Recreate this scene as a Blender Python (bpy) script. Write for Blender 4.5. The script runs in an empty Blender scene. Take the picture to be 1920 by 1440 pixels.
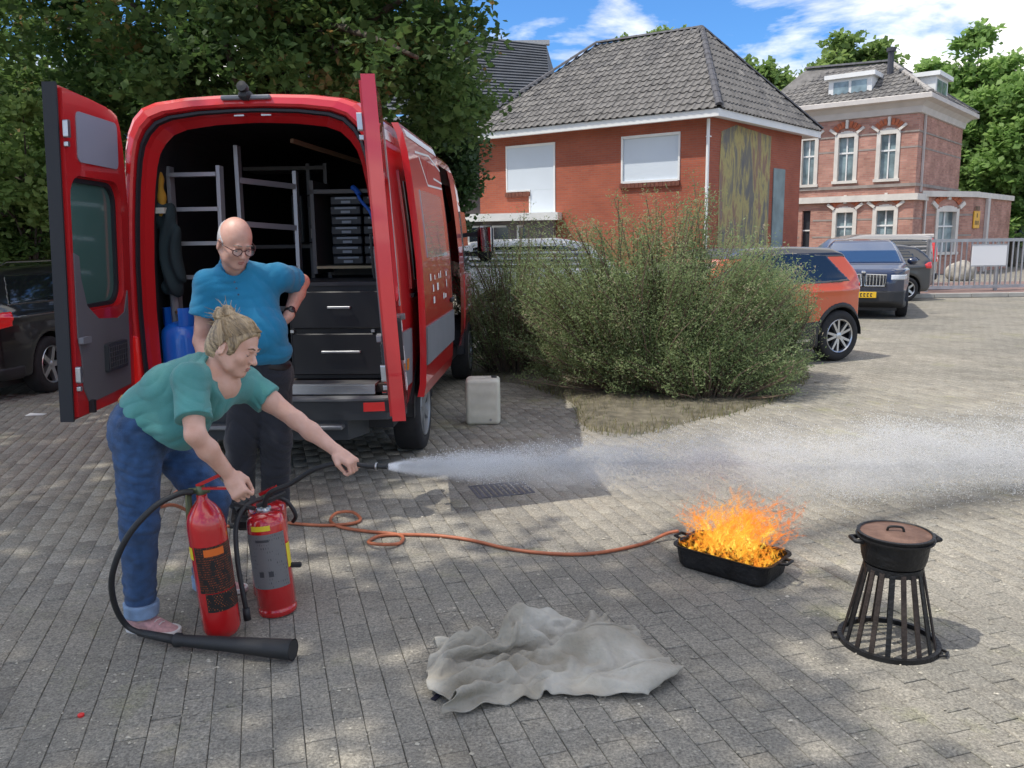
import bpy, math, random
import numpy as np
from mathutils import Vector, Matrix, Euler
R = math.radians
random.seed(7); rng = np.random.default_rng(11)
S = bpy.context.scene
COL = S.collection
# ---------------------------------------------------------------- camera
CH = 1.68; FPX = 1550.0; PITCH = math.atan(268 / FPX); ROLL = R(0.8)
_f = Vector((0, math.cos(PITCH), -math.sin(PITCH)))
_r0 = Vector((1, 0, 0)); _u0 = Vector((0, math.sin(PITCH), math.cos(PITCH)))
_r = _r0 * math.cos(ROLL) - _u0 * math.sin(ROLL)
_u = _u0 * math.cos(ROLL) + _r0 * math.sin(ROLL)
cam = bpy.data.objects.new('camera', bpy.data.cameras.new('camera'))
COL.objects.link(cam); S.camera = cam
cam.matrix_world = Matrix(((_r.x, _u.x, -_f.x, 0), (_r.y, _u.y, -_f.y, 0), (_r.z, _u.z, -_f.z, CH), (0, 0, 0, 1)))
cam.data.sensor_width = 36; cam.data.lens = FPX / 1920 * 36
cam.data.clip_end = 3000; cam.data.clip_start = 0.05
def ray(x, y): return _f + _r * ((x - 960) / FPX) + _u * ((720 - y) / FPX)
def G(x, y, z=0.0):
    d = ray(x, y); return Vector((0, 0, CH)) + d * ((z - CH) / d.z)
def At(x, y, Y):
    d = ray(x, y); return Vector((0, 0, CH)) + d * (Y / d.y)
# ---------------------------------------------------------------- world, sun
SUN = Vector((-0.541, -0.16, 1.0)).normalized()
w = bpy.data.worlds.new('World'); S.world = w; w.use_nodes = True
wt = w.node_tree; wt.nodes.clear()
def wn(t): return wt.nodes.new(t)
wo = wn('ShaderNodeOutputWorld'); bg = wn('ShaderNodeBackground'); sky = wn('ShaderNodeTexSky')
sky.sky_type = 'NISHITA'; sky.sun_disc = False; sky.sun_elevation = math.asin(SUN.z)
sky.sun_rotation = math.atan2(SUN.x, SUN.y); sky.air_density = 1.0; sky.dust_density = 0.6; sky.ozone_density = 2.0
tc = wn('ShaderNodeTexCoord'); sep = wn('ShaderNodeSeparateXYZ'); wt.links.new(tc.outputs['Generated'], sep.inputs[0])
# clouds: direction projected on a high flat layer, then layered noise
mx = wn('ShaderNodeMath'); mx.operation = 'MAXIMUM'; mx.inputs[1].default_value = 0.0; wt.links.new(sep.outputs[2], mx.inputs[0])
ad = wn('ShaderNodeMath'); ad.operation = 'ADD'; ad.inputs[1].default_value = 0.22; wt.links.new(mx.outputs[0], ad.inputs[0])
dx = wn('ShaderNodeMath'); dx.operation = 'DIVIDE'; wt.links.new(sep.outputs[0], dx.inputs[0]); wt.links.new(ad.outputs[0], dx.inputs[1])
dy = wn('ShaderNodeMath'); dy.operation = 'DIVIDE'; wt.links.new(sep.outputs[1], dy.inputs[0]); wt.links.new(ad.outputs[0], dy.inputs[1])
cmb = wn('ShaderNodeCombineXYZ'); wt.links.new(dx.outputs[0], cmb.inputs[0]); wt.links.new(dy.outputs[0], cmb.inputs[1])
mpw = wn('ShaderNodeMapping'); mpw.inputs['Location'].default_value = (-4.92, 8.32, 1.14); wt.links.new(cmb.outputs[0], mpw.inputs[0])
nz = wn('ShaderNodeTexNoise'); nz.inputs['Scale'].default_value = 1.5; nz.inputs['Detail'].default_value = 9; nz.inputs['Roughness'].default_value = 0.56
nz.inputs['Distortion'].default_value = 0.25
wt.links.new(mpw.outputs[0], nz.inputs['Vector'])
cr = wn('ShaderNodeValToRGB'); cr.color_ramp.elements[0].position = 0.46; cr.color_ramp.elements[1].position = 0.58
wt.links.new(nz.outputs[0], cr.inputs[0])
nz2 = wn('ShaderNodeTexNoise'); nz2.inputs['Scale'].default_value = 2.6; nz2.inputs['Detail'].default_value = 6; wt.links.new(mpw.outputs[0], nz2.inputs['Vector'])
cc = wn('ShaderNodeValToRGB'); cc.color_ramp.elements[0].position = 0.35; cc.color_ramp.elements[0].color = (4.4, 4.25, 4.05, 1)
cc.color_ramp.elements[1].position = 0.62; cc.color_ramp.elements[1].color = (6.4, 6.1, 5.8, 1); wt.links.new(nz2.outputs[0], cc.inputs[0])
hs = wn('ShaderNodeMix'); hs.data_type = 'RGBA'; hs.blend_type = 'MULTIPLY'; hs.inputs[0].default_value = 1.0
hs.inputs[7].default_value = (0.24, 0.43, 0.64, 1); wt.links.new(sky.outputs[0], hs.inputs[6])
mixc = wn('ShaderNodeMix'); mixc.data_type = 'RGBA'
wt.links.new(cr.outputs[0], mixc.inputs[0]); wt.links.new(hs.outputs[2], mixc.inputs[6]); wt.links.new(cc.outputs[0], mixc.inputs[7])
wt.links.new(mixc.outputs[2], bg.inputs[0]); bg.inputs[1].default_value = 0.15
wt.links.new(bg.outputs[0], wo.inputs[0])
sl = bpy.data.lights.new('sun', 'SUN'); sl.energy = 2.0; sl.angle = R(0.53); sl.color = (1.0, 0.94, 0.84)
so = bpy.data.objects.new('sun', sl); COL.objects.link(so); so.rotation_euler = SUN.to_track_quat('Z', 'Y').to_euler(); so.location = (0, 0, 30)
S.view_settings.view_transform = 'Standard'; S.view_settings.look = 'None'; S.view_settings.gamma = 1; S.view_settings.exposure = 1.0
S.view_settings.use_curve_mapping = False
S.render.engine = 'CYCLES'
S.cycles.max_bounces = 12; S.cycles.diffuse_bounces = 5; S.cycles.glossy_bounces = 3; S.cycles.transmission_bounces = 4
S.cycles.transparent_max_bounces = 12; S.cycles.volume_bounces = 10; S.cycles.volume_step_rate = 1.0; S.cycles.volume_max_steps = 160
# ---------------------------------------------------------------- materials
_M = {}
def mat(name, col=(0.5, 0.5, 0.5), rough=0.6, metal=0.0, vary=0.0, vscale=8.0, bump=0.0, bscale=60.0, coat=0.0, emis=None, estr=0.0,
        trans=0.0, alpha=1.0, col2=None, attr=None, spec=0.5, dirt=0.0):
    if name in _M: return _M[name]
    m = bpy.data.materials.new(name); m.use_nodes = True; _M[name] = m
    nt = m.node_tree; b = nt.nodes['Principled BSDF']; L = nt.links
    b.inputs['Roughness'].default_value = rough; b.inputs['Metallic'].default_value = metal
    b.inputs['Coat Weight'].default_value = coat; b.inputs['Transmission Weight'].default_value = trans
    b.inputs['Alpha'].default_value = alpha; b.inputs['Specular IOR Level'].default_value = spec
    if emis: b.inputs['Emission Color'].default_value = (*emis, 1); b.inputs['Emission Strength'].default_value = estr
    b.inputs['Base Color'].default_value = (*col, 1)
    if vary > 0 or col2 or attr:
        tcn = nt.nodes.new('ShaderNodeTexCoord')
        n = nt.nodes.new('ShaderNodeTexNoise'); n.inputs['Scale'].default_value = vscale; n.inputs['Detail'].default_value = 5
        L.new(tcn.outputs['Object'], n.inputs['Vector'])
        r = nt.nodes.new('ShaderNodeValToRGB'); r.color_ramp.elements[0].position = 0.3; r.color_ramp.elements[1].position = 0.7
        c2 = col2 if col2 else tuple(min(1, c * (1 + vary)) for c in col); c1 = col if col2 else tuple(c * (1 - vary) for c in col)
        r.color_ramp.elements[0].color = (*c1, 1); r.color_ramp.elements[1].color = (*c2, 1)
        src = n.outputs[0]
        if attr:
            a = nt.nodes.new('ShaderNodeAttribute'); a.attribute_name = attr
            if vary > 0:
                ma = nt.nodes.new('ShaderNodeMath'); ma.operation = 'MULTIPLY_ADD'; ma.inputs[1].default_value = 0.35; L.new(n.outputs[0], ma.inputs[0])
                mb = nt.nodes.new('ShaderNodeMath'); mb.operation = 'MULTIPLY'; mb.inputs[1].default_value = 0.65; L.new(a.outputs['Fac'], mb.inputs[0])
                L.new(mb.outputs[0], ma.inputs[2]); src = ma.outputs[0]
            else: src = a.outputs['Fac']
        L.new(src, r.inputs[0]); L.new(r.outputs[0], b.inputs['Base Color'])
    if bump > 0:
        tcn = nt.nodes.new('ShaderNodeTexCoord')
        n = nt.nodes.new('ShaderNodeTexNoise'); n.inputs['Scale'].default_value = bscale; n.inputs['Detail'].default_value = 6
        L.new(tcn.outputs['Object'], n.inputs['Vector'])
        bp = nt.nodes.new('ShaderNodeBump'); bp.inputs['Strength'].default_value = bump; bp.inputs['Distance'].default_value = 0.01
        L.new(n.outputs[0], bp.inputs['Height']); L.new(bp.outputs[0], b.inputs['Normal'])
    return m
def leafmat(name, c1, c2, c3=None, trans=0.35):
    m = bpy.data.materials.new(name); m.use_nodes = True; nt = m.node_tree; L = nt.links
    b = nt.nodes['Principled BSDF']; b.inputs['Roughness'].default_value = 0.55; b.inputs['Specular IOR Level'].default_value = 0.3
    a = nt.nodes.new('ShaderNodeAttribute'); a.attribute_name = 'tone'
    r = nt.nodes.new('ShaderNodeValToRGB'); r.color_ramp.elements[0].color = (*c1, 1); r.color_ramp.elements[1].color = (*c2, 1)
    if c3: r.color_ramp.elements[1].position = 0.86; e = r.color_ramp.elements.new(0.97); e.color = (*c3, 1)
    L.new(a.outputs['Fac'], r.inputs[0]); L.new(r.outputs[0], b.inputs['Base Color'])
    t = nt.nodes.new('ShaderNodeBsdfTranslucent'); L.new(r.outputs[0], t.inputs[0])
    mi = nt.nodes.new('ShaderNodeMixShader'); mi.inputs[0].default_value = trans
    L.new(b.outputs[0], mi.inputs[1]); L.new(t.outputs[0], mi.inputs[2]); L.new(mi.outputs[0], nt.nodes['Material Output'].inputs[0])
    return m
# ---------------------------------------------------------------- objects
OFF = {}
def props(o, label=None, cat=None, group=None, kind=None):
    if label: o['label'] = label
    if cat: o['category'] = cat
    if group: o['group'] = group
    if kind: o['kind'] = kind
    return o
def thing(name, label, cat, loc=(0, 0, 0), rotz=0.0, group=None, world=False):
    o = bpy.data.objects.new(name, None); COL.objects.link(o); o.empty_display_size = 0.2
    o.location = loc; o.rotation_euler = (0, 0, rotz); props(o, label, cat, group)
    OFF[o.name] = Vector(loc) if world else Vector((0, 0, 0))
    return o
def mesh_obj(name, V, F, mats, parent=None, smooth=False, midx=None, attr=None, autosm=None):
    """V (n,3) array or list; F list of index lists, or an (m,k) int array"""
    me = bpy.data.meshes.new(name)
    off = OFF.get(parent.name, Vector((0, 0, 0))) if parent else Vector((0, 0, 0))
    V = np.asarray(V, dtype=np.float32).reshape(-1, 3) - np.array(off, dtype=np.float32)
    if isinstance(F, np.ndarray):
        k = F.shape[1]; m = F.shape[0]
        me.vertices.add(len(V)); me.vertices.foreach_set('co', V.ravel())
        me.loops.add(m * k); me.loops.foreach_set('vertex_index', F.ravel().astype(np.int32))
        me.polygons.add(m); me.polygons.foreach_set('loop_start', np.arange(0, m * k, k, dtype=np.int32))
        try: me.polygons.foreach_set('loop_total', np.full(m, k, dtype=np.int32))
        except Exception: pass
        me.update(calc_edges=True)
    else:
        me.from_pydata([tuple(map(float, v)) for v in V], [], F); me.update()
    if not isinstance(mats, (list, tuple)): mats = [mats]
    for m_ in mats: me.materials.append(m_)
    if midx is not None: me.polygons.foreach_set('material_index', np.asarray(midx, dtype=np.int32))
    if smooth: me.polygons.foreach_set('use_smooth', np.ones(len(me.polygons), dtype=bool))
    if attr is not None:
        for an, av in attr.items():
            at = me.attributes.new(an, 'FLOAT', 'POINT'); at.data.foreach_set('value', np.asarray(av, dtype=np.float32))
    if autosm is not None:
        me.polygons.foreach_set('use_smooth', np.ones(len(me.polygons), dtype=bool)); me.set_sharp_from_angle(angle=R(autosm))
    o = bpy.data.objects.new(name, me); COL.objects.link(o)
    if parent: o.parent = parent; OFF[o.name] = off
    return o
class MB:
    def __init__(s): s.v = []; s.f = []; s.m = []
    def add(s, vs, fs, mi=0):
        n = len(s.v); s.v += [tuple(v) for v in vs]; s.f += [[i + n for i in f] for f in fs]; s.m += [mi] * len(fs); return s
    def box(s, lo, hi, mi=0, M=None, bev=0.0):
        x0, y0, z0 = lo; x1, y1, z1 = hi
        if bev > 0:
            b = min(bev, abs(x1 - x0) / 2.1, abs(y1 - y0) / 2.1, abs(z1 - z0) / 2.1)
            vs = []; 
            for z, i in ((z0, b), (z0 + b, 0), (z1 - b, 0), (z1, b)):
                c = b if i == 0 else b
                k = i
                ring = [(x0 + b, y0 + k), (x1 - b, y0 + k), (x1 - k, y0 + b), (x1 - k, y1 - b), (x1 - b, y1 - k), (x0 + b, y1 - k), (x0 + k, y1 - b), (x0 + k, y0 + b)]
                vs += [(a, c_, z) for a, c_ in ring]
            fs = [list(range(7, -1, -1))] + [[r * 8 + j, r * 8 + (j + 1) % 8, (r + 1) * 8 + (j + 1) % 8, (r + 1) * 8 + j] for r in range(3) for j in range(8)] + [list(range(24, 32))]
        else:
            vs = [(x0, y0, z0), (x1, y0, z0), (x1, y1, z0), (x0, y1, z0), (x0, y0, z1), (x1, y0, z1), (x1, y1, z1), (x0, y1, z1)]
            fs = [[0, 3, 2, 1], [4, 5, 6, 7], [0, 1, 5, 4], [1, 2, 6, 5], [2, 3, 7, 6], [3, 0, 4, 7]]
        if M is not None: vs = [M @ Vector(v) for v in vs]
        return s.add(vs, fs, mi)
    def cbox(s, c, d, mi=0, M=None, bev=0.0):
        return s.box([c[i] - d[i] / 2 for i in range(3)], [c[i] + d[i] / 2 for i in range(3)], mi, M, bev)
    def bar(s, a, b, w_, t, mi=0, up=(0, 0, 1)):
        a = Vector(a); b = Vector(b); d = (b - a); L = d.length; d.normalize(); up = Vector(up)
        if abs(d.dot(up)) > .98: up = Vector((0, 1, 0))
        x = d.cross(up).normalized(); y = x.cross(d)
        vs = [p + x * (sx * w_ / 2) + y * (sy * t / 2) for p in (a, b) for sx, sy in ((-1, -1), (1, -1), (1, 1), (-1, 1))]
        return s.add(vs, [[3, 2, 1, 0], [4, 5, 6, 7], [0, 1, 5, 4], [1, 2, 6, 5], [2, 3, 7, 6], [3, 0, 4, 7]], mi)
    def tube(s, pts, r, n=8, mi=0, closed=False, caps=True):
        pts = [Vector(p) for p in pts]; N = len(pts); rs = r if isinstance(r, (list, tuple, np.ndarray)) else [r] * N
        t0 = (pts[1] - pts[0]).normalized(); up = Vector((0, 0, 1)) if abs(t0.z) < .9 else Vector((1, 0, 0))
        x = t0.cross(up).normalized(); vs = []
        for i, p in enumerate(pts):
            if closed: t = (pts[(i + 1) % N] - pts[i - 1])
            else: t = pts[min(i + 1, N - 1)] - pts[max(i - 1, 0)]
            t.normalize(); x = (x - t * x.dot(t)); x.normalize(); y = t.cross(x)
            vs += [p + (x * math.cos(2 * math.pi * k / n) + y * math.sin(2 * math.pi * k / n)) * rs[i] for k in range(n)]
        fs = []
        for i in range(N if closed else N - 1):
            j = (i + 1) % N
            fs += [[i * n + k, i * n + (k + 1) % n, j * n + (k + 1) % n, j * n + k] for k in range(n)]
        if not closed and caps: fs += [list(range(n - 1, -1, -1)), [(N - 1) * n + k for k in range(n)]]
        return s.add(vs, fs, mi)
    def lathe(s, prof, c=(0, 0, 0), n=24, mi=0, M=None, sx=1, sy=1, a0=0, a1=2 * math.pi):
        full = abs(a1 - a0 - 2 * math.pi) < 1e-6; vs = []; c = Vector(c); K = n if full else n + 1
        for r, z in prof:
            for k in range(K):
                a = a0 + (a1 - a0) * k / n; v = Vector((r * math.cos(a) * sx, r * math.sin(a) * sy, z))
                vs.append((M @ v if M is not None else v) + c)
        fs = []
        for i in range(len(prof) - 1):
            for k in range(n):
                k2 = (k + 1) % K; fs.append([i * K + k, i * K + k2, (i + 1) * K + k2, (i + 1) * K + k])
        return s.add(vs, fs, mi)
    def prism(s, poly, d, mi=0):
        """polygon of 3d points extruded by vector d"""
        d = Vector(d); n = len(poly); vs = [Vector(p) for p in poly]; vs += [v + d for v in vs]
        return s.add(vs, [list(range(n - 1, -1, -1)), list(range(n, 2 * n))] + [[i, (i + 1) % n, n + (i + 1) % n, n + i] for i in range(n)], mi)
    def quad(s, a, b, c, d, mi=0): return s.add([a, b, c, d], [[0, 1, 2, 3]], mi)
    def build(s, name, mats, parent=None, smooth=False, autosm=None, label=None):
        o = mesh_obj(name, s.v, s.f, mats, parent, smooth, s.m, autosm=autosm)
        me = o.data
        if label: o['label'] = label
        return o
def recalc(o):
    import bmesh
    bm = bmesh.new(); bm.from_mesh(o.data); bmesh.ops.recalc_face_normals(bm, faces=bm.faces); bm.to_mesh(o.data); bm.free(); return o
def sub(o, kids=None):
    return [c for c in bpy.data.objects if c.parent is o]
def copy_tree(o, parent=None):
    c = o.copy(); COL.objects.link(c); OFF[c.name] = OFF.get(o.name, Vector((0, 0, 0)))
    if parent: c.parent = parent
    for ch in list(o.children): copy_tree(ch, c)
    return c
def spline(pts, n=8, closed=False):
    P = [Vector(p) for p in pts]; N = len(P); out = []
    for i in range(N if closed else N - 1):
        p0 = P[(i - 1) % N] if closed or i > 0 else P[0]; p1 = P[i]; p2 = P[(i + 1) % N]; p3 = P[(i + 2) % N] if closed or i + 2 < N else P[-1]
        for k in range(n):
            t = k / n
            out.append(0.5 * ((2 * p1) + (p2 - p0) * t + (2 * p0 - 5 * p1 + 4 * p2 - p3) * t * t + (3 * p1 - p0 - 3 * p2 + p3) * t ** 3))
    if not closed: out.append(P[-1])
    return out
# ---------------------------------------------------------------- implicit surfaces
def smin(a, b, k):
    h = np.clip(0.5 + 0.5 * (b - a) / k, 0, 1); return b * (1 - h) + a * h - k * h * (1 - h)
def smax(a, b, k): return -smin(-a, -b, k)
def sd_cap(p, a, b, ra, rb=None):
    rb = ra if rb is None else rb; a = np.array(a, dtype=np.float32); b = np.array(b, dtype=np.float32); ab = b - a
    t = np.clip(((p - a) @ ab) / max(1e-9, float(ab @ ab)), 0, 1)
    return np.linalg.norm(p - a - t[:, None] * ab, axis=1) - (ra + (rb - ra) * t)
def sd_ell(p, c, r, M=None):
    q = p - np.array(c, dtype=np.float32)
    if M is not None: q = q @ np.array(M, dtype=np.float32)       # columns of M = local axes
    r = np.array(r, dtype=np.float32); k0 = np.linalg.norm(q / r, axis=1); k1 = np.linalg.norm(q / (r * r), axis=1)
    return k0 * (k0 - 1) / np.maximum(k1, 1e-6)
def sd_box(p, c, h, r=0.0, M=None):
    q = p - np.array(c, dtype=np.float32)
    if M is not None: q = q @ np.array(M, dtype=np.float32)
    q = np.abs(q) - (np.array(h, dtype=np.float32) - r)
    return np.linalg.norm(np.maximum(q, 0), axis=1) + np.minimum(q.max(axis=1), 0) - r
def sd_poly(x, y, P):
    P = np.array(P, dtype=np.float32); n = len(P); d = np.full(x.shape, 1e9, dtype=np.float32); s_ = np.ones(x.shape, dtype=np.float32)
    for i in range(n):
        a = P[i]; b = P[i - 1]; e = b - a; wx = x - a[0]; wy = y - a[1]
        t = np.clip((wx * e[0] + wy * e[1]) / max(1e-9, float(e @ e)), 0, 1)
        d = np.minimum(d, (wx - t * e[0]) ** 2 + (wy - t * e[1]) ** 2)
        c1 = y >= a[1]; c2 = y < b[1]; c3 = e[0] * wy > e[1] * wx
        flip = (c1 & c2 & c3) | (~c1 & ~c2 & ~c3); s_ = np.where(flip, -s_, s_)
    return s_ * np.sqrt(d)
def axes(z, x):
    z = Vector(z).normalized(); x = Vector(x); x = (x - z * x.dot(z)).normalized(); y = z.cross(x)
    return np.array([[x.x, y.x, z.x], [x.y, y.y, z.y], [x.z, y.z, z.z]])
def surfnet(sdf, lo, hi, h, slack=1.35):
    lo = np.array(lo, dtype=np.float32); hi = np.array(hi, dtype=np.float32); B = 6
    nb = np.maximum(1, np.ceil((hi - lo) / (h * B)).astype(int)); n = nb * B
    bx = [lo[i] + (np.arange(nb[i]) + 0.5) * B * h - 0.5 * h for i in range(3)]
    C = np.stack(np.meshgrid(*bx, indexing='ij'), -1).reshape(-1, 3).astype(np.float32)
    dC = sdf(C); rad = B * h * 0.87
    keep = np.abs(dC) < rad * slack
    D = np.repeat(np.repeat(np.repeat(dC.reshape(nb), B, 0), B, 1), B, 2).astype(np.float32)
    ki = np.argwhere(keep.reshape(nb)); loc = np.stack(np.meshgrid(*[np.arange(B)] * 3, indexing='ij'), -1).reshape(-1, 3)
    CH_ = 1200
    for s0 in range(0, len(ki), CH_):
        idx = (ki[s0:s0 + CH_, None, :] * B + loc[None]).reshape(-1, 3)
        v = sdf((lo + idx * h).astype(np.float32)); D[idx[:, 0], idx[:, 1], idx[:, 2]] = v
    s_ = D < 0
    c = np.zeros(tuple(n - 1), dtype=np.int8)
    for dx_ in (0, 1):
        for dy_ in (0, 1):
            for dz_ in (0, 1): c += s_[dx_:n[0] - 1 + dx_, dy_:n[1] - 1 + dy_, dz_:n[2] - 1 + dz_]
    A = np.argwhere((c > 0) & (c < 8)); ids = np.full(tuple(n - 1), -1, dtype=np.int64); ids[A[:, 0], A[:, 1], A[:, 2]] = np.arange(len(A))
    off = np.array([(i & 1, (i >> 1) & 1, (i >> 2) & 1) for i in range(8)])
    cv = np.stack([D[A[:, 0] + o[0], A[:, 1] + o[1], A[:, 2] + o[2]] for o in off], 1)
    acc = np.zeros((len(A), 3)); cnt = np.zeros(len(A))
    for i in range(8):
        for b_ in (1, 2, 4):
            j = i | b_
            if j == i: continue
            va, vb = cv[:, i], cv[:, j]; m = (va < 0) != (vb < 0); t = np.where(m, va / np.where(m, va - vb, 1), 0)
            acc += m[:, None] * (off[i] + t[:, None] * (off[j] - off[i])); cnt += m
    V = lo + (A + acc / cnt[:, None]) * h
    F = []
    for ax in range(3):
        o1, o2 = [(1, 2), (2, 0), (0, 1)][ax]
        e = np.zeros(3, int); e[ax] = 1
        sa = s_[:n[0] - e[0], :n[1] - e[1], :n[2] - e[2]]; sb = s_[e[0]:, e[1]:, e[2]:]
        E = np.argwhere(sa != sb); E = E[(E[:, o1] > 0) & (E[:, o2] > 0) & (E[:, 0] < n[0] - 1) & (E[:, 1] < n[1] - 1) & (E[:, 2] < n[2] - 1)]
        u = np.zeros(3, int); u[o1] = 1; v = np.zeros(3, int); v[o2] = 1
        g = lambda q: ids[q[:, 0], q[:, 1], q[:, 2]]
        q = np.stack([g(E), g(E - u), g(E - u - v), g(E - v)], 1)
        fl = ~sa[E[:, 0], E[:, 1], E[:, 2]]
        q[fl] = q[fl][:, ::-1]; F.append(q)
    F = np.concatenate(F); F = F[(F >= 0).all(1)][:, ::-1]
    V = V.astype(np.float32); ep = h * 0.35
    for _ in range(2):
        d = sdf(V); gx = np.stack([sdf(V + np.eye(3, dtype=np.float32)[i] * ep) - sdf(V - np.eye(3, dtype=np.float32)[i] * ep) for i in range(3)], 1) / (2 * ep)
        gl = np.maximum(np.sum(gx * gx, 1), 0.3)
        V = V - np.clip(d / gl, -0.5 * h, 0.5 * h)[:, None] * gx
    return V, F[:, ::-1].copy()
def blob(name, sdf, lo, hi, h, m, parent=None, slack=1.35, **kw):
    V, F = surfnet(sdf, lo, hi, h, slack)
    return mesh_obj(name, V, F, m, parent, smooth=True, **kw)
# ================================================================ ground
PU = Vector((0.287, -0.958, 0)).normalized()      # long joints of the paving
PW = Vector((-PU.y, PU.x, 0))                     # across the rows
ANG = math.atan2(PU.y, PU.x)
def ground_material():
    m = bpy.data.materials.new('concrete_paving'); m.use_nodes = True; nt = m.node_tree; L = nt.links; b = nt.nodes['Principled BSDF']
    b.inputs['Roughness'].default_value = 0.9; b.inputs['Specular IOR Level'].default_value = 0.25
    geo = nt.nodes.new('ShaderNodeNewGeometry')
    def N(sc, det=4, ro=0.5, st=None):
        n = nt.nodes.new('ShaderNodeTexNoise'); n.inputs['Scale'].default_value = sc; n.inputs['Detail'].default_value = det; n.inputs['Roughness'].default_value = ro
        if st:
            mp = nt.nodes.new('ShaderNodeMapping'); mp.inputs['Scale'].default_value = st; L.new(geo.outputs['Position'], mp.inputs[0]); L.new(mp.outputs[0], n.inputs['Vector'])
        else: L.new(geo.outputs['Position'], n.inputs['Vector'])
        return n
    def ramp(src, p0, c0, p1, c1):
        r = nt.nodes.new('ShaderNodeValToRGB'); r.color_ramp.elements[0].position = p0; r.color_ramp.elements[1].position = p1
        r.color_ramp.elements[0].color = (*c0, 1); r.color_ramp.elements[1].color = (*c1, 1); L.new(src, r.inputs[0]); return r
    def mul(a, b_, f=1.0):
        x = nt.nodes.new('ShaderNodeMix'); x.data_type = 'RGBA'; x.blend_type = 'MULTIPLY'; x.inputs[0].default_value = f
        L.new(a, x.inputs[6]); L.new(b_, x.inputs[7]); return x.outputs[2]
    base = ramp(N(0.55, 5, 0.6).outputs[0], 0.35, (0.238, 0.229, 0.203), 0.68, (0.335, 0.315, 0.272))
    grain = ramp(N(95, 4, 0.75).outputs[0], 0.34, (0.50, 0.50, 0.50), 0.70, (1.5, 1.5, 1.48))
    big = ramp(N(38, 2, 0.6).outputs[0], 0.3, (0.8, 0.8, 0.8), 0.7, (1.18, 1.17, 1.15))
    c = mul(base.outputs[0], grain.outputs[0]); c = mul(c, big.outputs[0])
    stain = ramp(N(1.7, 6, 0.7, (1.0, 2.0, 1.0)).outputs[0], 0.36, (0.80, 0.79, 0.78), 0.50, (1, 1, 1)); c = mul(c, stain.outputs[0], 0.8)
    # moss and dry soil further off
    moss = ramp(N(0.9, 7, 0.75).outputs[0], 0.56, (1, 1, 1), 0.72, (0.95, 1.0, 0.66)); c = mul(c, moss.outputs[0], 0.8)
    # per-paver tone
    rp = ramp(geo.outputs['Random Per Island'], 0.0, (0.86, 0.86, 0.86), 1.0, (1.12, 1.11, 1.09)); c = mul(c, rp.outputs[0])
    oi = nt.nodes.new('ShaderNodeObjectInfo'); ro_ = ramp(oi.outputs['Random'], 0.0, (0.9, 0.9, 0.9), 1.0, (1.09, 1.08, 1.07)); c = mul(c, ro_.outputs[0])
    L.new(c, b.inputs['Base Color'])
    bp = nt.nodes.new('ShaderNodeBump'); bp.inputs['Strength'].default_value = 0.5; bp.inputs['Distance'].default_value = 0.004
    L.new(N(160, 3, 0.7).outputs[0], bp.inputs['Height']); L.new(bp.outputs[0], b.inputs['Normal'])
    return m, nt, b, c, geo
PAVE, *_x = ground_material()
# distant sheet: same concrete, with the joints as fine relief and colour
PAVEFAR, nt, b, c, geo = ground_material(); PAVEFAR.name = 'distant_paving'
mp = nt.nodes.new('ShaderNodeMapping'); mp.inputs['Rotation'].default_value = (0, 0, -ANG); nt.links.new(geo.outputs['Position'], mp.inputs[0])
br = nt.nodes.new('ShaderNodeTexBrick'); br.inputs['Scale'].default_value = 1.0; br.inputs['Brick Width'].default_value = 0.21; br.inputs['Row Height'].default_value = 0.105
br.inputs['Mortar Size'].default_value = 0.005; br.inputs['Color1'].default_value = (1, 1, 1, 1); br.inputs['Color2'].default_value = (0.82, 0.82, 0.82, 1); br.inputs['Mortar'].default_value = (0.5, 0.48, 0.44, 1)
nt.links.new(mp.outputs[0], br.inputs['Vector'])
x = nt.nodes.new('ShaderNodeMix'); x.data_type = 'RGBA'; x.blend_type = 'MULTIPLY'; x.inputs[0].default_value = 1
nt.links.new(c, x.inputs[6]); nt.links.new(br.outputs[0], x.inputs[7]); nt.links.new(x.outputs[2], b.inputs['Base Color'])
# ground sheet, hollowed a little where the real pavers lie
PY0, PY1, PX = 1.2, 9.4, 6.2
sand = mat('joint_sand', (0.21, 0.20, 0.17), 0.95, vary=0.35, vscale=30)
xs = [-900, -PX, PX, 900]; ys = [-60, PY0, PY1, 1600]
mb = MB()
for i in range(3):
    for j in range(3):
        if i == 1 and j == 1: continue
        mb.quad((xs[i], ys[j], -0.004), (xs[i + 1], ys[j], -0.004), (xs[i + 1], ys[j + 1], -0.004), (xs[i], ys[j + 1], -0.004), 0)
mb.quad((-PX, PY0, -0.012), (PX, PY0, -0.012), (PX, PY1, -0.012), (-PX, PY1, -0.012), 1)
ground = mb.build('ground', [PAVEFAR, sand]); props(ground, 'grey concrete paved yard reaching to the houses', kind='structure')
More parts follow.
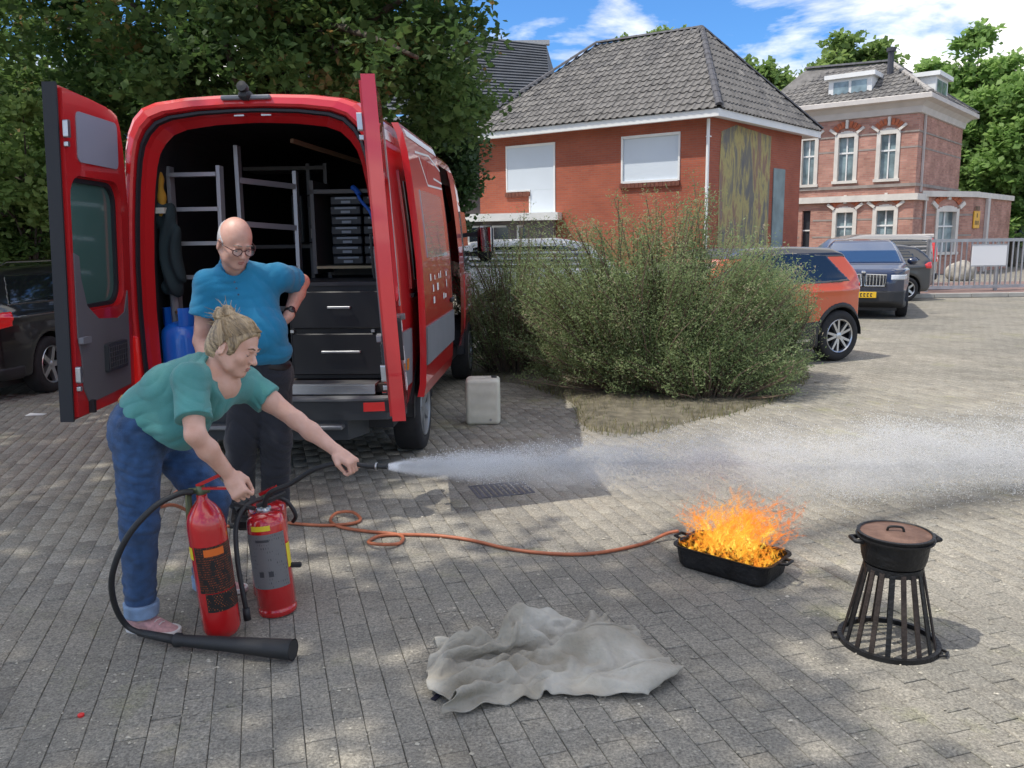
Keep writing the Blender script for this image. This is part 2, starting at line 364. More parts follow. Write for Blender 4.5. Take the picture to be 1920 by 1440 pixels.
# pavers
def paver_mesh(name, cx, cy, dz=0, tx=0, ty=0, L=0.2072, W=0.1026, c=0.0025):
    hx, hy = L / 2, W / 2; vs = []
    for z, i in ((-0.03, 0), (-c, 0), (0, c)):
        for sx, sy in ((-1, -1), (1, -1), (1, 1), (-1, 1)):
            x, y = sx * (hx - i), sy * (hy - i); vs.append((x, y, z + dz + tx * x + ty * y))
    return vs
PF = [[8, 9, 10, 11]] + [[r * 4 + j, r * 4 + (j + 1) % 4, (r + 1) * 4 + (j + 1) % 4, (r + 1) * 4 + j] for r in (0, 1) for j in range(4)]
cells = []
for i in range(-60, 100):
    for j in range(-110, 110):
        s_ = (i + 0.5 * (j % 2)) * 0.21; t_ = j * 0.105
        p = PU * s_ + PW * t_ + Vector((0, 4, 0))
        if -PX + .12 < p.x < PX - .12 and PY0 + .12 < p.y < PY1 + .10 and abs(p.x) < 0.66 * p.y + 1.4: cells.append(p)
def shown(p):
    q = p - Vector((0, 0, CH)); w_ = q.dot(_f); return w_ > 0 and abs(q.dot(_r) / w_ * FPX) < 950 and abs(q.dot(_u) / w_ * FPX) < 715
vis = sorted([p for p in cells if shown(p)], key=lambda p: p.y + 0.15 * abs(p.x)); near = set(id(p) for p in vis[:300])
protos = []
for k in range(6):
    me = bpy.data.meshes.new('paver'); me.from_pydata(paver_mesh('p', 0, 0, rng.normal(0, .0008), rng.normal(0, .006), rng.normal(0, .008)), [], PF); me.materials.append(PAVE); me.update(); protos.append(me)
k = 0
for p in vis[:300]:
    o = bpy.data.objects.new('paver', protos[k % 6]); k += 1; COL.objects.link(o); o.parent = ground
    o.location = p; o.rotation_euler = (0, 0, ANG + rng.normal(0, .006))
V = []; F = []
ca, sa = math.cos(ANG), math.sin(ANG)
for p in cells:
    if id(p) in near: continue
    n = len(V)
    for x_, y_, z_ in paver_mesh('p', 0, 0, rng.normal(0, .001), rng.normal(0, .007), rng.normal(0, .01)):
        V.append((p.x + ca * x_ - sa * y_, p.y + sa * x_ + ca * y_, z_))
    F += [[a + n for a in f] for f in PF]
o = mesh_obj('pavers', np.array(V), np.array(F), PAVE, ground); o['kind'] = 'stuff'
# reddish brick pavement strip beyond the parked cars
brick_pave = mat('red_paving', (0.20, 0.13, 0.115), 0.9, vary=0.25, vscale=3)
mb = MB(); mb.prism([(9.5, 22.6, 0.0), (60, 22.6, 0.0), (60, 28.2, 0.0), (9.5, 28.2, 0.0)], (0, 0, 0.1))
sw = mb.build('pavement', brick_pave); props(sw, 'reddish brick pavement strip in front of the fence', kind='structure')
mb = MB()
for i in range(50): mb.box((9.5 + i * 1.0, 22.46, 0.0), (10.49 + i * 1.0, 22.595, 0.12), bev=0.012)
kb = mb.build('kerb', mat('kerb_concrete', (0.36, 0.35, 0.32), 0.9, vary=0.15, vscale=2), sw)
# low dry grass strip and soil round the shrubs
soil = mat('dry_soil', (0.135, 0.12, 0.085), 0.95, vary=0.45, vscale=9, bump=0.8, bscale=40)
out = [G(*q) for q in [(885, 705), (985, 722), (1075, 760), (1090, 800), (1180, 815), (1300, 790), (1400, 768), (1485, 735), (1500, 695), (1430, 668), (1100, 655), (890, 655)]]
pts = spline(out, 5, True); cen = sum(pts, Vector()) / len(pts)
mb = MB(); rings = []
for k, (sc, z) in enumerate(((1.0, -0.004), (0.97, 0.012), (0.8, 0.03), (0.5, 0.045), (0.02, 0.05))):
    for q in pts:
        v = cen + (q - cen) * (sc * (1 + 0.02 * math.sin(9 * q.x + 5 * q.y))); mb.v.append((v.x, v.y, z + rng.uniform(-.006, .006) * (k > 0)))
n = len(pts)
for r in range(4):
    for j in range(n): mb.f.append([r * n + j, r * n + (j + 1) % n, (r + 1) * n + (j + 1) % n, (r + 1) * n + j]); mb.m.append(0)
verge = recalc(mb.build('verge', soil)); props(verge, 'strip of dry soil and litter under the shrubs', kind='structure')
def inpoly(x, y, P):
    c = False
    for i in range(len(P)):
        a, b_ = P[i], P[i - 1]
        if (a.y > y) != (b_.y > y) and x < (b_.x - a.x) * (y - a.y) / (b_.y - a.y) + a.x: c = not c
    return c
grassm = leafmat('dry_grass_blades', (0.10, 0.11, 0.045), (0.30, 0.26, 0.13), (0.12, 0.2, 0.04), 0.25)
V = []; F = []; T = []
mnx, mxx = min(p.x for p in pts) - .2, max(p.x for p in pts) + .2; mny, mxy = min(p.y for p in pts) - .2, max(p.y for p in pts) + .2
cnt = 0
while cnt < 15000:
    x_, y_ = rng.uniform(mnx, mxx), rng.uniform(mny, mxy)
    q = Vector((x_, y_, 0)); qs = cen + (q - cen) * 0.96
    if not inpoly(qs.x, qs.y, pts): continue
    if math.sin(x_ * 3.1 + 1) * math.sin(y_ * 4.3) + rng.normal(0, .5) < -0.25: continue
    cnt += 1; h_ = rng.uniform(.015, .07) * (1.6 if rng.random() < .1 else 1); a = rng.uniform(0, 6.28); wd = rng.uniform(.002, .005)
    lx, ly = rng.normal(0, .6, 2) * h_; n = len(V)
    V += [(x_ - wd * math.cos(a), y_ - wd * math.sin(a), .0), (x_ + wd * math.cos(a), y_ + wd * math.sin(a), .0), (x_ + lx, y_ + ly, h_ + .02)]
    F.append([n, n + 1, n + 2]); t = rng.random(); T += [t, t, t]
g = mesh_obj('grass', np.array(V), np.array(F), grassm, attr={'tone': T}); props(g, 'thin dry grass and litter at the foot of the shrubs', 'grass', kind='stuff')
# scattered straw / gravel crumbs on the paving
V = []; F = []
for _ in range(2600):
    p = G(rng.uniform(0, 1920), 560 + 880 * rng.random() ** 1.3); s_ = rng.uniform(.0015, .006); n = len(V); a = rng.uniform(0, 6.28)
    el = rng.uniform(.5, 2.2)
    for k in range(4): V.append((p.x + s_ * el * math.cos(a + k * 1.571), p.y + s_ * math.sin(a + k * 1.571) * (1 if k % 2 else el), .0025))
    V.append((p.x, p.y, .0025 + s_)); F += [[n + k, n + (k + 1) % 4, n + 4] for k in range(4)]
g = mesh_obj('debris', np.array(V), np.array(F), mat('pale_crumbs', (0.42, 0.39, 0.32), 0.9, vary=0.6, vscale=2)); props(g, 'pale crumbs of leaf and grit scattered over the paving', 'debris', kind='stuff')
# drain cover in the middle of the yard
dm = mat('cast_iron', (0.11, 0.11, 0.125), 0.6, 0.3, vary=0.3, vscale=20)
dc = thing('drain_cover', 'dark rectangular iron drain cover set in the paving beneath the spray', 'drain cover', G(940, 918), world=True, rotz=0)
c0 = G(940, 918); mb = MB(); fr = Matrix.Translation(c0) @ Matrix.Rotation(ANG, 4, 'Z') @ Matrix.Diagonal((.62, .62, .6, 1))
for a, b_ in (((-.24, -.32, 0), (.24, -.29, .006)), ((-.24, .29, 0), (.24, .32, .006)), ((-.24, -.29, 0), (-.21, .29, .006)), ((.21, -.29, 0), (.24, .29, .006))): mb.box(a, b_, M=fr)
mb.build('frame', dm, dc)
mb = MB()
for k in range(9): mb.box((-.2, -.27 + k * .062, 0), (.2, -.235 + k * .062, .005), M=fr)
mb.build('grate', dm, dc)
# small red cap on the paving, front left
c0 = G(152, 1343); mb = MB(); mb.lathe([(0, .0), (.011, .0), (.012, .008), (.007, .011), (0, .011)], c0, 12)
o = mb.build('bottle_cap', mat('red_plastic', (0.7, 0.03, 0.03), 0.4)); props(o, 'tiny red plastic cap lying on the paving in the front left', 'cap')
for q, lab in (((68, 778), 'long white paper scrap on the paving under the open van door'), ((318, 852), 'square white scrap of paper behind the bending woman')):
    c0 = G(*q); mb = MB(); s_ = (.09, .05) if q[0] < 100 else (.05, .045)
    mb.add([(c0.x - s_[0], c0.y - s_[1], .003), (c0.x + s_[0], c0.y - s_[1] * .8, .006), (c0.x + s_[0] * .9, c0.y + s_[1], .003), (c0.x - s_[0], c0.y + s_[1], .012)], [[0, 1, 2, 3]])
    mb.add([(c0.x - s_[0], c0.y - s_[1], .002), (c0.x + s_[0], c0.y - s_[1] * .8, .002), (c0.x + s_[0] * .9, c0.y + s_[1], .002), (c0.x - s_[0], c0.y + s_[1], .002)], [[3, 2, 1, 0]])
    o = mb.build('paper_scrap', mat('paper_white', (0.75, 0.75, 0.72), 0.8)); props(o, lab, 'paper')
# ================================================================ houses
def brickmat(name, c1, c2, mortar, sc=1.0, stain=(0.8, 0.8, 0.8)):
    m = bpy.data.materials.new(name); m.use_nodes = True; nt = m.node_tree; L = nt.links; b = nt.nodes['Principled BSDF']; b.inputs['Roughness'].default_value = 0.88
    tcn = nt.nodes.new('ShaderNodeTexCoord'); br = nt.nodes.new('ShaderNodeTexBrick'); L.new(tcn.outputs['UV'], br.inputs['Vector'])
    br.inputs['Scale'].default_value = 1; br.inputs['Brick Width'].default_value = 0.22 * sc; br.inputs['Row Height'].default_value = 0.0625 * sc; br.inputs['Mortar Size'].default_value = 0.006
    br.inputs['Color1'].default_value = (*c1, 1); br.inputs['Color2'].default_value = (*c2, 1); br.inputs['Mortar'].default_value = (*mortar, 1); br.inputs['Bias'].default_value = -0.1
    n = nt.nodes.new('ShaderNodeTexNoise'); n.inputs['Scale'].default_value = 1.2; n.inputs['Detail'].default_value = 7; L.new(tcn.outputs['UV'], n.inputs['Vector'])
    r = nt.nodes.new('ShaderNodeValToRGB'); r.color_ramp.elements[0].position = 0.35; r.color_ramp.elements[1].position = 0.7
    r.color_ramp.elements[0].color = (*stain, 1); r.color_ramp.elements[1].color = (1.08, 1.08, 1.08, 1); L.new(n.outputs[0], r.inputs[0])
    x = nt.nodes.new('ShaderNodeMix'); x.data_type = 'RGBA'; x.blend_type = 'MULTIPLY'; x.inputs[0].default_value = 1; L.new(br.outputs[0], x.inputs[6]); L.new(r.outputs[0], x.inputs[7])
    L.new(x.outputs[2], b.inputs['Base Color'])
    bp = nt.nodes.new('ShaderNodeBump'); bp.inputs['Strength'].default_value = 0.6; bp.inputs['Distance'].default_value = 0.006; L.new(br.outputs['Fac'], bp.inputs['Height']); bp.invert = True
    L.new(bp.outputs[0], b.inputs['Normal'])
    return m
def uv_box(o):
    """metric uv: along the wall and up"""
    me = o.data; uv = me.uv_layers.new(name='UVMap')
    for p in me.polygons:
        n = p.normal; t = Vector((-n.y, n.x, 0)) if abs(n.z) < .9 else Vector((1, 0, 0))
        t.normalize(); up = Vector((0, 0, 1)) if abs(n.z) < .9 else Vector((0, 1, 0))
        for li in p.loop_indices:
            v = me.vertices[me.loops[li].vertex_index].co; uv.data[li].uv = (v.dot(t), v.dot(up))
    return o
class Wall:
    """local frame on a facade: s along from A, n outward, z up"""
    def __init__(w, A, B):
        w.A = Vector((A[0], A[1], 0)); w.d = (Vector((B[0], B[1], 0)) - w.A); w.L = w.d.length; w.d.normalize(); w.n = Vector((w.d.y, -w.d.x, 0))
        w.M = Matrix((( w.d.x, -w.n.x, 0, w.A.x), (w.d.y, -w.n.y, 0, w.A.y), (0, 0, 1, 0), (0, 0, 0, 1)))
    def P(w, s, out, z): return w.A + w.d * s + w.n * out + Vector((0, 0, z))
    def box(w, mb, s0, s1, z0, z1, o0, o1, mi=0, bev=0):
        return mb.box((s0, -o1, z0), (s1, -o0, z1), mi, w.M, bev)
    def at(w, px, py):
        """facade coordinates of the point seen at a pixel"""
        d = ray(px, py); o = Vector((0, 0, CH)); t = (w.A - o).dot(w.n) / d.dot(w.n); q = o + d * t
        return (q - w.A).dot(w.d), q.z
def wall_with_holes(w, z0, z1, holes, depth=0.12, s0=0.0, s1=None):
    """facade as cells round rectangular holes, with reveals"""
    s1 = w.L if s1 is None else s1
    ss = sorted({s0, s1, *[h[0] for h in holes], *[h[1] for h in holes]}); zs = sorted({z0, z1, *[h[2] for h in holes], *[h[3] for h in holes]})
    mb = MB()
    for i in range(len(ss) - 1):
        for j in range(len(zs) - 1):
            cs, cz = (ss[i] + ss[i + 1]) / 2, (zs[j] + zs[j + 1]) / 2
            if any(h[0] < cs < h[1] and h[2] < cz < h[3] for h in holes): continue
            mb.quad(w.P(ss[i], 0, zs[j]), w.P(ss[i + 1], 0, zs[j]), w.P(ss[i + 1], 0, zs[j + 1]), w.P(ss[i], 0, zs[j + 1]))
    for a, b_, c, d in holes:
        for p, q in (((a, c), (a, d)), ((a, d), (b_, d)), ((b_, d), (b_, c)), ((b_, c), (a, c))):
            mb.quad(w.P(p[0], 0, p[1]), w.P(q[0], 0, q[1]), w.P(q[0], -depth, q[1]), w.P(p[0], -depth, p[1]))
    return mb
white = mat('white_paint', (0.78, 0.78, 0.76), 0.55, vary=0.05, vscale=2)
shutter = mat('grey_white_board', (0.62, 0.68, 0.74), 0.6, vary=0.03, vscale=1)
darkglass = mat('dark_window_glass', (0.03, 0.04, 0.05), 0.08, spec=0.8)
tilem = mat('brown_grey_roof_tile', (0.140, 0.134, 0.128), 0.75, vary=0.3, vscale=4, bump=0.4, bscale=30)
# per-tile variation
nt = tilem.node_tree; b = nt.nodes['Principled BSDF']; src = b.inputs['Base Color'].links[0].from_socket
g_ = nt.nodes.new('ShaderNodeNewGeometry'); r = nt.nodes.new('ShaderNodeValToRGB'); r.color_ramp.elements[0].color = (.76, .76, .78, 1); r.color_ramp.elements[1].color = (1.26, 1.24, 1.2, 1)
nt.links.new(g_.outputs['Random Per Island'], r.inputs[0]); x = nt.nodes.new('ShaderNodeMix'); x.data_type = 'RGBA'; x.blend_type = 'MULTIPLY'; x.inputs[0].default_value = 1
nt.links.new(src, x.inputs[6]); nt.links.new(r.outputs[0], x.inputs[7]); nt.links.new(x.outputs[2], b.inputs['Base Color'])
ridgem = mat('ridge_tile', (0.075, 0.075, 0.085), 0.7, vary=0.3, vscale=6)
redbrick = brickmat('red_house_brick', (0.40, 0.105, 0.055), (0.34, 0.085, 0.048), (0.30, 0.15, 0.11), 1.0, (0.88, 0.86, 0.84))
# ---- red brick house in the middle
C = Vector((5.30, 22.5, 0)); LW = Vector((-0.93, 26.8, 0)); RW = Vector((9.25, 27.0, 0)); BW = LW + RW - C
EH = 4.86; apex = Vector((5.775, 26, 7.82)); rend = Vector((2.87, 27.8, 7.82))
house = thing('brick_house', 'red brick house with hipped grey tiled roof and white boarded windows', 'house', (4.2, 26, 0), world=True)
wf = Wall(LW, C); wr = Wall(C, RW); wb = Wall(RW, BW); wl = Wall(BW, LW)
s0, z0 = wf.at(951, 361); s1, z1 = wf.at(1040, 271); s2, _z = wf.at(993, 300); _s, z3 = wf.at(1015, 404); zt = wf.at(951, 276)[1]
p0, q0 = wf.at(1166, 344); p1, q1 = wf.at(1275, 248)
z3 = max(z3, 2.3)
holes = [(s0, s2, z0, zt), (s2, s1, z3, zt), (p0, p1, q0, q1)]
mb = wall_with_holes(wf, 0, EH, holes)
for ww in (wr, wb, wl): mb.quad(ww.P(0, 0, 0), ww.P(ww.L, 0, 0), ww.P(ww.L, 0, EH), ww.P(0, 0, EH))
hw = uv_box(mb.build('wall', redbrick, house))
mb = MB(); wf.box(mb, p0 + .03, p1 - .03, q0 + .03, q1 - .03, -.10, -.02, bev=.01)
brd = mb.build('window_board', shutter, house)
mb = MB(); wf.box(mb, s0 + .03, s1 - .03, z0 + .03, zt - .03, -.10, .012, bev=.004); wf.box(mb, s2 + .03, s1 - .03, z3, z0 + .028, -.10, .012, bev=.004)
mb.build('door_board', shutter, house, label='white board closing an upper door and its window in one L shape')
mb = MB()
for a, b_, c_, d_ in ((p0, p1, q0, q1),):
    wf.box(mb, a - .02, b_ + .02, d_ - .05, d_ + .02, -.04, .03); wf.box(mb, a - .02, a + .03, c_, d_ - .053, -.04, .03); wf.box(mb, b_ - .03, b_ + .02, c_, d_ - .053, -.04, .03)
    wf.box(mb, a + .033, b_ - .033, c_ - .01, c_ + .05, -.04, .03)
mb.build('window_frame', white, house); mb = MB()
wf.box(mb, s0 - .02, s1 + .02, zt - .05, zt + .02, -.04, .03); wf.box(mb, s0 - .02, s0 + .03, z0, zt - .053, -.04, .03); wf.box(mb, s1 - .03, s1 + .02, z3, zt - .053, -.04, .03)
wf.box(mb, s2 - .02, s2 + .03, z3, z0 - .003, -.04, .03); wf.box(mb, s0 + .033, s2 + .03, z0 - .0, z0 + .05, -.04, .03)
mb.build('window_frame', white, house)
silm = mat('sill_brick', (0.16, 0.055, 0.035), 0.85, vary=0.3, vscale=12)
for a, b_, c_ in ((p0, p1, q0), (s0, s2, z0)):
    n = max(3, int((b_ - a) / .11)); mb = MB()
    for k in range(n): wf.box(mb, a - .04 + (b_ - a + .08) * k / n, a - .04 + (b_ - a + .08) * (k + .92) / n, c_ - .14, c_ - .015, -.02, .07)
    mb.build('window_sill', silm, house)
# gutter boards and soffit
OH = 0.42
cenh = (C + LW + RW + BW) / 4
def outw(p, d): return p + ((p - cenh).normalized() * d)
def corner_off(p, wa, wb_, d):
    a = wa.n; b_ = wb_.n; k = d / (1 + a.dot(b_)); return p + (a + b_) * k
EC = [corner_off(LW, wl, wf, OH), corner_off(C, wf, wr, OH), corner_off(RW, wr, wb, OH), corner_off(BW, wb, wl, OH)]
mb = MB()
inn = [LW, C, RW, BW]; EI = [corner_off(LW, wl, wf, OH - .14), corner_off(C, wf, wr, OH - .14), corner_off(RW, wr, wb, OH - .14), corner_off(BW, wb, wl, OH - .14)]
for i in range(4):
    j = (i + 1) % 4; a, b_ = EC[i], EC[j]; c_, d_ = EI[j], EI[i]; ia, ib = inn[i] , inn[j]
    zt_, zb_ = 4.95, 4.76
    up = lambda v, z: Vector((v.x, v.y, z))
    mb.quad(up(a, zb_), up(b_, zb_), up(b_, zt_), up(a, zt_)); mb.quad(up(a, zt_), up(b_, zt_), up(c_, zt_), up(d_, zt_))
    mb.quad(up(d_, zb_ + .06), up(c_, zb_ + .06), up(ib, zb_ + .06), up(ia, zb_ + .06)); mb.quad(up(d_, zb_ + .06), up(d_, zb_), up(c_, zb_), up(c_, zb_ + .06)); mb.quad(up(a, zb_), up(d_, zb_), up(c_, zb_), up(b_, zb_))
recalc(mb.build('gutter', white, house))
mb = MB(); s_, _z = wf.at(1329, 300); mb.tube([wf.P(s_, .09, 4.76), wf.P(s_, .09, .1)], .045, 8)
for z in (4.3, 3.0, 1.7): wf.box(mb, s_ - .06, s_ + .06, z, z + .03, 0, .1)
mb.build('downpipe', white, house, autosm=40)
# roof planes with pantiles
def roof_plane(parent, e0, e1, r1, r0, tile_w, tile_l, m, count, name='roof_tile', proud=0.03):
    """tiles over the quad eave e0-e1, ridge r0-r1; returns lists of single tiles and rest"""
    e0, e1, r0, r1 = map(Vector, (e0, e1, r0, r1)); u = (e1 - e0).normalized(); nrm = u.cross(((r0 + r1) / 2 - (e0 + e1) / 2)).normalized()
    if nrm.z < 0: nrm = -nrm
    v = nrm.cross(u).normalized()
    if v.z < 0: v = -v
    H_ = (r0 - e0).dot(v); U1 = (e1 - e0).dot(u); a0 = (r0 - e0).dot(u); a1 = (r1 - e0).dot(u)
    tiles = []
    nr = int(math.ceil(H_ / tile_l)) + 0
    for r_ in range(nr):
        y0 = r_ * tile_l - .03; y1 = min(y0 + tile_l * 1.12, H_ + .02); ym = (y0 + y1) / 2; f_ = max(0, min(1, ym / H_))
        ua, ub = a0 * f_, U1 + (a1 - U1) * f_
        n = int((ub - ua) / tile_w) + 1; k0 = math.floor(ua / tile_w); k1 = math.ceil(ub / tile_w)
        for k in range(k0, k1):
            x0 = max(k * tile_w, ua - .02); x1 = min((k + 1) * tile_w, ub + .02)
            if x1 - x0 < .04: continue
            jit = random.uniform(-.006, .006)
            prof = [(0, 0.012), (.22, -.004), (.5, 0.0), (.72, .034), (.88, .040), (1.0, .020)]
            vs = []
            for yy, zz in ((y0, proud + jit), (y1, 0.0)):
                for t, h_ in prof:
                    xx = k * tile_w + t * tile_w; xx = min(max(xx, x0), x1)
                    vs.append(e0 + u * xx + v * yy + nrm * (h_ + zz + .02))
            for t, h_ in prof:
                xx = min(max(k * tile_w + t * tile_w, x0), x1); vs.append(e0 + u * xx + v * y0 + nrm * (h_ + jit + proud - .022 + .02))
            fs = [[i, i + 1, 7 + i, 6 + i] for i in range(5)] + [[12 + i, 13 + i, i + 1, i] for i in range(5)]
            tiles.append((vs, fs, (r_, k)))
    return tiles
def place_tiles(parent, tiles, m, nsingle, name='roof_tile', restname='roof_tiles'):
    tiles = sorted(tiles, key=lambda t: (t[0][0] - Vector((0, 0, CH))).length)
    for vs, fs, _ in tiles[:nsingle]:
        MB().add(vs, fs).build(name, m, parent)
    mb = MB()
    for vs, fs, _ in tiles[nsingle:]: mb.add(vs, fs)
    o = mb.build(restname, m, parent); o['kind'] = 'stuff'
z_ = lambda v, z=4.95: Vector((v.x, v.y, z))
mb = MB(); mb.add([z_(EC[0]), z_(EC[1]), z_(EC[2]), z_(EC[3]), apex, rend], [[0, 1, 4, 5], [1, 2, 4], [2, 3, 5, 4], [3, 0, 5]])
mb.build('roof', mat('roof_underlay', (0.05, 0.05, 0.05), 0.9), house)
tl = roof_plane(house, z_(EC[0]), z_(EC[1]), apex, rend, .215, .30, tilem, 0) + roof_plane(house, z_(EC[1]), z_(EC[2]), apex, apex, .215, .30, tilem, 0)
place_tiles(house, tl, tilem, 300)
def ridge_caps(parent, a, b_, m, r=.09, n=None, name='ridge_tile'):
    a, b_ = Vector(a), Vector(b_); L = (b_ - a).length; n = n or int(L / .33); d = (b_ - a).normalized(); out = []
    for k in range(n):
        p, q = a + (b_ - a) * (k / n), a + (b_ - a) * ((k + 1.08) / n); side = d.cross(Vector((0, 0, 1))).normalized(); up = side.cross(d)
        vs = []
        for pt, rr in ((p, r * 1.1), (q, r)):
            for i in range(5):
                t = math.pi * i / 4; vs.append(pt + side * (rr * math.cos(t)) + up * (rr * .8 * math.sin(t) + .03))
        MB().add(vs, [[i, i + 1, i + 6, i + 5] for i in range(4)] + [[0, 1, 2, 3, 4]]).build(name, m, parent)
ridge_caps(house, z_(EC[1], 5.0), apex, ridgem); ridge_caps(house, apex, rend, ridgem); ridge_caps(house, z_(EC[2], 5.0), apex, ridgem); ridge_caps(house, z_(EC[0], 5.0), rend, ridgem)
# graffiti-like mural: loose ochre, yellow and slate streaks on the shaded gable wall
def mural_mat():
    m = bpy.data.materials.new('mural_paint'); m.use_nodes = True; nt = m.node_tree; L = nt.links; b = nt.nodes['Principled BSDF']; b.inputs['Roughness'].default_value = .8
    t = nt.nodes.new('ShaderNodeTexCoord'); mp = nt.nodes.new('ShaderNodeMapping'); mp.inputs['Scale'].default_value = (1.2, 1.2, .30); L.new(t.outputs['Object'], mp.inputs[0])
    n = nt.nodes.new('ShaderNodeTexNoise'); n.inputs['Scale'].default_value = 2.1; n.inputs['Detail'].default_value = 9; n.inputs['Roughness'].default_value = .68; n.inputs['Distortion'].default_value = .5; L.new(mp.outputs[0], n.inputs['Vector'])
    r = nt.nodes.new('ShaderNodeValToRGB'); r.color_ramp.interpolation = 'B_SPLINE'
    cs = [(.30, (.13, .13, .13)), (.42, (.18, .17, .15)), (.47, (.30, .25, .13)), (.51, (.50, .43, .16)), (.55, (.34, .25, .13)), (.60, (.26, .13, .10)), (.72, (.25, .25, .23))]
    e = r.color_ramp.elements; e[0].position = cs[0][0]; e[0].color = (*cs[0][1], 1); e[1].position = cs[-1][0]; e[1].color = (*cs[-1][1], 1)
    for p, c in cs[1:-1]: q = e.new(p); q.color = (*c, 1)
    L.new(n.outputs[0], r.inputs[0]); L.new(r.outputs[0], b.inputs['Base Color']); return m
a0, _z = wr.at(1349, 300); a1, _z = wr.at(1444, 300); mb = MB()
pts_m = [(a0, .4), (a1, .4), (a1, 4.62), (a0 + .9, 4.74), (a0 + .06, 4.5), (a0, 3.6)]
mb.prism([wr.P(s_, .006, z) for s_, z in pts_m], wr.n * .004); recalc(mb.build('mural', mural_mat(), house, label='loose ochre and grey painted mural on the shaded side wall'))
b0, zb = wr.at(1444, 450); b1, ztp = wr.at(1471, 318); mb = MB(); wr.box(mb, b0 + .03, b1, .2, ztp, .004, .03)
mb.build('side_board', mat('pale_teal_board', (0.22, 0.28, 0.28), 0.7, vary=.25, vscale=2), house, label='narrow pale teal board beside the mural')
# ---- flat roofed annex, left of the brick house
a = At(860, 408, 25.6); ann = thing('annex', 'low flat roofed annex with a white roof edge beside the brick house', 'annex', (1, 25.5, 0), world=True)
AX0, AX1 = At(845, 408, 25.6).x, At(1045, 412, 24.6).x; AZ = a.z
mb = MB(); mb.prism([(AX0, 25.6, AZ - .13), (AX1, 24.5, AZ - .13), (AX1 + .4, 26.0, AZ - .13), (AX0, 29, AZ - .13)], (0, 0, .22)); recalc(mb.build('roof', white, ann))
mb = MB(); mb.prism([(AX0 + .2, 26.0, 0), (AX1 - .1, 24.9, 0), (AX1 + .2, 26.0, 0), (AX0 + .2, 29, 0)], (0, 0, AZ - .14)); recalc(mb.build('wall', mat('dark_grey_render', (0.16, 0.14, 0.145), 0.9, vary=.2, vscale=3), ann))
for k in range(3):
    s0_ = AX0 + .5 + k * .75; mb = MB(); mb.box((s0_, 25.62 - .19 * k, 1.0), (s0_ + .55, 25.74 - .19 * k, 2.15), bev=.01); pf = mb.build('window', white, ann)
    mb = MB(); mb.box((s0_ + .06, 25.60 - .19 * k, 1.06), (s0_ + .49, 25.618 - .19 * k, 2.09)); mb.build('pane', darkglass, pf)
# ---- grey house behind, left of the brick house
gm = mat('slate_roof', (0.075, 0.082, 0.095), 0.6, vary=.2, vscale=2)
gh = thing('slate_roofed_house', 'grey slate roofed house partly hidden behind the big tree', 'house', (-2, 38, 0), world=True)
q = {k: At(*v) for k, v in dict(tl=(660, 30, 37), tr=(950, 83, 37), pk=(1010, 98, 38.5), br=(1033, 140, 40), bl=(640, 215, 34), bm=(905, 208, 34)).items()}
mb = MB(); TR, TL = At(955, 84, 38), At(560, 30, 38); BR, BL = At(1035, 215, 33.5), At(560, 215, 33.5)
mb.add([BL, BR, TR + Vector((1.6, 0, 0)), TL], [[0, 1, 2, 3]]); mb.add([BR, BR + Vector((1.6, 9, 0)), TR + Vector((1.6, 0, 0))], [[0, 1, 2]])
mb.build('roof', gm, gh)
rows = 26; mb = MB(); TRx = TR + Vector((1.6, 0, 0))
for r_ in range(rows):
    t0, t1 = r_ / rows, (r_ + 1.0) / rows; A_, B_ = BL.lerp(TL, t0), BR.lerp(TRx, t0); C_, D_ = BR.lerp(TRx, t1), BL.lerp(TL, t1); up = Vector((0, -.05, .05))
    mb.add([A_ + up, B_ + up, C_ + up * .15, D_ + up * .15, A_, B_], [[0, 1, 2, 3], [4, 5, 1, 0]])
o = mb.build('slate_courses', gm, gh); o['kind'] = 'stuff'
mb = MB(); mb.box((BL.x, BL.y - .25, BL.z - .3), (BR.x + .1, BR.y, BR.z - .02)); mb.build('gutter', mat('pale_grey_trim', (.42, .42, .42), .6), gh); mb = MB(); mb.box((TL.x, TR.y - .1, TR.z - .02), (TRx.x + .15, TR.y + .2, TR.z + .16)); mb.build('ridge_board', mat('pale_grey_trim', (.42, .42, .42), .6), gh)
mb = MB(); mb.box((BL.x + .3, BL.y + .3, 0), (BR.x - .3, BR.y + 9, BR.z - .3)); mb.build('wall', mat('grey_brown_wall', (0.19, 0.165, 0.16), 0.9, vary=.15, vscale=2), gh)
for k in range(4):
    x0 = BR.x - 1.6 - k * 2.2; mb = MB(); mb.box((x0, BL.y + .2, BR.z - 2.4), (x0 + 1.1, BL.y + .296, BR.z - .8)); f_ = mb.build('window', white, gh); mb = MB(); mb.box((x0 + .1, BL.y + .17, BR.z - 2.3), (x0 + 1.0, BL.y + .198, BR.z - .9)); mb.build('pane', darkglass, f_)
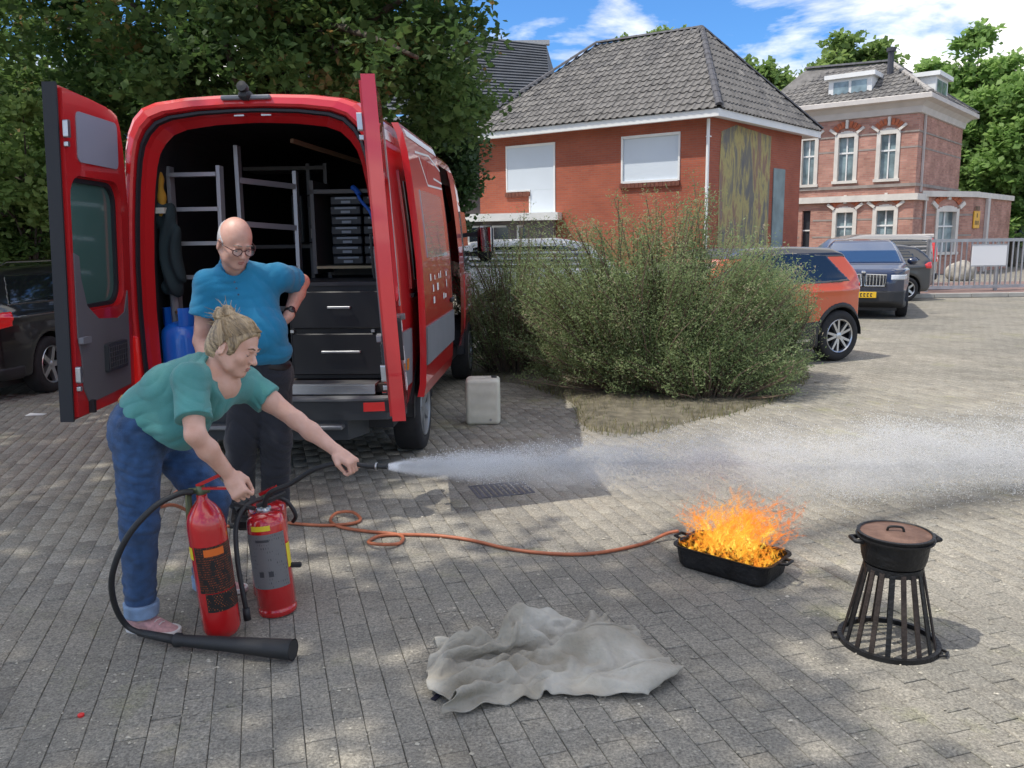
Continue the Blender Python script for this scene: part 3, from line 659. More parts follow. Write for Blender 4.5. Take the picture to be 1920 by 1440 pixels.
# ---- ornate brick villa on the right
vbrick = brickmat('villa_brick', (0.56, 0.30, 0.23), (0.40, 0.19, 0.15), (0.42, 0.33, 0.28), 1.3, (0.72, 0.70, 0.68))
band = mat('brick_band', (0.30, 0.26, 0.23), .85, vary=.2, vscale=3); redarch = mat('arch_brick', (0.42, 0.12, 0.055), .85, vary=.25, vscale=8)
stone = mat('white_stone', (0.66, 0.62, 0.56), .7, vary=.1, vscale=3); cornm = mat('cornice_paint', (0.58, 0.54, 0.50), .7, vary=.08, vscale=2)
villa = thing('brick_villa', 'two storey ornate brick villa with white trimmed arched windows and dormers', 'house', (17, 38, 0), world=True)
VC = At(1719, 300, 35); VC.z = 0; VL = At(1440, 300, 38.9); VL.z = 0; VR = At(1801, 300, 40.7); VR.z = 0
vf = Wall(VL, VC); vr = Wall(VC, VR); VB = VL + VR - VC
def vrect(w_, x0, y0, x1, y1):
    s0, z0 = w_.at(x0, y1); s1, z1 = w_.at(x1, y0); return (min(s0, s1), max(s0, s1), z0, z1)
glassb = mat('curtained_glass', (0.20, 0.27, 0.29), 0.15, vary=.5, vscale=2.2, spec=.8)
up_w = [vrect(vf, 1567, 256, 1605, 340), vrect(vf, 1645, 250, 1684, 336), vrect(vf, 1500, 262, 1531, 347)]
lo_w = [vrect(vf, 1563, 398, 1602, 462), vrect(vf, 1638, 394, 1679, 461), vrect(vf, 1500, 395, 1520, 500)]
lo_w = [(a_, b_, min(c_, 1.0), d_) for a_, b_, c_, d_ in lo_w]
VH = 6.62
def arch_window(w_, r_, parent, wallholes, dep=.16, keyst=True, mull=True):
    s0, s1, z0, z1 = r_; cx = (s0 + s1) / 2; hw_ = (s1 - s0) / 2
    mb = MB(); fw = .11
    # frame proud of the brick, with shallow segmental head
    w_.box(mb, s0 - fw, s0 + .05, z0, z1, -dep, .05); w_.box(mb, s1 - .05, s1 + fw, z0, z1, -dep, .05); w_.box(mb, s0 - fw - .05, s1 + fw + .05, z0 - .12, z0 - .002, -dep, .10)
    n = 8
    for k in range(n):
        t0, t1 = k / n, (k + 1) / n; x0, x1 = s0 - fw + (s1 - s0 + 2 * fw) * t0, s0 - fw + (s1 - s0 + 2 * fw) * t1; h0 = .16 * math.sin(math.pi * (t0 + t1) / 2)
        w_.box(mb, x0, x1, z1 + .001, z1 + .10 + h0, -dep, .05)
    f_ = mb.build('window', stone, parent)
    mb = MB(); w_.box(mb, s0 + .051, s1 - .051, z0, z1, -dep - .02, -dep); mb.build('pane', glassb, f_)
    if mull:
        mb = MB(); zc = z0 + (z1 - z0) * .62; w_.box(mb, s0 + .051, s1 - .051, zc, zc + .07, -dep + .002, -dep + .05); w_.box(mb, cx - .03, cx + .03, zc + .072, z1, -dep + .002, -dep + .05); w_.box(mb, cx - .025, cx + .025, z0, zc - .002, -dep + .002, -dep + .04); mb.build('glazing_bar', white, f_)
    # red brick arch with white stones
    n = 9
    for k in range(n):
        t = (k + .5) / n; ang = R(150 - 120 * t); rr = hw_ * 1.55; ccz = z1 - rr * .42 + .12; w2 = .17
        key = keyst and k in (0, 4, 8); big = .05 if key else 0
        c_ = w_.P(cx + math.cos(ang) * (rr + .12), 0, ccz + math.sin(ang) * (rr + .12) - hw_ * .12)
        dirn = w_.d * math.cos(ang) + Vector((0, 0, math.sin(ang))); tan = w_.d * -math.sin(ang) + Vector((0, 0, math.cos(ang)))
        aw = rr * R(120) / n * (1.0 if not key else .8) / 2
        vs = []
        for o_ in (.0, .045 + big):
            for a_, b2 in ((-1, -1), (1, -1), (1, 1), (-1, 1)): vs.append(c_ + dirn * (a_ * (.13 + big)) + tan * (b2 * aw) + w_.n * o_)
        MB().add(vs, [[3, 2, 1, 0], [4, 5, 6, 7], [0, 1, 5, 4], [1, 2, 6, 5], [2, 3, 7, 6], [3, 0, 4, 7]]).build('keystone' if key else 'arch_brick', stone if key else redarch, parent)
mb = wall_with_holes(vf, 0, VH, up_w + lo_w, .2)
for ww in (vr, Wall(VR, VB), Wall(VB, VL)): mb.quad(ww.P(0, 0, 0), ww.P(ww.L, 0, 0), ww.P(ww.L, 0, VH), ww.P(0, 0, VH))
uv_box(recalc(mb.build('wall', vbrick, villa)))
for r_ in up_w + lo_w[:2]: arch_window(vf, r_, villa, None)
mb = MB(); r_ = lo_w[2]; vf.box(mb, r_[0], r_[1], r_[2], r_[3], -.3, -.2); dr = mb.build('door', mat('dark_door', (.03, .035, .045), .4), villa)
mb = MB(); vf.box(mb, r_[0], r_[1], r_[3] - .9, r_[3] - .84, -.199, -.15); mb.build('glazing_bar', white, dr)
sp = vf.at(1640, 352)[1]; sp2 = sp - .42
for (z0, z1, o_, m_) in ((sp, sp + .13, .05, band), (sp2 - .14, sp2 + .12, .16, stone), (VH - .75, VH - .68, .03, band), (sp + 1.55, sp + 1.62, .012, band), (2.35, 2.42, .012, band), (1.62, 1.69, .012, band), (.0, .7, .04, band)):
    for ww in (vf, vr):
        gaps = [h for h in (up_w + lo_w) if ww is vf and h[2] - .1 < z0 < h[3] + .1 and o_ < .1]; cur = -.02; mb = MB()
        for h in sorted(gaps): vf.box(mb, cur, h[0] - .12, z0, z1, 0, o_); cur = h[1] + .12
        if ww is vf: ww.box(mb, cur, ww.L + o_, z0, z1, 0, o_)
        else: ww.box(mb, -o_ * 0, ww.L, z0, z1, 0, o_)
        mb.build('string_course', m_, villa)
# cornice and roof
def ring_off(d): return [corner_off(VL, Wall(VB, VL), vf, d), corner_off(VC, vf, vr, d), corner_off(VR, vr, Wall(VR, VB), d), corner_off(VB, Wall(VR, VB), Wall(VB, VL), d)]
prof = [(0.01, VH - .02), (.08, VH), (.12, VH + .25), (.30, VH + .42), (.55, VH + .48), (.55, VH + .66), (.48, VH + .70)]
mb = MB(); rings = [[Vector((p.x, p.y, z)) for p in ring_off(o_)] for o_, z in prof]
for i in range(len(rings) - 1):
    for j in range(4): mb.quad(rings[i][j], rings[i][(j + 1) % 4], rings[i + 1][(j + 1) % 4], rings[i + 1][j])
recalc(mb.build('cornice', cornm, villa))
RB = [Vector((p.x, p.y, VH + .68)) for p in ring_off(.45)]; vcen = (VL + VC + VR + VB) / 4
T1 = At(1668, 117, 38.6); T0 = Vector((VL.x * .45 + T1.x * .55 - .9, T1.y + 1.4, T1.z)); 
rtop = [T0, T1]
mb = MB(); mb.add([RB[0], RB[1], RB[2], RB[3], T1, T0], [[0, 1, 4, 5], [1, 2, 4], [2, 3, 5, 4], [3, 0, 5]]); rf = mb.build('roof', tilem, villa)
tl = roof_plane(villa, RB[0], RB[1], T1, T0, .26, .33, tilem, 0) + roof_plane(villa, RB[1], RB[2], T1, T1, .26, .33, tilem, 0)
mb = MB()
for vs, fs, _ in tl: mb.add(vs, fs)
o = mb.build('roof_tiles', tilem, villa); o['kind'] = 'stuff'
ridge_caps(villa, RB[1], T1, mat('pale_ridge', (.32, .30, .28), .8), .12); ridge_caps(villa, T1, T0, ridgem, .12); ridge_caps(villa, RB[2], T1, ridgem, .12)
# front dormer
def dormer(w_, s0, s1, z0, z1, o_front, depth, parent):
    mb = MB(); w_.box(mb, s0, s1, z0, z1, o_front - depth, o_front); w_.box(mb, s0 - .15, s1 + .15, z1 + .002, z1 + .18, o_front - depth, o_front + .18)
    d_ = mb.build('dormer', white, parent)
    n = 2; W_ = (s1 - s0 - .3) / n
    for k in range(n):
        a_ = s0 + .15 + k * W_ + .06; b_ = a_ + W_ - .12; mb = MB(); w_.box(mb, a_, b_, z0 + .2, z1 - .12, o_front + .003, o_front + .02); mb.build('pane', glassb, d_)
d0, zb0 = vf.at(1556, 185); d1, zt0 = vf.at(1640, 135)
k_ = (38.1) / 36.6
dormer(vf, d0 - .1, d1 - .1, zb0 - .1, zt0 - .1, -.08, 2.6, villa)
dormer(vr, 1.9, 3.9, zb0 - .25, zt0 - .12, .05, 2.4, villa)
mb = MB(); q = At(1668, 150, 37.0); mb.tube([q, q + Vector((0, 0, 1.15))], .13, 8); mb.tube([q + Vector((0, 0, 1.15)), q + Vector((0, 0, 1.3))], .2, 8); mb.build('chimney', mat('black_flue', (.04, .04, .05), .5), villa)
# single storey wing at the right
ext = VC + vr.d * 1.3; EA = Vector((ext.x, ext.y, 0)); EB = At(1822, 420, 37.2); EB.z = 0; ED = At(1893, 420, 42); ED.z = 0
we = Wall(EA, EB); wx = Wall(EB, ED); WH = sp2 + .02
wr_ = vrect(we, 1752, 397, 1794, 480); wr_ = (wr_[0], wr_[1], .95, wr_[3])
mb = wall_with_holes(we, 0, WH, [wr_], .2); mb.quad(wx.P(0, 0, 0), wx.P(wx.L, 0, 0), wx.P(wx.L, 0, WH), wx.P(0, 0, WH)); uv_box(mb.build('wing_wall', vbrick, villa))
arch_window(we, wr_, villa, None)
mb = MB(); we.box(mb, -.2, we.L + .16, WH, WH + .24, -3, .16); wx.box(mb, .17, wx.L, WH + .003, WH + .237, -3, .12); mb.build('wing_roof', stone, villa)
for z0 in (2.5, 1.62):
    mb = MB(); we.box(mb, 0, wr_[0] - .12, z0, z0 + .08, 0, .012); we.box(mb, wr_[1] + .12, we.L, z0, z0 + .08, 0, .012); mb.build('string_course', band, villa)
mb = MB(); s_, _z = vr.at(1733, 300); 
for z0, z1 in ((sp2 + .2, VH),): vr.box(mb, .65, .73, z0, z1, .02, .1)
mb.build('downpipe', cornm, villa); mb = MB()
we.box(mb, .08, .16, 0, WH, .02, .1); mb.build('downpipe', cornm, villa); mb = MB(); wx.box(mb, 1.9, 2.25, 0, WH, .01, .14); mb.build('downpipe', cornm, villa)
# yellow wall sign
s0, z0 = wx.at(1820, 428); s1, z1 = wx.at(1833, 396)
ys = thing('wall_sign', 'upright yellow sign with dark figures on the wing of the villa', 'sign', (EB.x, EB.y, 0), world=True)
mb = MB(); wx.box(mb, .05, .95, z0, z1, .02, .07, bev=.01); mb.build('board', mat('sign_yellow', (.80, .42, .03), .5), ys)
mb = MB()
for i in range(3):
    for j in range(3):
        if (i + j) % 2 == 0 or j == 1: wx.box(mb, .2 + .22 * j, .32 + .22 * j, z0 + .15 + .32 * i, z0 + .33 + .32 * i, .071, .078)
mb.build('lettering', mat('sign_dark', (.12, .08, .03), .6), ys)
# ================================================================ vegetation
barkm = mat('bark', (0.075, 0.06, 0.045), 0.95, vary=.4, vscale=9, bump=1.0, bscale=25)
def leaves_mesh(P, T, size, parent, m, name='crown', asp=(0.55, 0.9), up=0.5, droop=0.0, jitter=.4):
    """leaf quads folded along the middle: P (n,3) positions, T tone, size mean length"""
    n = len(P); L = size * rng.uniform(1 - jitter, 1 + jitter, n); W = L * rng.uniform(asp[0], asp[1], n)
    d = rng.normal(0, 1, (n, 3)); d[:, 2] = d[:, 2] * .6 - droop; d /= np.linalg.norm(d, axis=1)[:, None]
    nn = rng.normal(0, 1, (n, 3)); nn[:, 2] = np.abs(nn[:, 2]) + up; s_ = np.cross(d, nn); s_ /= np.linalg.norm(s_, axis=1)[:, None] + 1e-9
    u = np.cross(s_, d)
    A = P; B = P + d * (L * .55)[:, None] + s_ * (W * .5)[:, None] + u * (L * .06)[:, None]
    Cc = P + d * L[:, None]; D = P + d * (L * .55)[:, None] - s_ * (W * .5)[:, None] + u * (L * .06)[:, None]
    V = np.stack([A, B, Cc, D], 1).reshape(-1, 3); F = np.arange(4 * n).reshape(n, 4)
    return mesh_obj(name, V, F, m, parent, attr={'tone': np.repeat(T, 4)})
def pix(v):
    q = v - Vector((0, 0, CH)); w_ = q.dot(_f); return 960 + q.dot(_r) / w_ * FPX, 720 - q.dot(_u) / w_ * FPX
def tree(name, label, base, h, crown_c, crown_r, nleaf, size, m, nclump=90, clump_r=.9, trunk_r=.22, group=None, fill=.55, seed=1, cat='tree', lobes=None, tone=(.15, .8), trunk=True, droop=0.0, limit=None):
    g = np.random.default_rng(seed); t = thing(name, label, cat, base, world=True, group=group); cc = np.array(crown_c, float); cr_ = np.array(crown_r, float)
    d = g.normal(0, 1, (nclump, 3)); d /= np.linalg.norm(d, axis=1)[:, None]; rad = fill + (1 - fill) * g.random(nclump) ** .6; rad *= 1 + .16 * np.sin(3 * d[:, 0] + 5 * d[:, 1] + seed) + .1 * g.normal(0, 1, nclump)
    K = cc + d * rad[:, None] * cr_
    if lobes is not None: K = np.concatenate([K, np.array(lobes, float)]); 
    if limit: K = np.array([k for k in K if limit(Vector(k))])
    nk = len(K); kt = g.uniform(tone[0], tone[1], nk); ks = g.uniform(.55, 1.25, nk) * clump_r
    which = g.integers(0, nk, nleaf); q = g.normal(0, 1, (nleaf, 3)); q /= np.linalg.norm(q, axis=1)[:, None]; rr = g.random(nleaf) ** .45
    # sub-clumps for a ragged outline
    sc_ = g.normal(0, 1, (nk, 7, 3)); sc_ /= np.linalg.norm(sc_, axis=2)[..., None]; sel = g.integers(0, 7, nleaf)
    P = K[which] + (sc_[which, sel] * .62 + q * rr[:, None] * .5) * ks[which][:, None] * np.array([1, 1, .72])
    T = np.clip(kt[which] + g.normal(0, .14, nleaf), 0, 1)
    if trunk:
        mb = MB(); b = Vector(base); top = Vector(cc) + Vector((0, 0, cr_[2] * .2)); pts = spline([b, b.lerp(top, .3) + Vector((g.normal(0, .1), g.normal(0, .1), 0)), b.lerp(top, .65) + Vector((g.normal(0, .2), g.normal(0, .2), 0)), top], 5)
        N = len(pts); mb.tube(pts, [trunk_r * (1.25 if i == 0 else 1) * (1 - .75 * i / N) for i in range(N)], 9); mb.build('trunk', barkm, t, smooth=True)
        mb = MB()
        for i in g.choice(nk, min(nk, 34), replace=False):
            s0 = pts[int(N * g.uniform(.35, .9))]; e = Vector(K[i]); mid = s0.lerp(e, .5) + Vector((0, 0, .18 * (e - s0).length * .5)); pp = spline([s0, mid, e], 4); r0 = trunk_r * .3
            mb.tube(pp, [r0 * (1 - .8 * j / len(pp)) for j in range(len(pp))], 5)
        mb.build('limb', barkm, t, smooth=True)
    leaves_mesh(P, T, size, t, m, droop=droop)
    return t
m_dark = leafmat('dark_oak_leaf', (0.055, 0.11, 0.032), (0.165, 0.26, 0.075), (0.34, 0.23, 0.09), .52)
m_ivy = leafmat('ivy_leaf', (0.03, 0.065, 0.025), (0.08, 0.145, 0.045), None, .25)
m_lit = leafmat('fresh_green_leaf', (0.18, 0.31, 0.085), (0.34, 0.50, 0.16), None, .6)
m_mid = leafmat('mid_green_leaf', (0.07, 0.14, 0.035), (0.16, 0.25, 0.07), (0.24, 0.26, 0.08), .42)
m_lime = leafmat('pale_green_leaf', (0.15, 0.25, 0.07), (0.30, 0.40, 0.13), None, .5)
# big tree over the van: crown reaches across the upper left
g = np.random.default_rng(5); lob = []
for px, py, Y, n_, sp in ((120, 40, 14, 26, 1.7), (400, 60, 13.5, 34, 1.9), (650, 60, 14, 30, 1.7), (820, 70, 14.5, 20, 1.3), (900, 60, 15, 6, .7), (60, 190, 15, 14, 1.2), (250, 190, 15.5, 16, 1.2), (560, 140, 15, 16, 1.2), (800, 210, 16, 10, .9), (880, 170, 15, 5, .5), (880, 20, 14.5, 6, .6)):
    c_ = At(px, py, Y)
    for _ in range(n_): lob.append((c_.x + g.normal(0, sp), c_.y + g.normal(0, sp * .8), max(3.9, c_.z + g.normal(0, sp * .55))))
for _ in range(60): lob.append((g.uniform(-9, .2), g.uniform(11, 16), g.uniform(6.5, 9.0)))
tree('tree', 'big dark leaved tree behind the red van with browning leaf clusters', (-4.6, 15.0, 0), 9, (-4.2, 15.2, 6.9), (5.0, 3.4, 2.4), 80000, .128, m_dark, nclump=110, clump_r=.85, trunk_r=.32, lobes=lob, seed=3, tone=(0, .88), limit=lambda k: (lambda q: q[0] < 890 - .16 * max(0, q[1] - 60))(pix(k)))
# ivy-like dark tree between the van and the grey wall
lob = []
for px, py, Y, n_, sp in ((850, 300, 19, 12, .7), (855, 240, 19, 9, .7), (820, 330, 19, 8, .7), (880, 320, 19, 5, .35), (870, 200, 19, 8, .6), (880, 270, 19, 4, .4), (790, 260, 18.5, 8, .8)):
    c_ = At(px, py, Y)
    for _ in range(n_): lob.append((c_.x + g.normal(0, sp), c_.y + g.normal(0, sp), c_.z + g.normal(0, sp)))
tree('ivy_tree', 'dark ivy clad tree beside the grey wall, left of the brick house', (-1.7, 19.0, 0), 6, (-1.8, 19, 2.6), (.8, .8, 1.6), 34000, .12, m_ivy, nclump=30, clump_r=.7, trunk_r=.2, lobes=lob, seed=8, tone=(0, .9), limit=lambda k: pix(k)[0] < 858)
# low shrubs at the far left, one given paler leaves to look sunlit
for i, (px, py, Y, r_, mm, lab) in enumerate(((50, 330, 13, 1.3, m_lime, 'light green shrub left of the open van door, rising above the black car'), (20, 420, 13.5, 1.0, m_dark, 'low dark hedge shrub just above the black car roof'), (230, 330, 16, 1.5, m_dark, 'dark shrub seen between the open door and the van'))):
    c_ = At(px, py, Y); tree('shrub', lab, (c_.x, c_.y, 0), 3, (c_.x, c_.y, c_.z), (r_ * 1.3, r_, r_), 11000, .11, mm, nclump=26, clump_r=.55, trunk_r=.08, seed=20 + i, cat='shrub')
for i, (px, Y, h_) in enumerate(((40, 24, 7), (230, 25, 8.5), (-120, 24, 8), (420, 27, 6.5), (600, 27, 6.5))):
    c_ = At(px, 400, Y); lab = ['tree far behind the black car at the left edge', 'tree seen between the van door and the van roof', 'tree beyond the left edge of the yard', 'tree rising behind the middle of the van roof', 'tree behind the right corner of the van roof'][i]
    tree('background_tree', 'mid green ' + lab, (c_.x, c_.y, 0), h_, (c_.x, c_.y, h_ * .58), (2.7, 2.2, h_ * .38), 9000, .26, m_mid if i % 2 else m_dark, nclump=46, clump_r=1.1, trunk_r=.2, seed=40 + i, group='trees behind the yard')
# crowns outside the frame on the left, high up: they shade the front of the yard
lob = [(x_, y_, z_) for x_, y_, z_ in [(g.uniform(-10.6, -5.2), g.uniform(-.6, 5.4), g.uniform(8.6, 11.6)) for _ in range(130)] if y_ < 2.0 or x_ < -6.7] + [(g.uniform(-5.4, -4.1), g.uniform(.6, 2.6), g.uniform(9, 11)) for _ in range(16)]
tree('tree', 'tall tree left of the yard whose crown shades the foreground', (-8.4, 1.5, 0), 11, (-8.6, 2.4, 10.2), (2.4, 3.2, 1.7), 13500, .17, m_dark, nclump=60, clump_r=.8, trunk_r=.3, lobes=lob, seed=11, tone=(0, .8))
lob = [(g.uniform(-11.4, -6.9), g.uniform(5.6, 10.8), g.uniform(8.2, 11.2)) for _ in range(90)]
tree('tree', 'tree beside the black car whose crown shades the open van', (-9.6, 8.6, 0), 11, (-9.2, 8.2, 9.8), (2.3, 2.4, 1.5), 12000, .17, m_dark, nclump=50, clump_r=.8, trunk_r=.26, lobes=lob, seed=12, tone=(0, .8))
# trees behind the houses
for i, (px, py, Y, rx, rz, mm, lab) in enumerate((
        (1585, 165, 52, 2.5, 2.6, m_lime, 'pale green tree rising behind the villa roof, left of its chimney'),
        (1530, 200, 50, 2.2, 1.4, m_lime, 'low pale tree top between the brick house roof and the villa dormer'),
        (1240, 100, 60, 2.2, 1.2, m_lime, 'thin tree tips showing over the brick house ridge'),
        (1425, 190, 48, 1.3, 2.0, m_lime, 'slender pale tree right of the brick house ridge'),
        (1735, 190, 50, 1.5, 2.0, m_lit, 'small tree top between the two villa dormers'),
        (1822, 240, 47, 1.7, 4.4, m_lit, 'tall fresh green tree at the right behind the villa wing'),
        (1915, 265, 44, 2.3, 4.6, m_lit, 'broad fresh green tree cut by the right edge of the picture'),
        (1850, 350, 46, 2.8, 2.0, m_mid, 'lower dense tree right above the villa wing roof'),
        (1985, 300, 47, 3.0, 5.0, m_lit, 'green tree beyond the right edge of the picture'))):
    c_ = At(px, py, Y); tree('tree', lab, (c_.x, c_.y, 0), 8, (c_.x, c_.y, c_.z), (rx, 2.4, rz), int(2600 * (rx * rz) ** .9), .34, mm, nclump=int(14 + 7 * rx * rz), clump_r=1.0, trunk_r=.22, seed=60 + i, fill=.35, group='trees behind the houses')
# shrubs in the middle: many thin rising twigs with small narrow leaves
m_bush = leafmat('olive_shrub_leaf', (0.16, 0.215, 0.09), (0.35, 0.44, 0.21), (0.48, 0.40, 0.28), .52)
twigm = mat('twig', (0.14, 0.10, 0.07), .9, vary=.3, vscale=10)
def shrub(label, base, rx, ry, h, nst, nleaf, seed, lean=0.0, tone=(.1, .9), size=.034, skirt=.3, prof=None):
    g = np.random.default_rng(seed); t = thing('shrub', label, 'shrub', base, world=True); mb = MB(); bx, by, _ = base; ends = []
    for i in range(nst):
        a = g.uniform(0, 2 * math.pi); r_ = g.random() ** .55; hh = h * (1 - .46 * r_ ** 2.4) * g.uniform(.62, 1.06)
        if g.random() < skirt: hh *= g.uniform(.12, .6)
        ex = bx + math.cos(a) * rx * r_ + lean * hh; ey = by + math.sin(a) * ry * r_
        if prof is not None: hh = min(hh, prof((ex - bx) / rx) * h * g.uniform(.55, 1.05))
        p0 = Vector((bx + math.cos(a) * rx * r_ * .35, by + math.sin(a) * ry * r_ * .35, 0)); p2 = Vector((ex, ey, hh)); p1 = p0.lerp(p2, .5) + Vector((g.normal(0, .08), g.normal(0, .08), .12 * hh))
        pp = spline([p0, p1, p2], 4); mb.tube(pp, [.011 * (1 - .8 * k / len(pp)) for k in range(len(pp))], 4, caps=False); ends.append((p0, p1, p2))
    E_ = np.array([[list(a), list(b), list(c)] for a, b, c in ends]); kt = g.uniform(tone[0], tone[1], nst)
    # side twigs
    w_ = g.integers(0, nst, nleaf); u = g.uniform(.22, 1.03, nleaf) ** .8; A, B, C_ = E_[w_, 0], E_[w_, 1], E_[w_, 2]; uu = u[:, None]
    Q = A * (1 - uu) ** 2 + 2 * B * uu * (1 - uu) + C_ * uu ** 2
    tw = g.integers(0, 9, nleaf); tv = g.normal(0, 1, (nst, 9, 3)); tv[..., 2] = np.abs(tv[..., 2]) * .9; tv /= np.linalg.norm(tv, axis=2)[..., None]
    Q = Q + tv[w_, tw] * (g.random(nleaf) * .30 * (1.25 - u * .7))[:, None] + g.normal(0, .022, (nleaf, 3)); Q[:, 2] = np.maximum(Q[:, 2], .02)
    T = np.clip(kt[w_] + g.normal(0, .16, nleaf), 0, 1)
    mb.build('stem', twigm, t); leaves_mesh(Q, T, size, t, m_bush, name='foliage', asp=(.22, .36), up=.1, droop=-.55)
    return t
b0 = G(1215, 742)
shrub('wide feathery olive green shrub between the van and the orange car', (b0.x + .1, 9.1, 0), 1.72, .85, 2.2, 480, 135000, 31, prof=lambda u: 1.02 - .26 * max(0, u) ** 2.2 - .12 * max(0, -u) ** 2, skirt=.34)
shrub('slender upright sprig of the shrubbery in front of the downpipe', (At(1310, 360, 9.4).x, 9.5, 0), .28, .22, 2.3, 22, 6500, 32, skirt=.1)
shrub('smaller dark green shrub beside the front of the red van', (At(965, 500, 10.7).x, 10.6, 0), 1.0, .8, 2.15, 220, 42000, 33, tone=(0, .7), prof=lambda u: 1.0 - .55 * abs(u) ** 2)
shrub('low sparse shrub in front of the middle bush by the dry verge', (At(1330, 720, 8.6).x, 8.65, 0), 1.1, .45, .8, 150, 24000, 34, tone=(0, .75), size=.036)
q_ = At(1420, 600, 9.7)
shrub('rounded shrub in front of the orange car door, right of the wide middle bush', (q_.x, 9.75, 0), .72, .5, 1.72, 170, 40000, 36, prof=lambda u: 1.0 - .3 * abs(u) ** 2, skirt=.25)
# ================================================================ cars (local: x forward, y left, z up, origin under the middle)
def paint(name, col, rough=.28): return mat(name, col, rough, .0, coat=1.0, spec=.6)
tyrem = mat('tyre_rubber', (0.018, 0.018, 0.02), .85, vary=.2, vscale=20); rimm = mat('alloy', (0.55, 0.56, 0.58), .3, .9); rimdark = mat('dark_alloy', (0.03, 0.03, 0.033), .4, .5)
carglass = mat('car_glass', (0.012, 0.016, 0.02), .04, spec=1.0, coat=.5); blackpl = mat('black_plastic', (0.022, 0.023, 0.026), .55); lampred = mat('red_lamp', (0.55, 0.012, 0.018), .12, coat=1, emis=(1, .03, .02), estr=.08)
lampwhite = mat('clear_lamp', (0.6, .62, .65), .15, coat=1); platey = mat('yellow_plate', (0.78, 0.47, 0.02), .5); chrome = mat('chrome', (0.75, .76, .78), .12, 1.0); ink = mat('black_ink', (.02, .02, .02), .6)
def wheel(parent, c, r, w_, side, spokes=5, rim=None, name='wheel', twin=False, ax='y'):
    """axis along y; side=+1 outer face towards +y"""
    c = Vector(c); M = Matrix.Rotation(R(-90) * side, 4, 'X') if ax == 'y' else Matrix.Rotation(R(90) * side, 4, 'Y')
    mb = MB(); h = w_ / 2; mb.lathe([(r * .62, -h * .9), (r * .80, -h), (r * .95, -h * .93), (r, -h * .7), (r, h * .7), (r * .95, h * .93), (r * .80, h), (r * .66, h * .92), (r * .62, h * .5), (r * .62, -h * .9)], c, 40, M=M)
    ty = mb.build('tyre', tyrem, parent, smooth=True)
    mb = MB(); mb.lathe([(r * .67, h * .95), (r * .64, h * .85), (r * .60, h * .4), (r * .58, 0), (0, 0)], c, 32, M=M, mi=1); 
    mb.lathe([(r * .675, h * .93), (r * .66, h * .99), (r * .62, h * .9), (r * .60, h * .6)], c, 32, M=M)
    mb.lathe([(r * .13, h * .3), (r * .13, h * .82), (r * .08, h * .88), (0, h * .88)], c, 16, M=M)
    for k in range(spokes):
        for tw in ((-.10, .10) if twin else (0,)):
            a = 2 * math.pi * k / spokes; w0 = r * (.10 if not twin else .055)
            d = Vector((math.cos(a + tw * .6), math.sin(a + tw * .6), 0)); d2 = Vector((math.cos(a + tw * 2.4), math.sin(a + tw * 2.4), 0)); s_ = Vector((-d.y, d.x, 0))
            p0 = d * r * .08; p1 = d2 * r * .64
            vs = [p0 - s_ * w0 + Vector((0, 0, h * .80)), p0 + s_ * w0 + Vector((0, 0, h * .80)), p1 + s_ * w0 * .8 + Vector((0, 0, h * .88)), p1 - s_ * w0 * .8 + Vector((0, 0, h * .88))]
            vs += [v - Vector((0, 0, h * .45)) for v in vs]
            mb.add([(M @ v) + c for v in vs], [[0, 1, 2, 3], [4, 7, 6, 5], [0, 4, 5, 1], [1, 5, 6, 2], [2, 6, 7, 3], [3, 7, 4, 0]])
    mb.build('rim', [rim or rimm, rimdark], ty, autosm=35)
    return ty
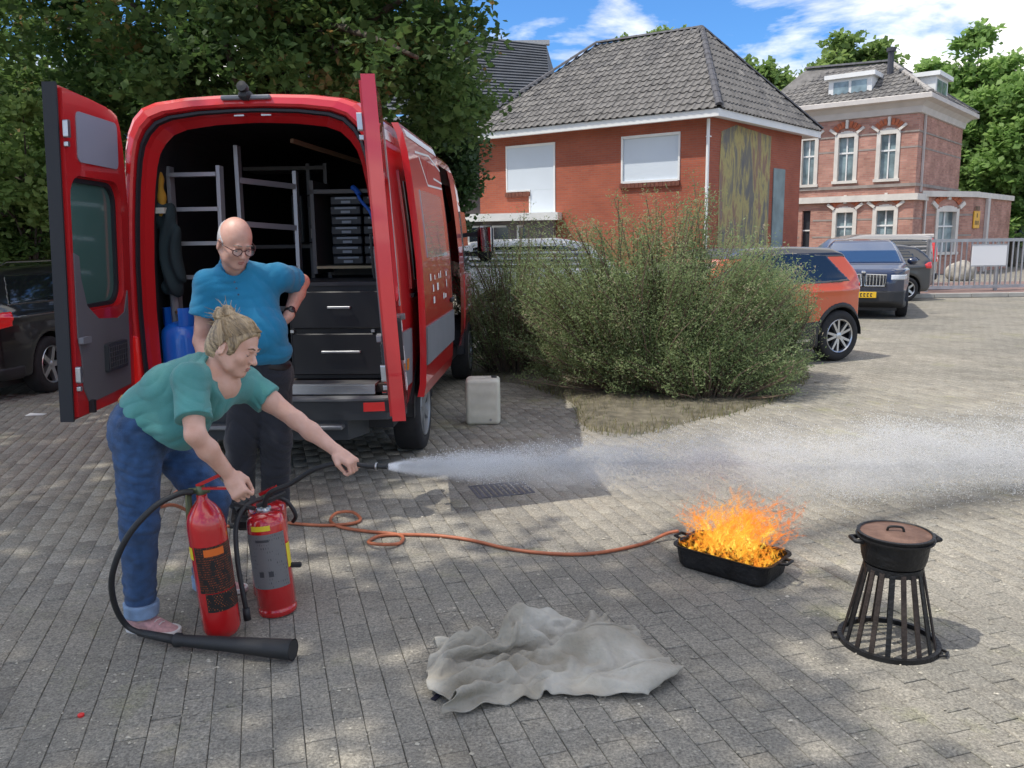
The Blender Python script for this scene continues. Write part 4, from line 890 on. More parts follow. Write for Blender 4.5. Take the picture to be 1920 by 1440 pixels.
def car(label, cat, loc, heading, spec, group=None, name='parked_car'):
    """heading: forward direction (x,y) in world. spec dict"""
    t = thing(name, label, cat, loc, math.atan2(heading[1], heading[0]), group)
    L, W, H = spec['L'], spec['W'], spec['H']; hl = L / 2; hw = W / 2; P = spec['side']; wb = spec['wheels']; wr_ = spec['wr']
    plan = spec.get('plan') or [(-hl - .1, -.1), (-hl - .02, hw * .2), (-hl + .02, hw * .72), (-hl + .16, hw * .90), (-hl + .6, hw), (hl - .75, hw), (hl - .2, hw * .84), (hl, hw * .55), (hl, -.1)]
    belt = spec['belt']; fr = spec.get('front') or [(-.1, 0), (hw * .94, 0), (hw * .98, .35), (hw, .62), (hw * .985, belt - .06), (hw * .95, belt), (hw * .90, belt + .1), (hw * .74, H - .12), (hw * .62, H - .015), (-.1, H + .05)]
    def body(p):
        x, y, z = p[:, 0], np.abs(p[:, 1]), p[:, 2]
        d = smax(smax(sd_poly(x, z, P), sd_poly(x, y, plan), .07), sd_poly(y, z, fr), .05)
        # shoulder crease
        d = d - .012 * np.exp(-((z - belt + .06) / .035) ** 2) * (y > hw * .6)
        return d
    def full(p):
        d = body(p); x, y, z = p[:, 0], np.abs(p[:, 1]), p[:, 2]
        for wx_ in wb:
            c_ = np.sqrt((x - wx_) ** 2 + (z - wr_) ** 2) - (wr_ + .055); c_ = np.maximum(c_, hw - .30 - y); d = smax(d, -c_, .015)
        for f_ in spec.get('grooves', []):
            d = np.maximum(d, -(np.maximum(np.abs(f_(x, y, z)) - .006, -(d + .012))))
        return d
    hh = spec.get('h', .025) * spec.get('k', 1.0)
    lo, hi = (-hl - .1, -hw - .1, .1), (hl + .1, hw + .1, H + .1)
    blob('body', full, lo, hi, hh, spec['paint'], t)
    def panel(nm, m_, region, off=.004, thick=.03, bounds=None, h=.016, hollow=False):
        def f(p):
            b_ = full(p) if not hollow else body(p); return np.maximum(np.maximum(b_ - off, -(b_ + thick)), region(p[:, 0], p[:, 1], p[:, 2]))
        bl, bh = bounds
        if nm in ('side_window', 'tail_light', 'headlight'):
            for sd in (-1, 1): blob(nm, lambda p: np.maximum(f(p), .02 - sd * p[:, 1]), (bl[0], .0 if sd > 0 else bl[1], bl[2]), (bh[0], bh[1] if sd > 0 else .0, bh[2]), h * 1.25, m_, t, slack=2.2)
            return
        return blob(nm, f, bl, bh, h * 1.15, m_, t, slack=2.2)
    for nm, m_, reg, off, bnd, h in spec['panels']: panel(nm, m_, reg, off, bounds=bnd, h=h)
    arch = spec.get('arch')
    for wx_ in wb:
        for s_ in (-1, 1):
            wheel(t, (wx_, s_ * (hw - .125), wr_), wr_, .215, s_, spec.get('spokes', 5), twin=spec.get('twin', False), rim=spec.get('rim'))
            mb = MB(); n = 14; base = s_ * (hw - .31)
            for k in range(n):     # dark liner
                a0, a1 = math.pi * k / n, math.pi * (k + 1) / n; rr = wr_ + .05
                q = lambda a, y: (wx_ + rr * math.cos(a), y, wr_ + rr * math.sin(a)); mb.quad(q(a0, base), q(a1, base), q(a1, s_ * (hw - .03)), q(a0, s_ * (hw - .03)))
            mb.add([(wx_ + (wr_ + .05) * math.cos(math.pi * k / n), base, wr_ + (wr_ + .05) * math.sin(math.pi * k / n)) for k in range(n + 1)], [list(range(n + 1))]); mb.build('wheel_liner', blackpl, t)
    mb = MB(); mb.box((-hl + .3, -hw + .25, .16), (hl - .3, hw - .25, .3)); mb.build('underbody', blackpl, t)
    return t
def ext(poly, ymin): return lambda x, y, z: np.maximum(sd_poly(x, z, poly), ymin - np.abs(y))
def extr(poly, xmax): return lambda x, y, z: np.maximum(sd_poly(np.abs(y), z, poly), x - xmax)
def plate(t, x, z, w_=.5, h=.11, m_=None, tilt=0, y=0, n=6, sgn=-1):
    mb = MB(); mb.box((x - .012, y - w_ / 2, z - h / 2), (x + .012, y + w_ / 2, z + h / 2), bev=.005); p_ = mb.build('number_plate', m_ or platey, t)
    mb = MB(); g_ = np.random.default_rng(int(abs(x) * 100)); xx = x + sgn * .0135
    pos = y + w_ / 2 - .07
    for k in range(n):
        cw = (w_ - .14) / n; y0 = pos - k * cw; mb.box((xx - .001, y0 - cw * .72, z - h * .30), (xx + .001, y0 - cw * .50, z + h * .30)); 
        mb.box((xx - .001, y0 - cw * .498, z + h * .12), (xx + .001, y0 - cw * .12, z + h * .30)); mb.box((xx - .001, y0 - cw * .498, z - h * .30), (xx + .001, y0 - cw * .2, z - h * .12))
    o = mb.build('plate_lettering', ink, p_); o['kind'] = 'stuff'
# orange crossover, seen from its left rear side
oL, oW, oH = 4.12, 1.78, 1.57
oplan = [(-1.95, -.1), (-1.84, .2), (-1.80, .64), (-1.68, .80), (-1.3, .89), (1.31, .89), (1.86, .75), (2.06, .49), (2.06, -.1)]
oside = [(-1.80, .34), (-1.82, .62), (-1.81, .86), (-1.77, 1.00), (-1.66, 1.22), (-1.50, 1.46), (-1.36, 1.53), (-.6, 1.57), (.1, 1.54), (.55, 1.40), (1.10, 1.04), (1.75, .94), (1.98, .80), (2.06, .60), (2.06, .32), (1.85, .20), (-1.85, .22)]
orange = paint('orange_paint', (0.58, 0.085, 0.016)); blackp = paint('black_paint', (0.008, 0.008, 0.010)); navyp = paint('navy_paint', (0.006, 0.014, 0.045)); silverp = mat('silver_paint', (0.42, .40, .37), .35, .6, coat=1); darkp = mat('grey_paint', (0.06, .062, .068), .3, .5, coat=1); whitep = paint('white_car_paint', (.7, .7, .7))
ow_ = 1.30
osp = dict(plan=oplan, L=oL, W=oW, H=oH, side=oside, wheels=(-ow_, ow_), wr=.345, belt=1.02, paint=orange, h=.022, twin=True, spokes=5,
    grooves=[lambda x, y, z: np.where((z > .3) & (z < 1.02) & (y > .7), x + .52, 9), lambda x, y, z: np.where((z > .3) & (z < 1.02) & (y > .7), x - .52, 9)],
    panels=[('side_window', carglass, ext([(-1.50, 1.08), (-1.34, 1.24), (-1.18, 1.43), (-.6, 1.475), (.1, 1.45), (.55, 1.28), (.98, 1.05), (-.9, 1.05)], .45), .005, ((-1.7, -.95, .95), (1.1, .95, 1.5)), .018),
        ('roof', blackp, lambda x, y, z: np.maximum(1.40 - z + .0 * x, x - .75), .004, ((-1.8, -.9, 1.3), (.8, .9, 1.65)), .02),
        ('windscreen', carglass, lambda x, y, z: np.maximum(np.maximum(np.abs(y) - .66, .62 - x), np.maximum(z - 1.42, 1.08 - z)), .006, ((.5, -.8, 1.0), (1.3, .8, 1.5)), .022),
        ('rear_window', carglass, extr([(-.1, 1.08), (.58, 1.08), (.52, 1.40), (-.1, 1.42)], -1.5), .006, ((-2.1, -.8, 1.0), (-1.5, .8, 1.5)), .02),
        ('tail_light', lampred, lambda x, y, z: np.maximum(sd_poly(x, z, [(-2.2, .93), (-1.72, .96), (-1.66, 1.03), (-1.74, 1.10), (-2.2, 1.10)]), .48 - np.abs(y)), .008, ((-2.15, -.95, .85), (-1.7, .95, 1.15)), .014),
        ('cladding', blackpl, lambda x, y, z: np.minimum(np.minimum(z - .36, np.minimum(np.sqrt((x + ow_) ** 2 + (z - .345) ** 2), np.sqrt((x - ow_) ** 2 + (z - .345) ** 2)) - .455), np.maximum(z - .56, -1.95 - x + .3)), .010, ((-2.15, -1, .1), (2.15, 1, .85)), .02)])
hd = Vector((-0.90, -0.40, 0)).normalized(); wc = G(1568, 676); 
oc = wc - hd * (-ow_) + Vector((-hd.y, hd.x, 0)) * (-.10 + .0)
# left side (local +y) faces right of travel... the visible side is the car's left
side_n = Vector((-hd.y, hd.x, 0))
if side_n.y > 0: pass
vis_side = 1 if side_n.y < 0 else -1
oc = wc - hd * (-ow_) - side_n * (vis_side * (oW / 2 - .06))
oc.z = 0
ocar = car('orange crossover car with a black roof parked behind the shrub', 'car', oc, (hd.x, hd.y), osp, group='cars parked at the far side')
mb = MB(); mb.box((.4, vis_side * .80, .30), (-.75, vis_side * .895, .335)); mb.build('sill_trim', chrome, ocar)
for s_ in (-1, 1):
    mb = MB(); mb.cbox((.72, s_ * .98, 1.08), (.12, .2, .14), bev=.04); mb.build('wing_mirror', orange, ocar, autosm=50)
    mb = MB(); mb.cbox((-.78, s_ * .885, .90), (.16, .03, .03), bev=.01); mb.build('door_handle', orange, ocar)
# navy SUV, facing us
nside = [(-2.2, .45), (-2.22, .75), (-2.18, .98), (-2.02, 1.36), (-1.75, 1.54), (-1.5, 1.6), (-.4, 1.62), (.2, 1.58), (.75, 1.36), (1.22, 1.10), (1.95, 1.02), (2.12, .95), (2.2, .75), (2.2, .35), (1.9, .22), (-2.0, .28)]
FR = lambda y0, y1, z0, z1: (lambda x, y, z: np.maximum(np.maximum(y0 - np.abs(y), np.abs(y) - y1), np.maximum(np.maximum(z0 - z, z - z1), 1.6 - x)))
nsp = dict(L=4.44, W=1.84, H=1.62, side=nside, wheels=(-1.34, 1.34), wr=.35, belt=1.05, paint=navyp, h=.03,
    panels=[('windscreen', mat('blue_windscreen', (.03, .06, .12), .05, spec=1.0, coat=1), lambda x, y, z: np.maximum(np.maximum(np.abs(y) - .78 + .35 * (z - 1.1), .3 - x), np.maximum(z - 1.54, 1.13 - z)), .006, ((.1, -.9, 1.0), (1.4, .9, 1.62)), .02),
        ('side_window', carglass, ext([(-1.7, 1.14), (-1.35, 1.48), (.2, 1.48), (.98, 1.12)], .45), .005, ((-1.8, -.95, 1.05), (1.1, .95, 1.55)), .022),
        ('headlight', lampwhite, FR(.52, .84, .80, .90), .01, ((1.5, -.97, .7), (2.3, .97, 1.0)), .014),
        ('grille', blackpl, FR(-1, .44, .66, .92), .012, ((1.5, -.7, .5), (2.3, .7, 1.0)), .016),
        ('bumper', blackpl, lambda x, y, z: np.minimum(z - .36, np.maximum(np.abs(z - .46) - .12, 1.9 - x)), .008, ((-2.3, -1, .2), (2.3, 1, .65)), .022)])
nv = car('navy blue SUV facing the yard, with black grille and yellow number plate', 'car', (7.98, 19.0, 0), (-.36, -.933), nsp, group='cars parked at the far side')
plate(nv, 2.235, .50, .52, .12, sgn=1)
mb = MB()
for k in range(-6, 7):
    if k: mb.cbox((2.225, k * .062, .79), (.02, .012, .22))
mb.build('grille_bars', chrome, nv)
for s_ in (-1, 1):
    mb = MB(); mb.tube([(2.22, s_ * .03, .68), (2.23, s_ * .40, .68), (2.22, s_ * .43, .90), (2.2, s_ * .05, .915), (2.22, s_ * .03, .68)], .010, 6); mb.build('grille_frame', chrome, nv)
    mb = MB(); mb.cbox((.78, s_ * 1.0, 1.14), (.13, .2, .15), bev=.05); mb.build('wing_mirror', navyp, nv, autosm=50)
mb = MB(); mb.cbox((2.17, 0, .955), (.03, .08, .06), bev=.015); mb.build('badge', chrome, nv)
# dark grey hatchback and silver people carrier beyond it, rear corners to the right
hside = [(-2.0, .4), (-2.02, .7), (-1.96, .95), (-1.72, 1.25), (-1.5, 1.40), (-1.1, 1.46), (-.2, 1.47), (.3, 1.40), (1.0, 1.0), (1.75, .86), (2.0, .65), (2.0, .3), (1.7, .2), (-1.8, .24)]
hsp = dict(L=4.04, W=1.74, H=1.47, side=hside, wheels=(-1.22, 1.25), wr=.31, belt=.95, paint=darkp, h=.045,
    panels=[('side_window', carglass, ext([(-1.6, 1.03), (-1.2, 1.36), (.2, 1.35), (.9, .99)], .45), .006, ((-1.7, -.95, .9), (1.1, .95, 1.45)), .03),
        ('rear_window', carglass, extr([(-.1, 1.0), (.6, 1.0), (.5, 1.34), (-.1, 1.35)], -1.45), .006, ((-2.1, -.8, .95), (-1.4, .8, 1.45)), .03),
        ('tail_light', lampred, lambda x, y, z: np.maximum(sd_poly(x, z, [(-2.2, .80), (-1.72, .84), (-1.66, .93), (-1.8, 1.0), (-2.2, 1.0)]), .5 - np.abs(y)), .012, ((-2.1, -.95, .7), (-1.6, .95, 1.1)), .02)])
dc_ = G(1733, 566); dk = car('dark grey hatchback half hidden behind the navy SUV', 'car', (dc_.x - 1.62, dc_.y + 1.0, 0), (-.97, -.10), hsp, group='cars parked at the far side')
pside = [(-2.1, .45), (-2.14, .8), (-2.10, 1.05), (-1.98, 1.5), (-1.85, 1.66), (-1.5, 1.72), (0, 1.74), (.6, 1.62), (1.25, 1.1), (1.9, .92), (2.1, .7), (2.1, .3), (1.8, .2), (-1.9, .26)]
psp = dict(L=4.24, W=1.80, H=1.74, side=pside, wheels=(-1.3, 1.3), wr=.32, belt=1.05, paint=silverp, h=.045,
    panels=[('side_window', carglass, ext([(-1.85, 1.14), (-1.72, 1.56), (0, 1.60), (.55, 1.50), (1.05, 1.12)], .45), .006, ((-1.95, -.95, 1.0), (1.2, .95, 1.7)), .03),
        ('rear_window', carglass, extr([(-.1, 1.14), (.64, 1.14), (.56, 1.56), (-.1, 1.58)], -1.7), .006, ((-2.2, -.8, 1.05), (-1.7, .8, 1.65)), .03),
        ('tail_light', lampred, lambda x, y, z: np.maximum(np.maximum(np.abs(z - 1.25) - .33, x + 1.86), .62 - np.abs(y)), .012, ((-2.2, -.95, .9), (-1.8, .95, 1.65)), .02),
        ('bumper', blackpl, lambda x, y, z: np.maximum(np.abs(z - .5) - .09, x + 1.9), .03, ((-2.25, -1, .35), (-1.85, 1, .65)), .025)])
sc_ = G(1770, 553); car('silver people carrier with tall red tail lights beyond the navy SUV', 'car', (sc_.x - 2.05, sc_.y + 1.2, 0), (-.99, -.05), psp, group='cars parked at the far side')
# white van-like car behind the shrubs
c_ = At(905, 500, 17.0); psp2 = dict(psp); psp2['paint'] = whitep; 
car('white car parked behind the shrubs in front of the brick house', 'car', (1.05, 17.6, 0), (.985, -.17), psp2, group='cars parked at the far side')
hsp2 = dict(hsp); hsp2['paint'] = whitep
car('second white car showing through the middle of the big shrub', 'car', (4.6, 18.6, 0), (-.97, .2), hsp2, group='cars parked at the far side')
# black estate at the left edge, rear right corner towards us
eside = [(-2.35, .40), (-2.38, .62), (-2.34, .92), (-2.22, 1.10), (-2.05, 1.34), (-1.85, 1.45), (-1.0, 1.50), (0, 1.50), (.5, 1.38), (1.15, 1.0), (2.05, .84), (2.35, .62), (2.35, .3), (2.05, .2), (-2.1, .26)]
esp = dict(L=4.74, W=1.84, H=1.5, side=eside, wheels=(-1.38, 1.38), wr=.33, belt=.99, paint=blackp, h=.026,
    grooves=[lambda x, y, z: np.where((z > .3) & (z < .98) & (y > .7), x + .75, 9)],
    panels=[('rear_window', carglass, extr([(-.1, 1.03), (.68, 1.03), (.58, 1.37), (-.1, 1.40)], -1.85), .006, ((-2.4, -.85, .95), (-1.8, .85, 1.5)), .016),
        ('side_window', carglass, ext([(-2.02, 1.06), (-1.78, 1.38), (.4, 1.37), (1.0, 1.03)], .45), .005, ((-2.1, -.95, .95), (1.1, .95, 1.5)), .018),
        ('tail_light', lampred, lambda x, y, z: np.maximum(sd_poly(x, z, [(-2.5, .80), (-2.02, .84), (-2.0, 1.0), (-2.5, 1.0)]), .45 - np.abs(y)), .008, ((-2.5, -.97, .7), (-1.95, .97, 1.1)), .012),
        ('bumper', blackpl, lambda x, y, z: np.maximum(z - .40, x + 1.9), .008, ((-2.5, -1, .2), (-1.85, 1, .5)), .02)])
bk_ = G(55, 757); ecar = car('black estate car at the left edge, rear corner towards us', 'car', (bk_.x - .98, bk_.y + 2.15, 0), (.02, 1), esp)
plate(ecar, -2.40, .70, .52, .11, mat('white_plate', (.7, .7, .72), .5)); 
for s_ in (-1, 1):
    mb = MB(); mb.tube([(-1.95, s_ * .66, 1.46), (-1.7, s_ * .67, 1.53), (.2, s_ * .70, 1.53), (.4, s_ * .70, 1.47)], .016, 6); mb.build('roof_rail', chrome, ecar)
    mb = MB(); mb.cbox((-2.37, s_ * .68, .47), (.03, .16, .05), bev=.01); mb.build('reflector', lampred, ecar)
    mb = MB(); mb.cbox((-2.30, s_ * .60, .905), (.12, .12, .05), bev=.02); mb.build('reversing_light', lampwhite, ecar)
# ================================================================ fence, sign, pillar, boulder
galv = mat('galvanised_steel', (0.42, 0.42, 0.43), .45, .7, vary=.15, vscale=4)
fa, fb = G(1742, 524), G(1990, 530); fy = 23.4
FA = Vector((At(1742, 500, fy).x, fy, 0)); FB = Vector((At(2000, 500, fy + .6).x, fy + .6, 0)); fh = At(1800, 451, fy).z; fz = At(1800, 527, fy).z
fz = .16
fence = thing('gate', 'grey galvanised bar gate with upright bars before the villa', 'gate', FA, world=True)
d = (FB - FA).normalized(); Lf = (FB - FA).length
for z in (fh, fz + .06, ):
    mb = MB(); mb.bar(FA + Vector((0, 0, z)), FB + Vector((0, 0, z)), .05, .09); mb.build('rail', galv, fence)
nb_ = int(Lf / .155)
me0 = None
for k in range(nb_ + 1):
    p = FA + d * (Lf * k / nb_)
    if me0 is None:
        mb = MB(); mb.bar((0, 0, fz + .1), (0, 0, fh - .045), .035, .035); o = mesh_obj('bar', mb.v, mb.f, galv, None); me0 = o.data; o.parent = fence; o.location = p - FA
    else:
        o = bpy.data.objects.new('bar', me0); COL.objects.link(o); o.parent = fence; o.location = p - FA
for k in (0, .5, 1):
    p = FA + d * (Lf * k) + Vector((0, .1, 0)); mb = MB(); mb.bar(p, p + Vector((0, 0, fh + .05)), .08, .08); mb.build('post', galv, fence)
s0 = At(1821, 500, fy - .06); sgn = thing('notice_board', 'blank white notice board hanging on the grey bar gate', 'sign', (s0.x, fy - .06, 0), world=True)
za, zb_ = At(1820, 498, fy).z, At(1820, 460, fy).z; x1 = At(1884, 500, fy).x
mb = MB(); mb.box((s0.x, fy - .05, za), (x1, fy - .03, zb_), bev=.008); mb.build('board', mat('board_white', (.78, .78, .78), .5), sgn)
mb = MB(); mb.box((s0.x - .02, fy - .055, za - .03), (x1 + .02, fy - .02, za - .002)); mb.box((s0.x - .02, fy - .055, zb_ + .002), (x1 + .02, fy - .02, zb_ + .03)); mb.build('frame', galv, sgn)
# second, thinner rail fence behind the cars
F2 = thing('railing', 'low grey railing running behind the parked cars to the villa', 'railing', (6, 24.6, 0), world=True)
Ya = 25.0; XA, XB = At(1510, 460, Ya).x, At(1745, 470, Ya).x
for z in (1.15, .3):
    mb = MB(); mb.bar((XA, Ya, z), (XB, Ya, z), .04, .04); mb.build('rail', galv, F2)
me0 = None; n = 26
for k in range(n + 1):
    x_ = XA + (XB - XA) * k / n
    if me0 is None:
        mb = MB(); mb.bar((0, 0, .05), (0, 0, 1.13), .022, .022); o = mesh_obj('bar', mb.v, mb.f, galv); me0 = o.data
    else: o = bpy.data.objects.new('bar', me0); COL.objects.link(o)
    o.parent = F2; o.location = Vector((x_, Ya, 0)) - Vector((6, 24.6, 0))
pl = At(1717, 470, 27); pill = thing('gate_pillar', 'brick gate pillar with a stone cap behind the silver car', 'pillar', (pl.x, 27, 0), world=True)
zc = At(1717, 446, 27).z; mb = MB(); mb.box((pl.x - .3, 26.7, 0), (pl.x + .3, 27.3, zc)); uv_box(mb.build('shaft', vbrick, pill)); mb = MB(); mb.box((pl.x - .38, 26.62, zc), (pl.x + .38, 27.38, zc + .12), bev=.02); mb.build('cap', stone, pill)
bl = G(1808, 527); g = np.random.default_rng(4)
def bsd(p): return sd_ell(p, (bl.x, bl.y + .3, .3), (.55, .4, .42)) + .05 * np.sin(p[:, 0] * 7) * np.sin(p[:, 1] * 9) * np.cos(p[:, 2] * 8)
o = blob('boulder', bsd, (bl.x - .8, bl.y - .4, -.1), (bl.x + .8, bl.y + 1, .9), .05, mat('pale_boulder', (.36, .33, .28), .9, vary=.3, vscale=5, bump=.6)); props(o, 'pale rounded boulder at the foot of the bar gate', 'boulder')
# far buildings and clutter behind the gate on the right
fb_ = thing('far_building', 'pale low building far behind the gate at the right edge', 'building', (26, 50, 0), world=True)
mb = MB(); x0, x1 = At(1885, 450, 50).x, At(2100, 450, 50).x; mb.box((x0, 50, 0), (x1, 56, At(1900, 425, 50).z)); mb.build('wall', mat('pale_render', (.45, .43, .40), .9, vary=.2, vscale=.6), fb_)
mb = MB(); mb.prism([(x0 - .3, 49.7, At(1900, 425, 50).z), (x1, 49.7, At(1900, 425, 50).z), (x1, 53, At(1900, 408, 50).z), (x0 - .3, 53, At(1900, 408, 50).z)], (0, 0, .2)); recalc(mb.build('roof', gm, fb_))
for k in range(5):
    mb = MB(); mb.box((x0 + .6 + k * 1.4, 49.9, .9), (x0 + 1.4 + k * 1.4, 49.97, 2.1)); mb.build('window', darkglass, fb_)
# distant hedge line that closes the yard on the left and behind
def hedge(label, x0, x1, y, h, n, seed, m_=None):
    g = np.random.default_rng(seed); t = thing('hedge', label, 'hedge', ((x0 + x1) / 2, y, 0), world=True); P = np.stack([g.uniform(x0, x1, n), y + g.normal(0, .5, n), g.random(n) ** .7 * h], 1); P[:, 2] *= 1 + .18 * np.sin(P[:, 0] * 1.3) + .1 * np.sin(P[:, 0] * 3.7)
    T = np.clip(.4 + .25 * np.sin(P[:, 0] * 2.1) * np.sin(P[:, 2] * 3) + g.normal(0, .2, n), 0, 1); leaves_mesh(P, T, .3, t, m_ or m_mid, name='foliage')
    mb = MB()
    for k in range(int((x1 - x0) / 1.2)):
        x_ = x0 + .6 + k * 1.2; mb.tube([(x_, y, 0), (x_ + .1, y, h * .4), (x_, y + .1, h * .85)], [.05, .04, .015], 5)
    mb.build('stem', barkm, t)
hedge('dark hedge closing the yard behind the black car', -24, -8.5, 22, 3.0, 14000, 71, m_dark)
hedge('green hedge far behind the red van', -9, -3.2, 30, 3.4, 7000, 72)
mb = MB(); q = At(51, 455, 14); mb.tube([(q.x, 14, 0), (q.x, 14, q.z + .1)], .035, 8); o = mb.build('post', mat('pale_post', (.5, .5, .48), .6)); props(o, 'pale thin post standing behind the black car', 'post')
# ================================================================ red van, rear doors and sliding door open
# local frame: x right, y forward, z up, origin on the ground under the middle of the rear end
VO = Vector((-1.775, 5.86, 0)); VA = R(-3.2)
red = paint('van_red', (0.62, 0.016, 0.022), .3); redin = mat('van_red_inner', (0.58, 0.016, 0.020), .4, coat=.5)
seal = mat('rubber_seal', (0.02, 0.022, 0.028), .6); trimg = mat('grey_trim_board', (0.15, 0.155, 0.17), .75, vary=.06, vscale=3); trimlt = mat('pale_grey_panel', (0.30, 0.33, 0.40), .6)
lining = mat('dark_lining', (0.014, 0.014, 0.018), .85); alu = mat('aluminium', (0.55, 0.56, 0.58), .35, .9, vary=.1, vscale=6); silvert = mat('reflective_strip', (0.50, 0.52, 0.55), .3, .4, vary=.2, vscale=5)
bumpm = mat('grey_bumper', (0.045, 0.05, 0.055), .55, bump=.15, bscale=300); whitet = mat('white_print', (.75, .75, .75), .5)
greenglass = mat('green_tinted_glass', (0.085, 0.19, 0.165), .12, spec=.8, coat=.3)
VSC = 1.028
van = thing('van', 'red high roofed van with both rear doors and the sliding side door open', 'van', VO, VA); van.scale = (1, 1, VSC)
def ring(inset=0.0, zb=.46, k=1.0):
    """cross-section, right half bottom to top, mirrored; points (x,z)"""
    h = [(.955, .46), (.985, .60), (.995, .85), (.995, 1.20), (.983, 1.50), (.958, 1.80), (.928, 2.08), (.900, 2.28), (.872, 2.40), (.828, 2.49), (.76, 2.555), (.66, 2.59), (.45, 2.615), (.20, 2.625)]
    h = [(x - inset, z - (inset if z > 2.3 else 0)) for x, z in h]
    h[0] = (h[0][0], zb)
    return h
def full_ring(h): return [(x, z) for x, z in h] + [(-x, z) for x, z in reversed(h)]
# stations along the length, cargo then cab and bonnet
def squash(h, top, wid): 
    return [(x * wid, .46 + (z - .46) * (top - .46) / (2.625 - .46) if z > .46 else z) for x, z in h]
st = [(0.0, ring(.035)), (.03, ring(.012)), (.09, ring(0)), (1.55, ring(0)), (2.75, ring(0)), (3.72, ring(0)), (4.15, ring(0)), (4.45, squash(ring(0), 2.56, .995)), (4.75, squash(ring(0), 2.36, .985)), (5.05, squash(ring(0), 1.95, .97)), (5.32, squash(ring(0), 1.42, .955)), (5.62, squash(ring(0), 1.22, .90)), (5.82, squash(ring(0), .98, .78))]
mb = MB(); R_ = [[(x, y, z) for x, z in full_ring(h)] for y, h in st]; n = len(R_[0])
DOOR_Y0, DOOR_Y1 = 2.78, 4.05
for i in range(len(R_) - 1):
    for j in range(n - 1):
        if i in (4,) and 1 <= j <= 8 and False: continue
        ym = (st[i][0] + st[i + 1][0]) / 2
        if 2.75 < ym < 3.8 and j <= 7: continue           # side door opening on the right
        if 3.8 < ym < 4.2 and j <= 7 and False: continue
        mb.add([R_[i][j], R_[i + 1][j], R_[i + 1][j + 1], R_[i][j + 1]], [[0, 1, 2, 3]])
body = recalc(mb.build('body_shell', red, van, autosm=35))
# rear frame: outer ring -> seal -> jamb
def rring(ins, zb, rt=.0):
    h = ring(0); o_ = []
    for x, z in h:
        o_.append((x - ins, z - ins * 1.05 * min(1, max(0, (z - 1.9) / .6))))
    o_[0] = (o_[0][0], zb); return o_
def strip(name, m, prof, n_=None):
    """prof: list of (inset, y, zb) rings"""
    mb = MB(); RR = []
    for ins, y, zb in prof:
        h = rring(ins, zb); h[-1] = (h[-1][0], h[-1][1]); RR.append([(x, y, z) for x, z in full_ring(h)])
    for a in range(len(RR) - 1):
        for j in range(len(RR[0]) - 1): mb.add([RR[a][j], RR[a][j + 1], RR[a + 1][j + 1], RR[a + 1][j]], [[0, 1, 2, 3]])
    return mb.build(name, m, van, autosm=40)
strip('rear_frame', red, [(.034, .0, .50), (.07, -.012, .56), (.085, .0, .56), (.092, .035, .58)])
strip('door_seal', seal, [(.092, .034, .58), (.098, .018, .58), (.112, .018, .60), (.118, .05, .60)])
strip('door_jamb', redin, [(.118, .05, .60), (.130, .09, .62), (.150, .13, .64), (.165, .16, .64)])
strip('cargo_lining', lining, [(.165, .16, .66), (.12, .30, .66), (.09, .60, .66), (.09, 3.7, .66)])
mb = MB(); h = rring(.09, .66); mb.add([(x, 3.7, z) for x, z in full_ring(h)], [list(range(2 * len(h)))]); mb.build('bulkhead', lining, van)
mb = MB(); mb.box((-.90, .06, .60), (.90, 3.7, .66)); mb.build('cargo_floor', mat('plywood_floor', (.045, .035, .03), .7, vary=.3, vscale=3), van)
mb = MB(); mb.box((-.80, .0, .655), (.80, .16, .672)); mb.box((-.80, -.012, .60), (.80, .0, .672)); 
for k in range(5): mb.box((-.80, -.016, .608 + k * .012), (.80, -.0125, .614 + k * .012))
mb.build('sill_plate', alu, van)
# left inside wall of the cab side etc. floor of body
mb = MB(); mb.box((-.90, .1, .34), (.90, 5.2, .46)); mb.build('underbody', blackpl, van)
# bumper with step
mb = MB(); bp = [(-1.0, .12), (-.99, .0), (-.90, -.10), (-.6, -.14), (.6, -.14), (.90, -.10), (.99, .0), (1.0, .12)]
def extr_z(pl_, z0, z1, back=.16):
    P2 = [(x, y) for x, y in pl_]; mb.prism([(x, y, z0) for x, y in P2] + [(P2[-1][0] - .03, back, z0), (P2[0][0] + .03, back, z0)], (0, 0, z1 - z0))
extr_z(bp, .44, .575); mb.build('bumper', bumpm, van)
mb = MB(); mb.prism([(x * .995, y - .012, .5755) for x, y in bp] + [(.95, .0, .5755), (-.95, .0, .5755)], (0, 0, .014)); mb.build('bumper_step', mat('worn_step', (.16, .17, .18), .5, vary=.2, vscale=9), van)
mb = MB(); mb.prism([(-.62, -.12, .30), (.62, -.12, .30), (.72, .1, .30), (-.72, .1, .30)], (0, 0, .14)); mb.build('tow_step', bumpm, van)
mb = MB(); mb.box((-.60, -.20, .385), (.60, -.10, .415), bev=.008)
mb.build('tread_board', mat('worn_alloy_step', (.30, .31, .32), .4, .6), van)
for s_ in (-1, 1):
    mb = MB(); mb.prism([(s_ * .74, -.135, .50), (s_ * .91, -.10, .50), (s_ * .99, .01, .50), (s_ * .96, .01, .50), (s_ * .90, -.085, .50), (s_ * .74, -.12, .50)], (0, 0, .062)); recalc(mb.build('reflector', lampred, van))
    # rear lamp columns on the body corners
    mb = MB(); mb.box((s_ * .935 - .03, -.022, .62), (s_ * .935 + .03, .02, 1.02), bev=.012); mb.build('tail_light', lampred, van)
mb = MB(); mb.box((-.16, -.035, .46), (.16, -.02, .56))
